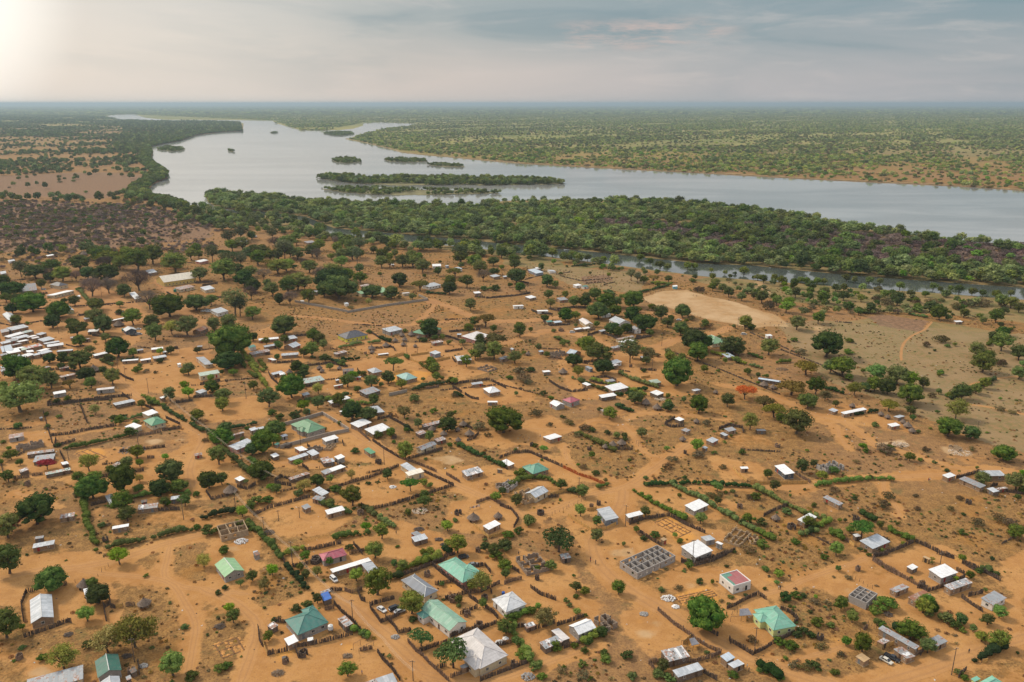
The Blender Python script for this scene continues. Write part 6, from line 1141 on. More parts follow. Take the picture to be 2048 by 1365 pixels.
# fences and hedges: W old dark palisade, B brown palisade, Y yellow reed, O orange planks, C concrete wall, H green hedge, P posts, K dark low brush fence
FENCES = """
a W 275,390 385,365|W 270,390 220,510 230,590 245,690|W 250,850 400,800 560,745 700,690 735,700|W 1060,510 1075,600 1090,680|W 1065,550 1130,510 1125,450|W 1130,540 1180,550|Y 1185,545 1262,535|B 1290,530 1385,520|P 690,310 770,285 870,260 960,260 1040,180 1110,120|W 650,320 685,310|W 1415,1110 1430,1230
b H 880,110 960,190 1010,270 1080,340 1150,420|W 845,30 870,100|W 960,130 1110,95|W 1145,90 1230,80|W 1330,380 1455,365|B 1480,370 1545,395 1660,360|H 1940,250 2048,235|W 1620,390 1650,470 1690,480|W 1740,545 1810,640 1850,700 2048,620|W 1740,525 1850,490 1990,455|W 1900,650 1990,740 2030,810|W 600,760 610,880 640,940|Y 640,880 660,960 690,1035|W 695,1030 780,1010 900,985|W 980,950 1150,925 1300,890 1450,850|W 1450,850 1560,820|W 1370,500 1450,590 1560,680 1650,790|B 1280,570 1370,550|W 760,690 880,700|W 970,950 1010,1060|W 1820,1000 1870,1080 1960,1170 2048,1290|B 1640,990 1765,965|H 1550,780 1680,800 1720,860
c W 0,225 140,175 330,105 480,50|W 330,110 420,190 540,280 690,390|W 430,80 390,50|W 780,130 870,110 930,190|W 700,400 830,385 990,310|B 990,310 1025,300|B 1070,305 1160,270 1250,250|W 1340,340 1430,410 1600,470|W 450,470 560,430 690,400|W 360,310 540,280|W 620,610 790,545|W 700,430 800,500|W 870,540 950,600 1005,660|W 830,770 990,700|W 510,850 680,790 780,760|W 990,940 1080,920 1165,895|W 0,805 115,780|W 200,1000 330,950 500,900|B 80,890 160,990 230,1040 300,1120 380,1190 500,1300|W 380,1170 470,1140|B 520,1260 640,1220|W 820,1300 960,1240 1150,1170 1310,1110|W 1610,730 1760,680|W 1770,680 1880,640|W 1190,750 1280,735|W 1390,760 1500,730 1600,700|H 1080,650 1200,640 1400,560|H 1160,760 1200,900 1280,1000 1340,1100|B 1800,930 1870,900|H 1880,900 2048,820|W 1680,960 1800,920|W 940,400 930,370|H 0,180 150,110 400,50|W 1150,140 1220,190
d B 590,570 680,650 760,720 880,800 1000,890 1120,960 1240,1010|B 1240,1010 1130,1060 920,1110|Y 850,920 930,850|W 1300,555 1370,530 1500,460 1620,410 1700,460|W 1850,560 1950,600 2030,680 1990,710|W 1110,780 1205,835|W 1325,870 1340,910|W 1350,900 1450,960 1560,1030|W 1560,1030 1700,960 1790,900|W 1790,900 1990,810|W 830,80 960,120 1150,70 1300,0|B 500,1110 620,1100|B 500,1120 560,1180|P 1345,620 1380,580 1440,540|W 1060,1210 1200,1290|H 1620,1160 1750,1210 1840,1290
e B 740,60 900,165 1060,240 1240,340|W 745,30 900,0|W 1240,340 1310,380 1500,320 1690,230|W 1600,160 1680,200|W 1400,-10 1560,40|Y 1580,45 1655,90|W 1660,90 1800,170 1900,190 2048,270|H 1880,160 2048,220|W 1650,440 1720,490 1870,590|W 1720,430 1870,395|W 1200,340 1300,345|Y 615,800 700,830 850,930|Y 870,950 960,920|B 650,780 690,750|P 700,700 780,760|W 1620,1260 1700,1180|Y 1860,1110 1920,1100|H 1780,1110 1880,1040 2048,960|W 1230,1030 1270,970|P 560,250 650,300 740,350|H 950,770 1100,790 1230,850|H 1450,660 1560,720|B 1270,980 1150,1060
f W 380,50 500,40 700,10 900,0|W 640,40 690,170 700,190|K 350,100 385,240 420,350|W 415,290 560,275 700,245 930,210|H 500,400 700,370 900,320 1090,280|W 440,360 450,320|B 1110,290 1290,260|W 1300,250 1450,230|W 1330,150 1440,200|W 1140,40 1240,90|H 1310,70 1400,130 1500,180 1600,250 1700,270|H 1170,0 1230,40 1320,50|H 1830,240 1950,215 2048,195|K 0,240 120,235 250,225|W 480,420 520,500 560,590|B 110,635 235,620|B 260,610 340,600|W 1020,590 1150,570|W 700,635 900,610|H 670,820 690,920 700,1000 740,1100 780,1210|H 870,1200 1000,1160 1200,1120 1400,1070 1530,1050|H 1620,960 1750,920 1900,900|H 1810,420 1880,480 1960,560 2048,640|H 1670,290 1720,350|W 1650,740 1690,800 1830,770|W 970,790 1150,775|W 1270,890 1440,880|W 730,850 850,820|H 910,180 1000,170 1140,130|W 1900,700 1980,720 2048,680|W 430,380 600,330|K 0,480 30,600|H 1900,1000 1990,1020|K 130,455 200,420|B 1180,470 1235,465|K 820,520 1000,500|H 920,150 1080,125|H 640,700 660,760 680,820|P 400,110 640,60|K 370,210 410,300
g C 265,210 430,165 580,120 680,180 790,250|C 245,390 430,340 620,290 790,255|B 820,210 900,280 960,330|W 980,330 1080,400 1200,470|W 1120,150 1200,190 1280,240|W 1020,160 1140,130|W 1260,480 1380,445 1540,400|B 1200,470 1350,520 1490,580|B 1570,600 1680,665|W 640,720 800,670 950,630 1100,570 1190,535|W 1390,580 1500,630 1630,690|W 1630,690 1400,760 1150,840 960,880|W 890,850 960,880|H 700,730 780,800 900,860 1010,940|W 30,930 150,870 300,830 480,780|H 0,990 60,1060 160,1160 250,1270|H 260,1260 350,1220 430,1200|W 430,1210 560,1190 730,1150|H 690,1120 800,1090 950,1080|W 830,1160 900,1240|H 1650,360 1760,420 1900,480 2048,550|Y 1790,1010 1910,1110 2048,1070|B 1810,830 1920,790 2048,870|W 200,670 330,690|H 0,480 60,570 100,650|Y 1280,270 1410,300|W 1830,270 1800,310 1740,330|W 1700,190 1780,240|H 1360,1310 1500,1270|W 1350,1290 1500,1280 1640,1240|K 930,590 1080,560|H 1030,960 1150,1030|W 200,650 250,620 320,640|H 600,250 720,200|W 460,370 480,390|H 1240,230 1290,260|K 640,480 760,530|W 420,530 470,570|H 1550,1200 1600,1240|Y 1120,300 1165,300|W 520,770 640,730|K 700,520 780,545|W 740,340 750,370|H 960,40 840,30 620,10
h W 0,470 100,430 230,420 340,470 500,540|O 505,545 620,600 740,640 855,690|H 780,710 855,690|H 560,740 640,760 720,740|Y 400,770 540,730|W 390,785 470,775|Y 545,935 600,970 730,1050|Y 730,1050 850,1040 945,990|Y 700,890 770,880|W 0,850 90,880 150,960 110,1025|W 1035,1000 1150,960 1345,930|W 1350,930 1480,1000 1640,1070|W 1110,1060 1200,1120 1290,1170|H 1020,690 1100,750 1180,800 1290,870 1400,920 1480,970|H 1380,690 1470,740 1600,790 1740,880 1870,960 1990,1030 2048,1060|H 1160,690 1400,680 1600,670 1750,690 2000,700|Y 1865,550 1900,600 1975,655|Y 2000,665 2048,660|P 480,900 560,860 680,800|P 380,960 440,910|W 1320,200 1360,220 1470,215|W 1320,195 1400,150|W 1750,240 1830,205 1940,230 1945,265|W 940,400 1060,400|H 930,60 1055,100|B 1270,1310 1290,1315|W 1560,1310 1700,1270 1880,1210|K 1840,220 1920,215|H 90,700 150,650 250,640|H 260,630 380,640 460,690|P 1110,350 1180,350|W 1450,1290 1500,1319|K 0,520 60,560|H 1870,950 1960,1000|P 1530,250 1590,240|W 300,910 345,905|P 930,140 980,150|H 120,600 200,620
i Y 0,630 200,630 430,625|B 340,555 450,625|H 490,655 640,625 900,600 1060,600|W 1540,590 1620,570 1710,545|W 100,875 180,830 290,790|H 40,670 170,740 280,790 420,860 560,900|H 500,960 600,920|H 440,1000 500,950|H 600,1000 690,1050|B 690,1040 740,1070|Y 740,1070 780,1100|W 920,1180 1080,1130 1220,1070|B 920,1190 1010,1250 1110,1305|W 1230,1060 1400,1140 1530,1190|Y 1540,1190 1590,1220|W 1600,1220 1720,1280 1800,1305|K 1880,1080 1990,1020|H 370,1020 490,990|H 0,960 170,1060|W 1800,650 1850,640|W 1920,690 2048,710|P 1220,150 1310,180|H 790,120 950,90|W 930,1020 1040,1070|K 150,990 160,1000|H 840,860 920,910|H 1040,980 1200,1060
j K 0,590 90,610 350,570|W 180,380 380,350|W 1335,345 1400,380|B 1390,700 1560,700 1750,670 1850,650|W 380,1230 600,1220 800,1190 1050,1170|W 980,1160 1040,1200|H 1150,1175 1200,1210 1260,1240|W 1400,1230 1540,1210|W 1550,1185 1700,1175 1760,1160|H 810,890 900,930|H 980,900 1100,890|W 900,960 1010,1030 1070,1050|H 640,330 720,430|P 1080,780 1250,775 1450,745|K 520,760 600,780 680,770|K 710,450 900,440|H 1150,620 1270,620|H 1920,880 1970,960 2048,1030|W 1990,870 2048,940|K 1530,1090 1640,1080 1800,1050 2048,1030|P 1530,510 1680,550|W 1560,270 1700,260|K 60,250 200,240|K 260,745 330,740|K 100,380 240,370|K 1100,780 1200,790|W 740,690 960,710|W 1720,385 1830,380|H 800,960 860,1000|W 620,530 720,520|W 380,30 460,60|K 870,160 940,150|K 0,450 90,440|W 1620,290 1740,270|K 1460,100 1560,110|W 1600,1080 1760,1050
k C 360,420 780,500|C 780,505 1100,450 1425,405|C 1425,405 1350,370|H 720,790 850,760 1030,745|H 1040,710 1120,740|W 960,660 1040,710|Y 990,840 1010,865 1130,865|Y 1130,865 1240,840|Y 1250,870 1350,910|Y 1350,910 1480,895 1600,870|Y 1290,850 1430,830|W 1610,1080 1750,1060 1920,1040|W 1620,1100 1695,1145|W 1720,1160 1770,1190 1830,1200|W 1930,1050 2048,1110|H 1360,920 1440,970 1540,1040|H 1310,1130 1400,1100 1640,1060|C 1115,1170 1255,1140|B 1410,1115 1510,1100|W 150,990 170,1030 240,1090|W 0,850 160,840|W 300,700 470,685|H 470,680 560,750|W 800,690 830,700|H 0,870 40,930 110,980|H 740,890 870,880|W 460,930 640,910 780,940|W 430,1100 520,1090|W 1890,390 2015,380|W 1480,680 1590,700 1720,745|W 1560,820 1700,800|W 1590,660 1840,640|P 470,760 520,700|W 210,910 390,895|H 500,870 640,880 740,930|K 150,210 260,215|K 350,290 460,290|W 1800,380 1880,385|H 1900,320 1990,320|K 840,600 1050,610|P 1280,250 1550,240|W 860,960 880,1000|H 60,880 130,960|K 640,790 700,800|K 340,990 430,970|Y 1160,850 1230,835|H 1630,1150 1700,1180|W 1080,760 1150,790 1160,810|W 950,790 1060,790|H 1420,350 1560,360|K 1560,560 1760,555|H 1340,590 1450,590|W 1620,870 1640,900|H 1240,850 1270,880|K 1320,740 1440,730|P 1120,60 1300,90
l W 345,575 400,610 560,600|W 250,485 300,510 420,520|W 0,380 120,370 240,350|W 390,475 490,500|H 450,715 550,750|H 1095,355 1200,325 1350,290|H 830,340 910,360|W 700,690 790,660 880,690 950,720|H 620,760 720,800|W 660,905 880,880|H 955,990 1050,1040 1170,1080 1260,1110|H 960,1175 1060,1140 1170,1125|H 640,1060 780,1110 950,1170|W 395,1055 480,1110 570,1140 700,1125|W 720,1055 800,1075 935,1070|W 730,1030 850,1020 930,1050|H 1690,830 1800,860 1960,920|H 1760,800 1950,830 2048,860|P 1640,670 1720,640 1820,630|P 1820,630 1920,690 2048,740|W 1090,700 1210,700|B 600,660 760,640|W 460,480 620,460 760,480|W 1500,640 1640,640|W 1080,720 1180,700|Y 1130,1030 1200,1020|H 530,140 760,120|H 1210,270 1370,280|K 480,210 640,250 900,230|K 690,270 830,260|P 380,220 560,240|W 1120,960 1250,970|K 290,790 480,800|H 580,1030 660,1060|W 120,250 230,270|K 200,240 350,200|P 980,480 1200,500|W 770,520 830,510|H 870,330 890,350|K 440,200 560,180|H 550,410 680,430|P 2000,720 2048,745|P 1900,760 2048,750|K 830,280 920,260|W 560,500 640,520
m H 0,790 95,820|H 0,870 90,890|H 430,1000 560,1040 700,1080|P 0,650 160,700 240,730|K 0,620 360,780|P 200,540 280,560|H 1190,485 1320,510|H 820,480 900,470|P 570,490 640,540|H 1460,1100 1600,1060 1780,1000|P 880,490 1100,470|K 640,540 760,550|P 1650,580 1950,590|H 1780,720 1830,650 1950,600|P 300,990 310,1000|H 200,850 300,840
o H 480,700 512,745 545,792|K 560,772 640,762 740,752|H 598,806 660,800 700,792|K 880,782 1000,770 1080,790|K 1100,715 1180,730 1260,745|K 1330,700 1440,740 1560,790|H 1180,762 1240,776 1290,792|K 640,560 720,575 820,592|K 60,620 200,610 330,602|K 1560,700 1640,730 1700,762|H 1900,800 1950,778 1990,760|K 400,702 480,690|W 240,905 330,895|K 560,985 640,965|H 255,1000 330,985 380,990|K 1480,900 1560,905|W 700,1110 760,1095|K 1600,1060 1680,1100|H 1160,870 1230,905|W 30,745 120,740 190,752|H 640,1010 700,1030
"""
POLES = """
f 1110,380,18|f 1470,960,30|f 1883,855,28|f 550,480,12|f 1935,520,24|f 1660,320,16|g 118,1110,32|g 405,360,28|g 1075,520,26|g 340,1319,28|g 230,970,12|g 398,945,12|h 630,780,32|h 1003,1012,36|h 1540,1300,28|h 55,560,24|d 1580,1010,42|e 1550,1230,42|e 1435,95,8|b 950,120,22|b 1565,690,28|c 135,1290,26|j 950,990,18|j 1008,1050,18|j 1190,1150,20|j 378,450,14|j 1970,1190,22|j 1675,790,18|j 1920,690,14|j 470,670,16|j 815,375,10|k 1085,700,16|k 1255,830,22|k 1470,950,20|k 1060,270,10|k 1425,250,12|k 1325,150,10|l 1215,990,28|l 910,840,22|l 1293,770,18|l 1530,740,18|l 1900,640,14|l 1105,700,14|l 825,215,12|i 1700,225,10|k 1340,830,0|l 240,140,0|a 1380,1100,30|j 45,850,36|j 55,1000,30|j 945,900,16"""
CARS = """
b 1370,262,suv,white,-50,|white car with a dark rear window parked by the long white roofed house|b 1862,572,sedan,white,-42,|white car in the dark fenced yard
b 1990,560,suv,black,35,|black car beside the white car in the dark fenced yard|b 2045,590,sedan,silver,30,|silver car beside the black car in the dark fenced yard
c 650,35,suv,black,20,|black car behind the mint green roofed pink house|c 750,112,sedan,greycar,15,|grey car behind the mint green roofed pink house
e 880,1095,sedan,cream_car,-55,|cream saloon car parked beside the black pickup|e 942,1070,pickup,black,-48,|black pickup truck parked beside the cream saloon
j 1625,495,sedan,white,5,|white car at the left of the group by the pale roofed house|j 1660,485,sedan,silver,5,|silver car in the middle of the group by the pale roofed house|j 1668,498,sedan,white,5,|white car in front of the silver car by the pale roofed house
j 1115,680,suv,silver,10,|silver car in front of the black walled workshop|j 1108,640,sedan,white,10,|white car behind the black walled workshop|j 1070,688,pickup,black,10,|dark pickup beside the silver car at the workshop
l 1950,680,suv,white,-5,|white car standing alone near the post fence by the field|l 578,665,suv,white,5,|white vehicle beside the first roadside stall|l 1430,565,sedan,white,0,|pale car under the dark trees by the field
j 350,322,suv,silver,0,|silver car under the mango tree at the schoolroom"""
PEOPLE = """
c 1950,75,red|c 2003,100,dark|e 1728,1005,dark|d 1828,355,white|d 1845,355,dark|d 1523,1195,dark|d 1505,1160,white|d 1470,1160,dark|g 1170,1075,dark|g 557,555,dark|h 712,940,dark|h 723,1285,dark|h 765,1310,dark|h 322,300,white|i 1333,608,red|i 1342,606,white|i 1975,770,white|i 348,35,dark|l 748,775,red|l 1335,465,dark|l 1150,640,dark|m 150,555,dark|m 235,550,dark|m 215,570,dark|m 270,560,white|m 180,575,dark|m 110,560,dark|l 1570,375,dark|l 1545,370,dark|l 1245,345,dark|l 1265,340,white|l 1290,330,dark|l 1205,355,dark|l 1170,370,dark|l 1185,365,white|l 1225,350,dark|l 1310,325,dark|c 1215,0,dark|d 107,665,dark|b 1660,1225,blue|b 1520,1230,white|d 1060,915,white|d 1945,270,dark|k 925,60,red|j 660,770,dark|j 600,860,red|j 310,740,red|j 505,850,white|j 320,745,dark"""
LATRINES = """
b 878,1105,60|b 1060,1030,80|b 1190,60,80|b 575,20,40|c 278,215,60|c 865,460,60|c 690,625,60|c 805,740,80|c 1405,255,40|c 540,470,80|c 1170,1140,60|e 592,160,38|e 1250,310,50|e 205,860,60|f 845,1130,38|f 222,680,38|g 1028,505,44|g 1665,915,50|g 885,915,46|g 1825,1215,36|g 1155,305,34|g 525,1300,70|h 788,840,30|h 732,862,28|h 1917,865,38|h 715,400,30|h 252,370,24|h 325,915,50|h 1490,950,26|i 1632,775,36|i 205,352,34|i 310,960,56|i 790,900,44|i 805,1275,32|i 832,855,24|l 1225,835,30|l 490,650,40|l 730,700,22|l 1045,938,22|j 1410,790,26|j 250,985,34|k 925,835,18|a 200,1065,60|g 300,375,60|j 810,420,28|a 1350,1210,70|h 1480,430,10"""
TANKS = """g 468,118,34,green|j 1815,958,34,green|j 1402,345,24,green|j 988,660,24,green|b 1340,790,56,white|c 1058,412,16,blue|j 240,405,20,green|l 1690,915,0,green"""
PILES = """b 800,1215,120,wood|c 1310,1250,150,grey|d 700,450,150,white|d 775,535,80,white|c 1080,860,60,white|c 1020,900,90,white|i 1570,395,170,pale|b 2000,845,90,grey|m 240,895,90,wood|l 445,870,110,brown|g 1140,700,60,white|g 1350,1040,80,dark|g 1510,1120,60,dark|g 1550,1160,50,dark|i 1120,335,130,pale|b 1510,1040,90,wood|g 150,1065,90,dark|e 900,615,100,dark|g 1360,890,130,pale|a 1300,1040,90,dark|a 1470,1140,90,grey|f 1060,400,220,greyflat|a 700,820,80,dark|l 1280,1195,90,pale|b 200,740,110,dark|f 1930,1135,110,white|d 450,610,90,block"""
# ------------------------------------------------------------ putting things down
REG=[]      # things whose label is written from what they stand beside
ANCH=[]     # landmarks
def reg(o, desc, px, py, cat, group=None): REG.append([o,desc,px,py]); tag(o,None,cat,group); return o
def tl(t): return TILES[t]
def lines(s):
    for L in s.strip().split('\n'):
        L=L.strip()
        if L: yield L
used=set()
for L in lines(BUILD):
    spec,desc=L.split('|'); f=spec.split(); ox,oy,sc=tl(f[0])
    P=[tuple(float(v) for v in q.split(',')) for q in f[2:5]]; P=[(ox+a/sc,oy+b/sc) for a,b in P]
    h=float(f[5]); sp=''; lm=desc.startswith('*'); desc=desc.lstrip('*').strip()
    if f[7]=='redgreen': sp='parapet'
    cy=sum(p[1] for p in P)/3; s=pxm(cy)
    root,LL,WW=house(f[1],*P,h,f[6],f[7],s,sp)
    cx=(P[0][0]+P[2][0])/2; cy=(P[0][1]+P[2][1])/2
    k=0
    while desc in used: k+=1; desc+=' again'
    used.add(desc)
    cat='house' if root.name.startswith('house') else 'shed'
    tag(root,desc,cat,None)
    if lm: ANCH.append((desc,cx,cy+4))
    # wings of the bigger houses
    wm_=WALL.get(f[6]) or ROOF[f[6]]; rm=ROOF[f[7]]
    if desc.startswith('big green many'): wing(root,LL*.12,-WW*.42,WW*.55,WW*.42,h,WW*.13,wm_,rm,0)
    if desc.startswith('lime green'): wing(root,-LL*.12,-WW*.45,LL*.42,WW*.52,h,WW*.15,wm_,rm,0)
    if desc.startswith('big pinkish'): wing(root,-LL*.02+LL*.3,-WW*.40,LL*.38,WW*.5,h,WW*.14,wm_,rm,0)
    if desc.startswith('teal hip'): wing(root,LL*.30,WW*.42,LL*.40,WW*.5,h,WW*.13,wm_,rm,0)
    if desc.startswith('mint green twin'): wing(root,LL*.22,WW*.12,LL*.52,WW*1.05,h,WW*.24,wm_,rm,0)
    if desc.startswith('long pale green gable'): wing(root,-LL*.30,-WW*.62,LL*.24,WW*.42,h-.3,WW*.1,wm_,ROOF['teal'],0)
    if desc.startswith('green hip roofed mud'): wing(root,-LL*.2,WW*.2,LL*.5,WW*.8,h,WW*.18,wm_,rm,0)
for i,L in enumerate(lines(MARKET)):
    f=L.split(); ox,oy,sc=tl(f[0]); P=[tuple(float(v) for v in q.split(',')) for q in f[2:5]]; P=[(ox+a/sc,oy+b/sc) for a,b in P]
    root,_,_=house(f[1],*P,float(f[5]),f[6],f[7],1.9); root.name='market_stall'
    col={'silver':'silver','silver2':'pale silver','grey':'grey','white':'white','pale':'off white','tealw':'faded teal','skyblue':'pale blue','redstrip':'red striped','lgreen2':'grey green'}[f[7]]
    tag(root,None,'market stall','tin roofed stalls of the crowded market'); REG.append([root,f'{col} roofed market stall',(P[0][0]+P[2][0])/2,P[1][1]])
ANCH.append(('crowded tin roofed market',50,690))
for blk in HUTS.replace('\n','|').split('|'):
    t,q=blk.split(); a,b,wd=(float(v) for v in q.split(',')); ox,oy,sc=tl(t)
    X0,Y0=ox+a/sc,oy+b/sc; o=hut(X0,Y0,wd*2/sc if t in 'a' else wd*2/sc)
    reg(o,'round thatched hut',X0,Y0,'hut','round thatched huts in the yards')
for L in lines(SHELLS):
    spec,desc=L.split('|'); f=spec.split(); ox,oy,sc=tl(f[0]); P=[tuple(float(v) for v in q.split(',')) for q in f[1:4]]; P=[(ox+a/sc,oy+b/sc) for a,b in P]
    o=shell(*P,float(f[4]),[float(v) for v in f[5].split(',')],[float(v) for v in f[6].split(',')],f[7]); tag(o,desc.strip(),'ruin' if 'ruin' in desc or 'broken' in desc else 'unfinished house')
    if desc.startswith('big roofless') or desc.startswith('roofless tan') or 'small rooms' in desc: ANCH.append((' '.join(desc.split(' with ')[0].split(' at ')[0].split()),P[1][0],P[1][1]-8))
for i,blk in enumerate(TRENCH.strip().split('|')):
    f=blk.split(); ox,oy,sc=tl(f[0]); P=[tuple(float(v) for v in q.split(',')) for q in f[1:4]]; P=[(ox+a/sc,oy+b/sc) for a,b in P]
    o=trench(*P,[float(v) for v in f[4].split(',')],[float(v) for v in f[5].split(',')]); reg(o,'dug house foundation trenches',P[1][0],P[1][1],'foundation')

# ---- fences, walls, hedges
W_OLD=M('palisade_old',(.105,.078,.062),var=.5,scale=1.3); W_BR=M('palisade_brown',(.20,.135,.095),var=.45,scale=1.3); W_OR=M('palisade_orange',(.42,.12,.035),var=.3,scale=1.3)
REED=M('reed',(.50,.30,.10),var=.25,scale=2.5); CONC=M('concrete_wall',(.30,.26,.22),var=.12,scale=1); CAPC=M('wall_coping',(.40,.36,.31))
def resample(pts, step):
    out=[Vector(pts[0])]; 
    for a,b in zip(pts[:-1],pts[1:]):
        a,b=Vector(a),Vector(b); n=max(1,int(round((b-a).length/step)))
        for i in range(1,n+1): out.append(a+(b-a)*i/n)
    return out
def palisade(pts, mat, s, hgt=1.75, tight=.9):
    rs=random.Random(int(pts[0][0]*3+pts[-1][1]*7)); step=.24 if s>3.6 else .34 if s>2.6 else .55; mb=MB()
    for p in resample(pts,step):
        g=mn.noise((p[0]*.12,p[1]*.12,1.3))
        if rs.random()>tight or g>.8: continue
        r=step*rs.uniform(.48,.8); h=hgt*rs.uniform(.78,1.12)*(1+.25*mn.noise((p[0]*.35,p[1]*.35,0))); lx,ly=rs.gauss(0,.07),rs.gauss(0,.07); ox,oy=rs.gauss(0,.05),rs.gauss(0,.05)
        x,y=p[0]+ox,p[1]+oy; a=rs.uniform(0,1.5); c,s_=math.cos(a)*r,math.sin(a)*r
        mb.add([(x+c,y+s_,-.05),(x-s_,y+c,-.05),(x-c,y-s_,-.05),(x+s_,y-c,-.05),(x+c*.8+lx,y+s_*.8+ly,h),(x-s_*.8+lx,y+c*.8+ly,h-.06),(x-c*.8+lx,y-s_*.8+ly,h),(x+s_*.8+lx,y-c*.8+ly,h+.05)],
               [(0,1,5,4),(1,2,6,5),(2,3,7,6),(3,0,4,7),(4,5,6,7)],mat)
    return mb
def hedge_mesh(pts, s, hgt, wd, mat, seed):
    rs=np.random.default_rng(seed); P=[];N=[]; mb=MB(); step=1.1
    rp=resample(pts,step); cs=.20 if s>3.5 else .28 if s>2.3 else .42
    per=int(34 if s>3.5 else 20 if s>2.3 else 10)
    for i,p in enumerate(rp):
        g=mn.noise((p[0]*.11,p[1]*.11,seed*.7)); k=1+.6*g+rs.uniform(-.4,.35)
        if g<-.42: continue
        r=max(.35,wd*.5*k); h=max(.7,hgt*k); c=np.array([p[0]+rs.uniform(-.7,.7),p[1]+rs.uniform(-.7,.7),h*.5])
        d=rs.normal(size=(per,3)); d[:,2]=np.abs(d[:,2])-.2; d/=np.linalg.norm(d,axis=1)[:,None]
        P.append(c+d*np.array([r,r,h*.5])*rs.uniform(.8,1.12,(per,1))); N.append(d)
        v_,f_=ico((c[0],c[1],c[2]),r*.8,seed+i*1.7,6,4); v_=[(q[0],q[1],max(0,c[2]+(q[2]-c[2])*h*.5/r)) for q in v_]; mb.add(v_,f_,mat)
    if not P: return mb
    V,Fc=cards(np.concatenate(P),np.concatenate(N),cs,rs); V[:,2]=np.maximum(V[:,2],.01); mb.add(V.tolist(),Fc.tolist(),mat); return mb
FD=dict(W=('wooden_fence','dark old palisade fence','fence'),B=('wooden_fence','brown plank palisade fence','fence'),Y=('reed_fence','yellow reed fence','fence'),O=('wooden_fence','orange plank fence','fence'),C=('concrete_wall','grey concrete yard wall','wall'),
 H=('hedge','leafy green hedge','hedge'),P=('post_fence','row of thin fence posts','fence'),K=('brush_fence','low dark brush fence','fence'))
nf=0
for L in lines(FENCES):
    t,rest=L.split(' ',1); ox,oy,sc=tl(t)
    for blk in rest.split('|'):
        f=blk.split(); k=f[0]; px=[tuple(float(v) for v in q.split(',')) for q in f[1:]]
        if len(px)<2: continue
        px=[(ox+a/sc,oy+b/sc) for a,b in px]; pts=[tuple(G(*p)) for p in px]; s=pxm(sum(p[1] for p in px)/len(px)); nf+=1
        nm,desc,cat=FD[k]; org=Vector(pts[0]); loc=[(p[0]-org.x,p[1]-org.y) for p in pts]
        if k in 'WBO': o=palisade(loc,{'W':W_OLD,'B':W_BR,'O':W_OR}[k],s,1.85 if k=='W' else 1.75,.97 if k=='W' else 1.0).build(nm,loc=org)
        elif k=='K': 
            o=palisade(loc,W_OLD,s,1.1,.75).build(nm,loc=org)
        elif k=='H': o=hedge_mesh(loc,s,2.6,3.0 if s>2.6 else 3.6,LEAF['d'] if nf%3==0 else LEAF['s'] if nf%3==1 else LEAF['n'],nf).build(nm,loc=org)
        elif k=='Y':
            mb=MB()
            for a,b in zip(resample(loc,1.0)[:-1],resample(loc,1.0)[1:]): mb.obox(a,b,.10,-.02,1.55+.12*mn.noise((a[0],a[1],2)),REED)
            for p in resample(loc,2.4): mb.box(p[0]-.06,p[0]+.06,p[1]-.06,p[1]+.06,0,1.75,WOOD)
            o=mb.build(nm,loc=org)
        elif k=='C':
            o=empty(nm,org); mb=MB(); mc=MB(); mp_=MB()
            for a,b in zip(loc[:-1],loc[1:]): mb.obox(a,b,.18,0,2.0,CONC); mc.obox(a,b,.28,2.0,2.1,CAPC)
            mb.build('panel',o); mc.build('coping',o)
            for p in resample(loc,6.0)[:60]: mp_=MB(); mp_.box(p[0]-.18,p[0]+.18,p[1]-.18,p[1]+.18,0,2.2,CONC); mp_.build('pillar',o)
        else:
            o=empty(nm,org); rs=random.Random(nf); pm=None
            for p in resample(loc,2.4 if s>2.5 else 4.0)[:100]:
                if pm is None: mb=MB(); mb.tube((0,0,-.05),(.04,.02,1.5),.09,.07,WOOD,5); pm=mesh('post',mb.v,mb.f,mb.m,mb.mi)
                q=link('post',pm,o,loc=(p[0]+rs.gauss(0,.15),p[1]+rs.gauss(0,.15),0)); q.rotation_euler=(rs.gauss(0,.08),rs.gauss(0,.08),rs.uniform(0,6)); q.scale=(1,1,rs.uniform(.7,1.25))
        m=px[len(px)//2] if len(px)>2 else ((px[0][0]+px[1][0])/2,(px[0][1]+px[1][1])/2)
        LN=sum((Vector(a)-Vector(b)).length for a,b in zip(pts[:-1],pts[1:])); 
        reg(o,('short ' if LN<14 else 'long ' if LN>55 else '')+desc,m[0],m[1],cat,{'fence':'fences round the yards','hedge':'hedges round the plots','wall':'concrete yard walls'}[cat])

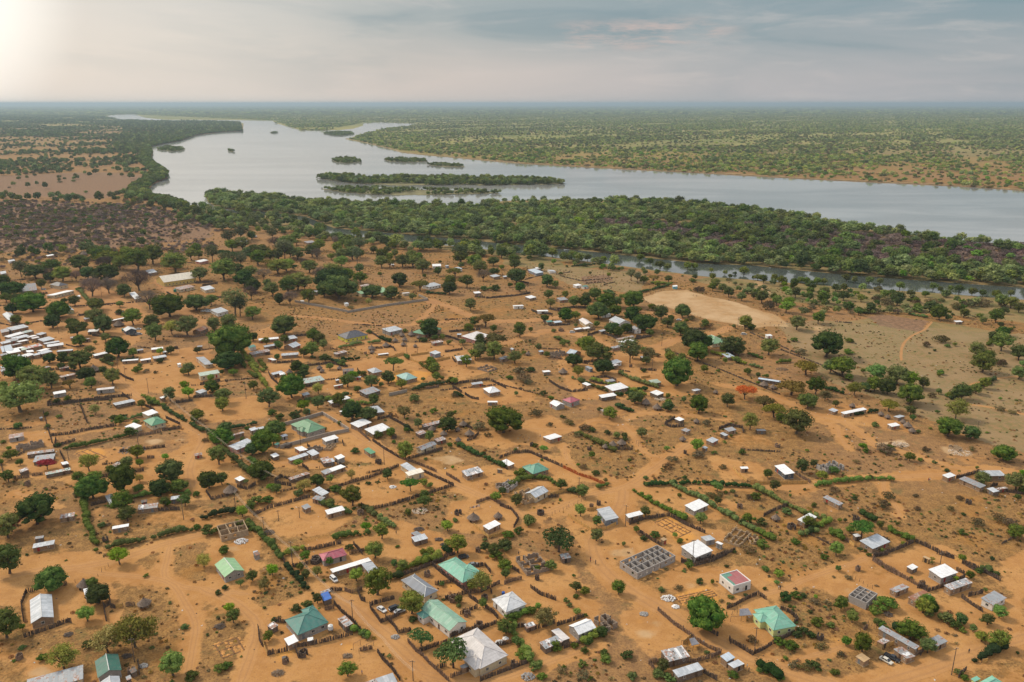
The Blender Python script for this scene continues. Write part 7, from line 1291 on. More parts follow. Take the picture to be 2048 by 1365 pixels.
# ---- trees and shrubs
TN=dict(m=('mango_tree','dark domed mango tree'),n=('leafy_tree','round green tree'),y=('bright_tree','bright green leafy tree'),a=('acacia_tree','pale feathery acacia tree'),u=('shade_tree','spreading shade tree'),b=('bare_tree','bare brown tree'),
 r=('flame_tree','red flowering flame tree'),s=('shrub','green shrub'),d=('shrub','dark green shrub'),v=('dry_shrub','dry brownish shrub'),o=('olive_tree','yellowish olive tree'),p=('sapling','thin young sapling'),e=('tall_tree','tall pale thin crowned tree'))
GRP=dict(m='mango trees shading the yards',n='green trees among the houses',y='bright green trees among the houses',a='pale acacia trees',u='spreading shade trees',b='bare brown trees',r='red flowering trees',s='green shrubs dotted over the sand',d='dark shrubs',v='dry brown shrubs',o='yellowish olive trees',p='young saplings in the yards',e='tall pale trees')
ntree=0; SEEN=[]
def put_plant(k, X0, Y0, wpx):
    global ntree
    s=pxm(Y0); r=wpx/s/2; p=G(X0,Y0); ntree+=1
    cm,tm=plant(k, ntree%(4 if k in 'mns' else 3))
    o=empty(TN[k][0],(p.x,p.y+(r*.45 if k in 'msdv' else .1*r),0),rnd.uniform(0,6.28)); q=rnd.uniform(.9,1.1); o.scale=(r,r,r*q*(.85 if r>9 else 1))
    c_=link('crown',cm,o); c_.scale=(rnd.uniform(.86,1.14),rnd.uniform(.86,1.14),rnd.uniform(.9,1.1)); link('trunk',tm,o)
    W=2*r; sz='big ' if W>(14 if k not in 'sdv' else 7) else 'small ' if W<(6 if k not in 'sdv' else 3.2) else ''
    if k=='n' and W<7.5: o.name='young_tree'; sz='small '
    reg(o,sz+TN[k][1],X0,Y0,'shrub' if k in 'sdv' else 'young tree' if o.name.startswith('young') else 'tree',GRP[k] if not o.name.startswith('young') else 'small green trees in the yards'); return o
for L in lines(TREES):
    t,rest=L.split(' ',1); ox,oy,sc=tl(t)
    for blk in rest.split('|'):
        f=blk.split(); k=f[0]; a,b,wd=(float(v) for v in f[1].split(','))
        if wd<=0: continue
        X0_,Y0_=ox+a/sc,oy+b/sc
        X0,Y0,w0=ox+a/sc,oy+b/sc,wd/sc*(.66 if (Y0_<606 and X0_>1090 and Y0_>500) else 1)*(1.08 if t in 'jkl' and k in 'neb' else 1.04 if t in 'jklfg' else 1)
        if any(t2!=t and math.hypot(X0-x2,(Y0-y2))<.38*max(w0,w2) for t2,x2,y2,w2 in SEEN): continue
        SEEN.append((t,X0,Y0,w0)); put_plant(k,X0,Y0,w0)

NORTH=[(395,470),(560,474),(700,492),(900,518),(1000,535),(860,545),(700,560),(560,545),(440,530),(380,500)]
rq=random.Random(5); q_=0
while q_<36:
    X0,Y0=rq.uniform(380,1000),rq.uniform(468,560)
    if not in_poly([X0],[Y0],NORTH)[0] or any(math.hypot(X0-x2,(Y0-y2)*2)<13 for _,x2,y2,_ in SEEN): continue
    k=rq.choice('nnneeeoybu'); w0=rq.uniform(20,42)*(Y0/540)**2; SEEN.append(('x',X0,Y0,w0)); put_plant(k,X0,Y0,w0); q_+=1
# ---- poles and the overhead line
for blk in POLES.strip().split('|'):
    t,q=blk.split(); a,b,hp=(float(v) for v in q.split(',')); ox,oy,sc=tl(t); X0,Y0=ox+a/sc,oy+b/sc
    H=max(5.5,min(10.5,hp/(pxm(Y0)*.86)*1.6)); p=G(X0,Y0); o=empty('power_pole',p,rnd.uniform(-.3,.3))
    mb=MB(); mb.tube((0,0,-.1),(0,0,H),.17,.11,WOOD,7); mb.build('post',o)
    mb=MB(); mb.box(-.9,.9,-.07,.07,H-.55,H-.42,WOOD); mb.build('crossarm',o)
    for x in (-.75,0,.75): mb=MB(); mb.tube((x,0,H-.42 if x else H),(x,0,H-.2 if x else H+.22),.07,.05,FRAME,6); mb.build('insulator',o)
    reg(o,'thin dark power pole',X0,Y0,'pole','power poles along the sand roads')
CAB=M('cable',(.55,.44,.33),.7)
def cable(px, H, label):
    pts=[G(a,b) for a,b in px]; mb=MB()
    for a,b in zip(pts[:-1],pts[1:]):
        d=(b-a).normalized(); n=Vector((-d.y,d.x,0)); k=8
        for off in (-.4,0,.4):
            for i in range(k):
                f0,f1=i/k,(i+1)/k; sag=lambda f:-1.1*4*f*(1-f)
                P,Q=a.lerp(b,f0)+n*off,a.lerp(b,f1)+n*off; mb.tube((P.x,P.y,H+sag(f0)),(Q.x,Q.y,H+sag(f1)),.026,.026,CAB,4)
    o=mb.build('overhead_cable'); tag(o,label,'cable')
cable([(471,1014),(529,1077),(587,1133),(650,1204),(705,1247),(768,1318),(830,1385)],8.2,'three strand overhead cable following the bottom sand road from pole to pole')
cable([(332,811),(414,880),(490,942),(560,985)],8.0,'three strand overhead cable crossing the hedge beside the dark mango trees')

# ---- cars
PAINT={n:M('paint_'+n,c,.28,.02,spec=.6) for n,c in dict(white=(.62,.61,.59),black=(.018,.02,.024),silver=(.40,.41,.42),greycar=(.16,.17,.18),cream_car=(.55,.51,.42)).items()}
TYRE=M('tyre',(.02,.02,.02)); RIM=M('rim',(.35,.35,.36),.4); LAMP=M('lamp_glass',(.7,.68,.6),.2); TAIL=M('tail_lamp',(.35,.02,.02),.3)
def car(kind, paint, loc, rz):
    o=empty({'suv':'parked_car','sedan':'parked_car','pickup':'pickup_truck'}[kind],loc,rz); pm=PAINT[paint]
    L=4.4 if kind!='pickup' else 5.2; W=1.75; hb=1.0 if kind=='suv' else .88 if kind=='sedan' else 1.0; gr=.32
    mb=MB()                                              # lower body lofted along x: rounded ends and shoulders
    xs_=[-.5,-.485,-.44,-.2,.1,.36,.46,.495,.5]; top=[.62,.80,.95,1.0,1.0,.90 if kind!='pickup' else .97,.84,.66,.5]; wd=[.80,.92,.98,1,1,1,.95,.85,.75]
    if kind=='sedan': top=[.66,.88,.97,.97,1.0,.90,.82,.66,.5]
    ring=[]
    for x,t_,w_ in zip(xs_,top,wd):
        y=W/2*w_; z1=gr+(hb-gr)*t_+.02; ring.append([(x*L,-y*.92,gr),(x*L,-y,gr+.18),(x*L,-y,z1-.14),(x*L,-y*.86,z1),(x*L,y*.86,z1),(x*L,y,z1-.14),(x*L,y,gr+.18),(x*L,y*.92,gr)])
    vs=[p for r in ring for p in r]; fs=[]
    for i in range(len(ring)-1):
        for j in range(8): fs.append((i*8+j,i*8+(j+1)%8,(i+1)*8+(j+1)%8,(i+1)*8+j))
    fs+=[tuple(range(7,-1,-1)),tuple(range((len(ring)-1)*8,len(ring)*8))]; mb.add(vs,fs,pm)
    bd=mb.build('body',o,smooth=False)
    cab={'suv':[(-.47,-.40,.20,.10+.26),(1.0,1.68)],'sedan':[(-.40,-.22,.10,.30),(.86,1.38)],'pickup':[(-.12,-.08,.14,.29),(1.0,1.66)]}[kind]
    (x0,x1,x2,x3),(z0,z1)=cab; y0,y1=W/2*.88,W/2*.70; z0-=.03
    def prism(mb,m,e=0,za=z0,zb=z1):
        mb.add([(x0*L-e,-y0-e,za),(x3*L+e,-y0-e,za),(x3*L+e,y0+e,za),(x0*L-e,y0+e,za),(x1*L-e,-y1-e,zb),(x2*L+e,-y1-e,zb),(x2*L+e,y1+e,zb),(x1*L-e,y1+e,zb)],[(4,5,6,7),(0,1,5,4),(1,2,6,5),(2,3,7,6),(3,0,4,7)],m)
    mb=MB(); prism(mb,GLASS); mb.build('glass',o)
    mb=MB(); mb.box(x1*L-.04,x2*L+.04,-y1-.03,y1+.03,z1,z1+.05,pm)
    for (xa,xb) in ((x0,x1),(x3,x2),((x0+x3)/2,(x1+x2)/2)):
        for sy in (-1,1): mb.tube((xa*L,sy*(y0+.01),z0),(xb*L,sy*(y1+.01),z1+.01),.05,.05,pm,4)
    mb.build('roof',o)
    if kind=='pickup':
        mb=MB(); mb.box(-L*.47,-L*.15,-W*.40,W*.40,1.005,1.03,TYRE); mb.box(-L*.485,-L*.14,-W*.49,-W*.42,.9,1.14,pm); mb.box(-L*.485,-L*.14,W*.42,W*.49,.9,1.14,pm); mb.box(-L*.5,-L*.487,-W*.49,W*.49,.7,1.14,pm); mb.build('load_bed',o)
    for x in (-.30,.31):
        for sy in (-1,1):
            wl=empty('wheel',(x*L,sy*W*.45,.33)); wl.parent=o
            mb=MB(); mb.tube((0,-.10,0),(0,.12,0),.33,.33,TYRE,16); mb.build('tyre',wl); mb=MB(); mb.tube((0,sy*.10-.03*(sy<0),0),(0,sy*.14,0),.19,.17,RIM,10); mb.build('rim',wl)
    for sy in (-1,1):
        mb=MB(); mb.box(L*.475,L*.505,sy*.62-.17,sy*.62+.17,.62,.78,LAMP); mb.build('headlight',o); mb=MB(); mb.box(-L*.505,-L*.48,sy*.64-.13,sy*.64+.13,.66,.82,TAIL); mb.build('tail_light',o)
    return o
for blk in CARS.replace('\n','|').split(',|'):
    blk=blk.strip('|')
    if not blk: continue
CB=[b for b in CARS.replace('\n','|').split('|') if b.strip()]
for spec,desc in zip(CB[::2],CB[1::2]):
    t,q=spec.split(' ',1); v=q.split(','); ox,oy,sc=tl(t); X0,Y0=ox+float(v[0])/sc,oy+float(v[1])/sc
    o=car(v[2],v[3],G(X0,Y0),R(float(v[4]))); tag(o,desc.strip(),'car' if v[2]!='pickup' else 'pickup truck','cars parked in the yards')

# ---- people (small in the picture, still whole figures)
SKIN=M('skin',(.085,.045,.03),.6,.05); HAIRM=M('hair',(.012,.010,.009))
CL={'red':((.45,.05,.05),(.07,.08,.12)),'white':((.62,.60,.56),(.10,.09,.09)),'dark':((.06,.065,.08),(.09,.075,.06)),'blue':((.06,.12,.34),(.08,.08,.10))}
def body_mesh():
    J=[];E=[];RR=[]
    def j(p,r,par=None):
        J.append(p); RR.append(r); i=len(J)-1
        if par is not None: E.append((par,i))
        return i
    pel=j((0,0,.95),.135); wa=j((0,0,1.10),.12,pel); ch=j((0,0,1.30),.145,wa); nk=j((0,0,1.47),.055,ch); hd=j((0,.01,1.57),.085,nk); j((0,.012,1.67),.085,hd); j((0,-.10,1.585),.014,hd)
    for s in (-1,1):
        sh=j((s*.17,0,1.42),.055,ch); el=j((s*.23,.03,1.14),.042,sh); wr=j((s*.25,-.04,.90),.027,el); pa=j((s*.255,-.055,.83),.030,wr)
        for i,(dx,ln) in enumerate(((-.028,.07),(-.010,.082),(.010,.076),(.028,.06))):
            a=j((s*.255+.0,-.055+dx,.795),.010,pa); b=j((s*.252,-.06+dx,.795-ln*.5),.009,a); j((s*.242,-.064+dx,.795-ln),.008,b)
        a=j((s*.245,-.10,.84),.011,pa); j((s*.235,-.118,.80),.009,a)
        hp=j((s*.09,0,.88),.088,pel); kn=j((s*.10,-.02*s,.48),.058,hp); an=j((s*.105,.02-.10*s,.09),.038,kn); j((s*.12,-.12-.10*s,.03),.032,an)
    m=bpy.data.meshes.new('body'); m.from_pydata(J,E,[]); o=bpy.data.objects.new('body_source',m); COL.objects.link(o)
    o.modifiers.new('skin','SKIN'); sl=m.skin_vertices[0].data if m.skin_vertices else None
    if sl is None:
        m.skin_vertices.new(name='skin') if hasattr(m.skin_vertices,'new') else None; sl=m.skin_vertices[0].data
    for i,r in enumerate(RR): sl[i].radius=(r,r)
    sl[0].use_root=True; sb=o.modifiers.new('sub','SUBSURF'); sb.levels=1; sb.render_levels=1
    dg=bpy.context.evaluated_depsgraph_get(); me=bpy.data.meshes.new_from_object(o.evaluated_get(dg)); bpy.data.objects.remove(o); me.name='body'; me.materials.append(SKIN); me.polygons.foreach_set('use_smooth',[True]*len(me.polygons)); return me
try: BODY=body_mesh()
except Exception as ex: print('skin failed',ex); BODY=None
PP={}
def person(col, loc, rz):
    if col not in PP:
        tc_,bc=CL[col]; tm=M('shirt_'+col,tc_); bm=M('trousers_'+col,bc); mb=MB(); mb.tube((0,0,.92),(0,0,1.22),.165,.165,tm,12); mb.tube((0,0,1.22),(0,0,1.46),.165,.12,tm,12)
        for s in (-1,1): mb.tube((s*.15,0,1.43),(s*.215,.02,1.20),.075,.062,tm,8)
        a=mesh('shirt',mb.v,mb.f,mb.m,mb.mi,True); mb=MB()
        for s in (-1,1): mb.tube((s*.085,0,.97),(s*.10,-.02*s,.48),.105,.075,bm,9); mb.tube((s*.10,-.02*s,.48),(s*.105,.02-.09*s,.12),.075,.055,bm,9)
        b=mesh('trousers',mb.v,mb.f,mb.m,mb.mi,True); v_,f_=ico((0,.03,1.655),.105,1,10,8); c=mesh('hair',v_,f_,[HAIRM]); PP[col]=(a,b,c)
    o=empty('person',loc,rz); 
    if BODY: link('body',BODY,o)
    for n_,m_ in zip(('shirt','trousers','hair'),PP[col]): link(n_,m_,o)
    return o
for blk in PEOPLE.replace('\n','|').split('|'):
    if not blk.strip(): continue
    t,q=blk.split(); v=q.split(','); ox,oy,sc=tl(t); X0,Y0=ox+float(v[0])/sc,oy+float(v[1])/sc
    o=person(v[2],G(X0,Y0),rnd.uniform(0,6.28)); reg(o,{'red':'person in red top','white':'person in white shirt','dark':'person in dark clothes','blue':'person in blue shirt'}[v[2]],X0,Y0,'person','people standing and walking on the sand')

# ---- yard latrines, tanks, heaps
for i,blk in enumerate(LATRINES.replace('\n','|').split('|')):
    if not blk.strip(): continue
    t,q=blk.split(); a,b,wd=(float(v) for v in q.split(',')); ox,oy,sc=tl(t); X0,Y0=ox+a/sc,oy+b/sc; p=G(X0,Y0); r=max(.7,wd/sc/pxm(Y0)/2)
    o=empty('yard_latrine',p,rnd.uniform(0,6)); mt=rnd.choice([W_OLD,W_BR]); mb=MB(); n=18
    for j in range(n):
        if j in (0,1): continue
        an=2*math.pi*j/n; h=rnd.uniform(1.6,2.1); mb.tube((r*math.cos(an),r*math.sin(an),0),(r*math.cos(an)+rnd.gauss(0,.05),r*math.sin(an)+rnd.gauss(0,.05),h),r*.2,r*.15,mt,5)
    mb.build('pole_screen',o); mb=MB(); mb.tube((r*.6,-.1,.05),(r*.6,.1,1.7),.05,.04,WOOD,4); mb.box(r*.6-.1,r*.6+.1,-.3,.3,1.6,1.7,WOOD); mb.build('door_frame',o)
    reg(o,'round pole screened latrine',X0,Y0,'latrine','pole screened latrines in the yards')
for blk in TANKS.split('|'):
    t,q=blk.split(); v=q.split(','); a,b,wd=(float(x) for x in v[:3])
    if wd<=0: continue
    ox,oy,sc=tl(t); X0,Y0=ox+a/sc,oy+b/sc; p=G(X0,Y0); r=max(.6,wd/sc/pxm(Y0)/2*.9); col={'green':(.02,.17,.12),'white':(.6,.6,.58),'blue':(.03,.10,.36)}[v[3]]; m=M('tank_'+v[3],col,.5)
    o=empty('water_tank',p,0); mb=MB(); st=1.2 if r>.8 else .3
    mb.tube((0,0,st),(0,0,st+r*1.7),r,r,m,20); mb.tube((0,0,st+r*1.7),(0,0,st+r*2.0),r*.97,r*.4,m,20); mb.tube((0,0,st+r*2.0),(0,0,st+r*2.12),r*.3,r*.3,m,12)
    for q_ in range(4): mb.tube((0,0,st+r*(.25+.4*q_)),(0,0,st+r*(.33+.4*q_)),r*1.03,r*1.03,m,20)
    mb.build('tank',o); mb=MB()
    for x in (-.6,.6):
        for y in (-.6,.6): mb.box(x*r-.07,x*r+.07,y*r-.07,y*r+.07,0,st-.1,WOOD)
    mb.box(-r,r,-r,r,st-.1,st,WOOD); mb.build('stand',o); reg(o,f'{v[3]} plastic water tank',X0,Y0,'water tank')
PC=dict(wood=((.22,.16,.11),.5),grey=((.30,.28,.26),.3),white=((.66,.64,.62),.4),pale=((.55,.44,.33),.35),dark=((.13,.10,.08),.4),brown=((.20,.12,.08),.4),greyflat=((.26,.24,.22),.2),block=((.32,.30,.28),.5))
PDS=dict(wood='heap of cut firewood',grey='heap of grey rubble',white='heap of white sacks and stones',pale='spread of pale broken bricks',dark='dark heap of brush',brown='brown heap of brush and bricks',greyflat='flat grey heap of spread stones',block='stack of grey blocks')
for blk in PILES.split('|'):
    t,q=blk.split(); v=q.split(','); a,b,wd=(float(x) for x in v[:3]); ox,oy,sc=tl(t); X0,Y0=ox+a/sc,oy+b/sc; p=G(X0,Y0); r=wd/sc/pxm(Y0)/2; mb=MB(); m=M('heap_'+v[3],PC[v[3]][0],var=.4,scale=2); rs=random.Random(int(a))
    for i in range(int(70+r*25)):
        an=rs.uniform(0,6.28); q_=r*math.sqrt(rs.random()); s_=rs.uniform(.14,.34); z=max(0,(.9 if v[3] not in('pale','greyflat') else .25)*(1-q_/r)*min(1.4,r*.5)); x,y=q_*math.cos(an),q_*math.sin(an)*.8
        if v[3] in('wood','dark','brown'): d=Vector((rs.gauss(0,1),rs.gauss(0,1),rs.gauss(0,.3))).normalized()*rs.uniform(.4,.9); mb.tube((x-d.x,y-d.y,z+.1-d.z*.4),(x+d.x,y+d.y,z+.12+d.z*.4),.07,.04,m,4)
        else: v_,f_=ico((x,y,z+s_*.3),s_,i,5,4); mb.add(v_,f_,m)
    o=mb.build('heap',loc=p); reg(o,PDS[v[3]],X0,Y0,'heap')

# ------------------------------------------------------------ uncountable growth: woodland, scrub, tufts (one object each)
def scatter(name, label, P, S, ZS, I, kinds, ncards, sz, variants=2, wildrot=None):
    """one point mesh whose points carry instanced crowns"""
    P=np.asarray(P,np.float32); n=len(P); m=bpy.data.meshes.new(name); m.vertices.add(n); m.vertices.foreach_set('co',P.ravel())
    sc_=np.stack([S,S,S*ZS],1).astype(np.float32); a=m.attributes.new('sz','FLOAT_VECTOR','POINT'); a.data.foreach_set('vector',sc_.ravel())
    a=m.attributes.new('rt','FLOAT_VECTOR','POINT'); a.data.foreach_set('vector',np.stack([np.zeros(n),np.zeros(n),nrg.uniform(0,6.28,n)],1).astype(np.float32).ravel())
    a=m.attributes.new('ix','INT','POINT'); a.data.foreach_set('value',(np.asarray(I)*variants+nrg.integers(0,variants,n)).astype(np.int32))
    o=link(name,m); col=bpy.data.collections.new(name+'_kinds'); q=0
    for k in kinds:
        base={'f':'n','g':'n','h':'v','w':'n','t':'v'}.get(k,k)
        for v in range(variants):
            vs,fs,_=crown_data(base,50+v+q*3,ncards,sz); pm=mesh('crown',vs,fs,[LEAF[k]]); po=bpy.data.objects.new('%02d_crown'%q,pm); col.objects.link(po); q+=1
    ng=bpy.data.node_groups.new(name,'GeometryNodeTree'); ng.interface.new_socket('Geometry',in_out='INPUT',socket_type='NodeSocketGeometry'); ng.interface.new_socket('Geometry',in_out='OUTPUT',socket_type='NodeSocketGeometry')
    N_=ng.nodes; K=ng.links.new; gi_=N_.new('NodeGroupInput'); go=N_.new('NodeGroupOutput'); ip=N_.new('GeometryNodeInstanceOnPoints'); ci=N_.new('GeometryNodeCollectionInfo'); ci.inputs['Collection'].default_value=col; ci.inputs['Separate Children'].default_value=True
    def att(nm,ty):
        a=N_.new('GeometryNodeInputNamedAttribute'); a.data_type=ty; a.inputs[0].default_value=nm; return a.outputs['Attribute']
    K(gi_.outputs[0],ip.inputs['Points']); K(ci.outputs[0],ip.inputs['Instance']); ip.inputs['Pick Instance'].default_value=True
    K(att('ix','INT'),ip.inputs['Instance Index']); K(att('sz','FLOAT_VECTOR'),ip.inputs['Scale'])
    er=N_.new('FunctionNodeEulerToRotation'); K(att('rt','FLOAT_VECTOR'),er.inputs[0]); K(er.outputs[0],ip.inputs['Rotation']); K(ip.outputs[0],go.inputs[0])
    o.modifiers.new('grow','NODES').node_group=ng; return tag(o,label,kind='stuff')
def fbm(x,y,f,seed):
    """cheap smooth noise from summed sines, vectorised"""
    r=np.random.default_rng(seed); v=np.zeros(x.shape); am=0
    for o_ in range(3):
        for _ in range(4):
            a=r.uniform(0,6.28); k=f*2**o_*r.uniform(.7,1.4); v+=np.sin((x*math.cos(a)+y*math.sin(a))*k+r.uniform(0,6.28))/2**o_; am+=.5/2**o_
    return v/am/1.2
def sample(poly, spacing, extra=230):
    w_=[G(a,max(b,212)) for a,b in poly]; x0,x1=min(p.x for p in w_),max(p.x for p in w_); y0,y1=min(p.y for p in w_),max(p.y for p in w_)
    n=int((x1-x0)*(y1-y0)/spacing**2); x=nrg.uniform(x0,x1,n); y=nrg.uniform(y0,y1,n)
    gx=np.round(x/spacing)+np.round(y/spacing)*1e5; _,u=np.unique(gx,return_index=True); x,y=x[u],y[u]
    px,py=proj(x,y); k=in_poly(px,py,poly)&(px>-extra)&(px<2048+extra); return x[k],y[k],px[k],py[k]
NOWAT=[RIVER,CH_N+CH_S[::-1]]
def dry(x,y,px,py,*more):
    k=np.ones(len(x),bool)
    for p in NOWAT: k&=~in_poly(px,py,p)
    for p in more: k&=~in_poly(px,py,p)
    return k
def wood(name,label,poly,spacing,r0,r1,kinds,pick,dens=None,nc=170,sz=.14,zs=1.0,excl=()):
    x,y,px,py=sample(poly,spacing); k=dry(x,y,px,py,*excl)
    if dens is not None: k&=nrg.random(len(x))<dens(x,y,px,py)
    x,y,px,py=x[k],y[k],px[k],py[k]; S=nrg.uniform(r0,r1,len(x))*np.where(nrg.random(len(x))<.12,1.35,1.0); I=pick(x,y,px,py)
    print(name,len(x)); return scatter(name,label,np.stack([x,y,np.zeros_like(x)],1),S,zs*nrg.uniform(.7,1.3,len(x)),I,kinds,nc,sz)
ISL=[(400,420),(405,390),(427,388),(495,394),(547,395),(600,405),(668,407),(737,412),(839,414),(890,415),(959,412),(1010,405),(1200,402),(1324,407),(1469,419),(1573,434),(1697,455),(1862,478),(2048,497),(2300,515),(2400,600)]+CH_N[::-1]
def pick_isl(x,y,px,py):
    br=in_poly(px,py,BURNT[3]); n=fbm(x,y,.02,3); u=nrg.random(len(x)); I=np.where(u+n*.4<.62,0,1); I=np.where(br&(u+n*.45<.74),2,I); return np.where((u>.965),3,I)
wood('river_woodland','dense low woodland between the river and its side channel',ISL,7.2,4.2,7.6,'fghy',pick_isl,nc=300,sz=.10,zs=.9,
     dens=lambda x,y,px,py:np.where(in_poly(px,py,[(880,392),(1010,392),(1200,392),(1260,398),(1200,410),(1010,418),(880,416)]),.15,np.clip(.86+.3*fbm(x,y,.025,33),.4,.95)))
BELT=[(370,418),(470,424),(600,443),(655,470),(760,480),(950,497),(1100,512),(1250,530),(1240,537),(1060,522),(900,508),(760,500),(640,482),(540,468),(440,462),(360,440)]
wood('riverside_belt','belt of trees along the village side of the channel',BELT,10.5,3.5,7.0,'gfn',lambda x,y,px,py:nrg.choice([0,1,1,2],len(x)),nc=300,sz=.10,dens=lambda x,y,px,py:np.full(len(x),.85))
SE=[(1080,512),(1300,538),(1500,560),(1700,574),(1900,590),(2350,622),(2350,690),(1960,640),(1800,628),(1600,632),(1560,612),(1420,570),(1300,560),(1240,545),(1100,525)]
wood('riverside_scrub','patchy green scrub on the sandy bank of the channel',SE,6.5,1.6,4.2,'ysfv',lambda x,y,px,py:np.where(fbm(x,y,.03,8)>.1,nrg.integers(0,3,len(x)),nrg.integers(1,4,len(x))),
     dens=lambda x,y,px,py:np.clip(.40+.8*fbm(x,y,.02,5),0,.9)*np.clip((py-np.interp(px,[c[0] for c in CH_S],[c[1] for c in CH_S])-3)/12,0,1),nc=150,sz=.15,excl=[PALE[0]])
WEST=[(-400,222),(200,234),(300,243),(480,243),(486,263),(395,272),(330,288),(300,303),(306,330),(338,347),(308,372),(300,385),(342,402),(376,417),(440,430),(420,470),(250,500),(60,520),(-400,560)]
THK=[(-350,398),(120,402),(300,412),(440,450),(425,500),(250,525),(-350,560)]
wood('dry_thicket','purplish brown leafless thicket on the left',THK,4.6,1.3,4.2,'hvs',lambda x,y,px,py:np.where(nrg.random(len(x))<.5,0,np.where(nrg.random(len(x))<.75,1,2)),nc=150,sz=.13,dens=lambda x,y,px,py:np.clip(.55+.55*fbm(x,y,.014,4),.05,.9)*np.clip((535-py+.03*px)/50,.05,1))
wood('west_savanna','scattered trees and bush beside the left bank of the river',WEST,10.5,4.0,7.0,'gnfv',lambda x,y,px,py:nrg.choice([0,0,1,2,3],len(x)),
     dens=lambda x,y,px,py:np.clip(np.where(py>388,.15,.20)+.75*fbm(x,y,.0075,6)+np.where(px>np.interp(py,[250,300,340,400],[250,230,250,250]),.35,0),.03,.92)*np.where(in_poly(px,py,BURNT[1]),.06,1),nc=130,sz=.16,excl=[BURNT[0]])
FARP=[(-400,236),(-400,222),(2500,222),(2500,400),(2048,382),(1780,366),(1490,351),(1300,341),(1044,327),(908,315),(785,299),(700,279),(740,262),(836,248),(726,246),(650,262),(600,262),(547,242),(240,229),(200,236)]
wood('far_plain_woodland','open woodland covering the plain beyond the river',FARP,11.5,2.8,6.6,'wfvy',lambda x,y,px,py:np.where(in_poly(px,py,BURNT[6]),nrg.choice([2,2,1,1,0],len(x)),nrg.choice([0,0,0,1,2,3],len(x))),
     dens=lambda x,y,px,py:np.clip(.58+.6*fbm(x,y,.006,9)+.5*fbm(x,y*1.6,.022,10)-np.where(in_poly(px,py,BURNT[6]),.18,0),.05,.95)*np.clip(1.35-y/9000,.3,1),nc=60,sz=.24,zs=.8)
HORP=[(-500,213),(2600,213),(2600,229),(-500,229)]
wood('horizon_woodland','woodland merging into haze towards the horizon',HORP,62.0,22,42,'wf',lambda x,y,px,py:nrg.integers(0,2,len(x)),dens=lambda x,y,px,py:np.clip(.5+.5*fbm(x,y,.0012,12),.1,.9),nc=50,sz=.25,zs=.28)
ip=[];
for q in ISLANDS:
    x,y,px,py=sample(q,6.0); ip.append(np.stack([x,y],1))
ip=np.concatenate(ip); tall=in_poly(*proj(ip[:,0],ip[:,1]),ISLANDS[7]); k=nrg.random(len(ip))<.9; ip=ip[k]; tall=tall[k]; k=fbm(ip[:,0],ip[:,1],.03,14)>-.45; ip=ip[k]; tall=tall[k]
scatter('island_woodland','dense trees on the low river islands',np.concatenate([ip,np.zeros((len(ip),1))],1),np.where(tall,nrg.uniform(2.2,7.6,len(ip)),nrg.uniform(1.4,4.8,len(ip))),np.full(len(ip),1.0),nrg.integers(0,3,len(ip)),'gfn',170,.14)
# the west bank fringe: a dense line of trees right at the water
fr=[];
for px_ in ([(487,263),(444,265),(393,271),(359,283),(328,289),(297,297),(304,305),(300,320),(317,336),(334,348),(330,360),(303,371),(294,384),(298,394),(340,403),(376,416)],[(545,246),(581,258),(601,264),(641,264),(700,262),(728,254)]):
    for x,y in road_world(px_):
        for _ in range(3): fr.append((x-nrg.uniform(2,38) if px_[0][0]<500 else x+nrg.uniform(-10,10),y+nrg.uniform(-5,25)*(1 if px_[0][0]>500 else .4)))
fr=np.array(fr); px,py=proj(fr[:,0],fr[:,1]); fr=fr[~in_poly(px,py,RIVER)]
scatter('bank_woodland','dark line of trees right at the left bank',np.concatenate([fr,np.zeros((len(fr),1))],1),nrg.uniform(4,7.5,len(fr)),np.full(len(fr),1.0),nrg.integers(0,2,len(fr)),'gn',140,.15)
# village scrub and grass tufts
VIL=[(-260,1500),(-260,500),(440,470),(900,510),(1500,570),(2110,650),(2300,670),(2300,1500)]
def vil_d(x,y,px,py):
    d=np.full(len(x),.30)
    for p in SCRUB: d[in_poly(px,py,p)]=.75
    for p in SANDY: d[in_poly(px,py,p)]=.07
    d*=np.clip(.55+1.1*fbm(x,y,.09,21),.0,1.6)
    for k,wd,pts in RW:
        a=np.array(pts); m=(x>a[:,0].min()-6)&(x<a[:,0].max()+6)&(y>a[:,1].min()-6)&(y<a[:,1].max()+6)
        if m.any():
            q=seg_dist(x[m],y[m],pts)<wd*.6; dm=d[m]; dm[q]=0; d[m]=dm
    return d
wood('dry_scrub','low dry scrub and grass tufts on the sand',VIL,2.0,.25,.95,'tvs',lambda x,y,px,py:nrg.choice([0,0,0,1,1,2],len(x)),dens=vil_d,nc=26,sz=.26,zs=.75,excl=[PALE[0],GRASS[0],BURNT[2]])

LIT={'l':M('litter_pale',(.62,.60,.56)),'k':M('litter_dark',(.07,.06,.055))}
KIND['l']=KIND['k']=(.5,0,3,.5,6,.5,1,0); LEAF.update(LIT)
wood('litter','scattered stones, rags and rubbish on the sand',VIL,5.5,.12,.34,'lkk',lambda x,y,px,py:nrg.integers(0,3,len(x)),dens=lambda x,y,px,py:np.clip(.3+.6*fbm(x,y,.05,31),.02,.8)*np.clip((py-560)/200,0,1),nc=3,sz=.4,zs=.6,excl=[PALE[0],GRASS[0],BURNT[2]])

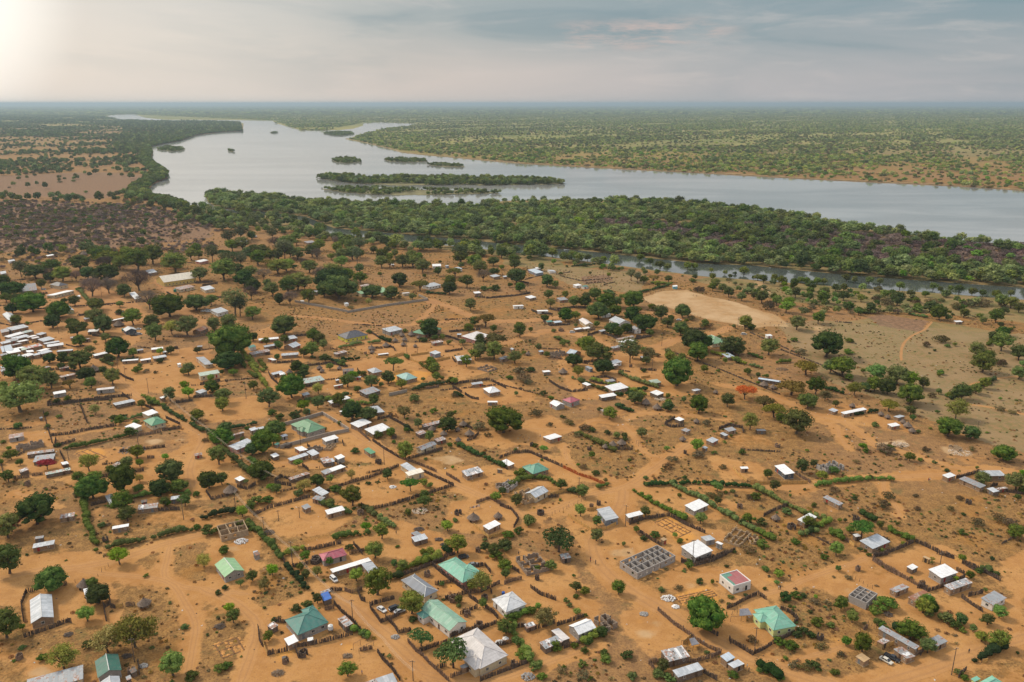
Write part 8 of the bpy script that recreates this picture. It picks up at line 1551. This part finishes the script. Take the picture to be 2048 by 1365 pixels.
# ------------------------------------------------------------ small life of the yards: goats, washing, shade frames
def goat_mesh():
    J=[((0,.32,.52),.10),((0,.05,.50),.14),((0,-.30,.54),.12),((0,-.44,.70),.065),((0,-.52,.80),.06),((0,-.64,.76),.032),((0,.42,.60),.02)]; E=[(0,1),(1,2),(2,3),(3,4),(4,5),(0,6)]
    for s in (-1,1):
        a=len(J); J+=[((s*.07,-.30,.36),.04),((s*.075,-.29,.20),.024),((s*.075,-.30,.02),.022),((s*.08,.30,.36),.05),((s*.085,.38,.20),.024),((s*.085,.33,.02),.022),((s*.10,-.47,.84),.014)]; E+=[(2,a),(a,a+1),(a+1,a+2),(0,a+3),(a+3,a+4),(a+4,a+5),(4,a+6)]
    m=bpy.data.meshes.new('goat_body'); m.from_pydata([j[0] for j in J],E,[]); o=bpy.data.objects.new('goat_source',m); COL.objects.link(o); o.modifiers.new('skin','SKIN')
    for i,j in enumerate(J): m.skin_vertices[0].data[i].radius=(j[1],j[1])
    m.skin_vertices[0].data[1].use_root=True; o.modifiers.new('sub','SUBSURF').levels=1
    me=bpy.data.meshes.new_from_object(o.evaluated_get(bpy.context.evaluated_depsgraph_get())); bpy.data.objects.remove(o); me.materials.append(M('goat_hair',(.30,.22,.16),var=.4,objrand=.4)); return me
try:
    GM=goat_mesh()
    for gx,gy in ((1040,873),(1046,876),(1052,872),(1058,878),(1049,881),(1036,879),(612,628),(620,632),(628,629),(636,634),(1862,671),(1855,675)):
        o=link('goat',GM,loc=G(gx,gy),rz=rnd.uniform(0,6.2)); reg(o,'small brown goat',gx,gy,'goat','goats wandering in the open')
except Exception as ex: print('goat failed',ex)
def washing(px,n,label):
    A,B=G(*px[0]),G(*px[1]); o=empty('washing_line',A); D=B-A; mb=MB(); mb.tube((0,0,0),(0,0,1.9),.06,.05,WOOD,5); mb.build('post',o); mb=MB(); mb.tube((D.x,D.y,0),(D.x,D.y,1.9),.06,.05,WOOD,5); mb.build('post',o)
    mb=MB(); mb.tube((0,0,1.8),(D.x*.5,D.y*.5,1.65),.015,.015,CAB,4); mb.tube((D.x*.5,D.y*.5,1.65),(D.x,D.y,1.8),.015,.015,CAB,4); mb.build('line',o)
    for i in range(n):
        f0=(i+.15)/n; f1=(i+.8)/n; mb=MB(); mb.obox((D.x*f0,D.y*f0),(D.x*f1,D.y*f1),.03,1.68-rnd.uniform(.6,1.1),1.68,M('cloth_%d'%(i%3),[(.62,.60,.58),(.04,.04,.05),(.15,.20,.34)][i%3])); mb.build('cloth',o)
    tag(o,label,'washing line')
washing([(940,1021),(960,1016)],7,'black and white washing on a line beside the ring fenced thatched huts')
washing([(1160,678),(1172,676)],4,'washing line on the open sand behind the white roofed longhouse')
def shade_frame(px,py,w_,d_,rz,sheet,label):
    o=empty('open_shelter',G(px,py),rz); xs_=[-w_/2,0,w_/2]; 
    for x in xs_:
        for y in (-d_/2,d_/2): mb=MB(); mb.tube((x,y,0),(x+rnd.gauss(0,.1),y,2.3),.07,.055,WOOD,5); mb.build('post',o)
    for y in (-d_/2,d_/2): mb=MB(); mb.tube((-w_/2,y,2.2),(w_/2,y,2.25),.05,.05,WOOD,5); mb.build('beam',o)
    if sheet: mb=MB(); mb.add([(-w_*.1,-d_/2,2.3),(w_/2,-d_/2,2.32),(w_/2,d_/2,2.38),(w_*.1,d_/2,2.3),(w_*.2,0,2.05)],[(0,1,4),(1,2,4),(2,3,4),(3,0,4)],M('shade_cloth',(.17,.17,.19))); mb.build('shade_cloth',o)
    tag(o,label,'shelter')
shade_frame(1478,1236,8,4,.1,True,'pole frame with a sagging dark shade cloth left of the lime green house')
shade_frame(1283,890,5,3,.3,False,'bare brown pole frame beside the small round huts in the scrub')
shade_frame(1388,863,4.5,3,.1,False,'bare pole frame right of the square dark stockade')
shade_frame(727,1296,6,3.5,.8,False,'reddish pole frame beside the bottom sand road')
shade_frame(1380,1296,5,3.5,.3,True,'dark topped pole frame inside the brown palisade')

# ------------------------------------------------------------ labels: what a thing is and which landmark it stands by
ORD=['','second ','third ','fourth ','fifth ','sixth ','seventh ','eighth ','ninth ','tenth ','eleventh ','twelfth ','thirteenth ','fourteenth ','fifteenth ','sixteenth ','seventeenth ','eighteenth ','nineteenth ','twentieth ']+['%d%s ' % (i,'st' if i%10==1 else 'nd' if i%10==2 else 'rd' if i%10==3 else 'th') for i in range(21,90)]
def rel_of(dx,dy):
    dy=dy*1.6
    if abs(dx)>abs(dy): return 'right of' if dx>0 else 'left of'
    return 'in front of' if dy>0 else 'behind'
taken=set(used); buckets={}; ALLC=[]
for o,desc,px,py in REG:
    cand=[]
    for name,ax,ay in ANCH:
        if len((desc+' '+name).split())>11: continue
        k=1.0/max(.5,pxm(max(230,(py+ay)/2))); d=math.hypot((px-ax)*k,(py-ay)*1.7*k)
        cand.append((d,name,rel_of(px-ax,py-ay)))
    cand.sort(); ALLC.append((cand[0][0],len(ALLC),o,desc,px,py,cand[:12]))
for _,_,o,desc,px,py,cand in sorted(ALLC,key=lambda t:t[:2]):
    best=next((c for c in cand if len(buckets.get((desc,c[2],c[1]),()))<5),cand[0])
    buckets.setdefault((desc,best[2],best[1]),[]).append((best[0],o,px,py))
for (desc,rel,name),L in buckets.items():
    L.sort(key=lambda t:t[0])
    for i,(d,o,px,py) in enumerate(L):
        if len(L)==1: lab=f'{desc} {rel} the {name}'
        elif i==0: lab=f'nearest {desc} {rel} the {name}'
        elif i<60: lab=f'{ORD[i]}{desc} {rel} the {name}'
        else: lab=f'outermost {desc} {rel} the {name}'
        k=2
        while lab in taken: lab=f'farther {desc} {rel} the {name}' if k==2 else f'{ORD[k]}farther {desc} {rel} the {name}'; k+=1
        taken.add(lab); o['label']=lab
print('things',len(REG),'anchors',len(ANCH),'trees',ntree)
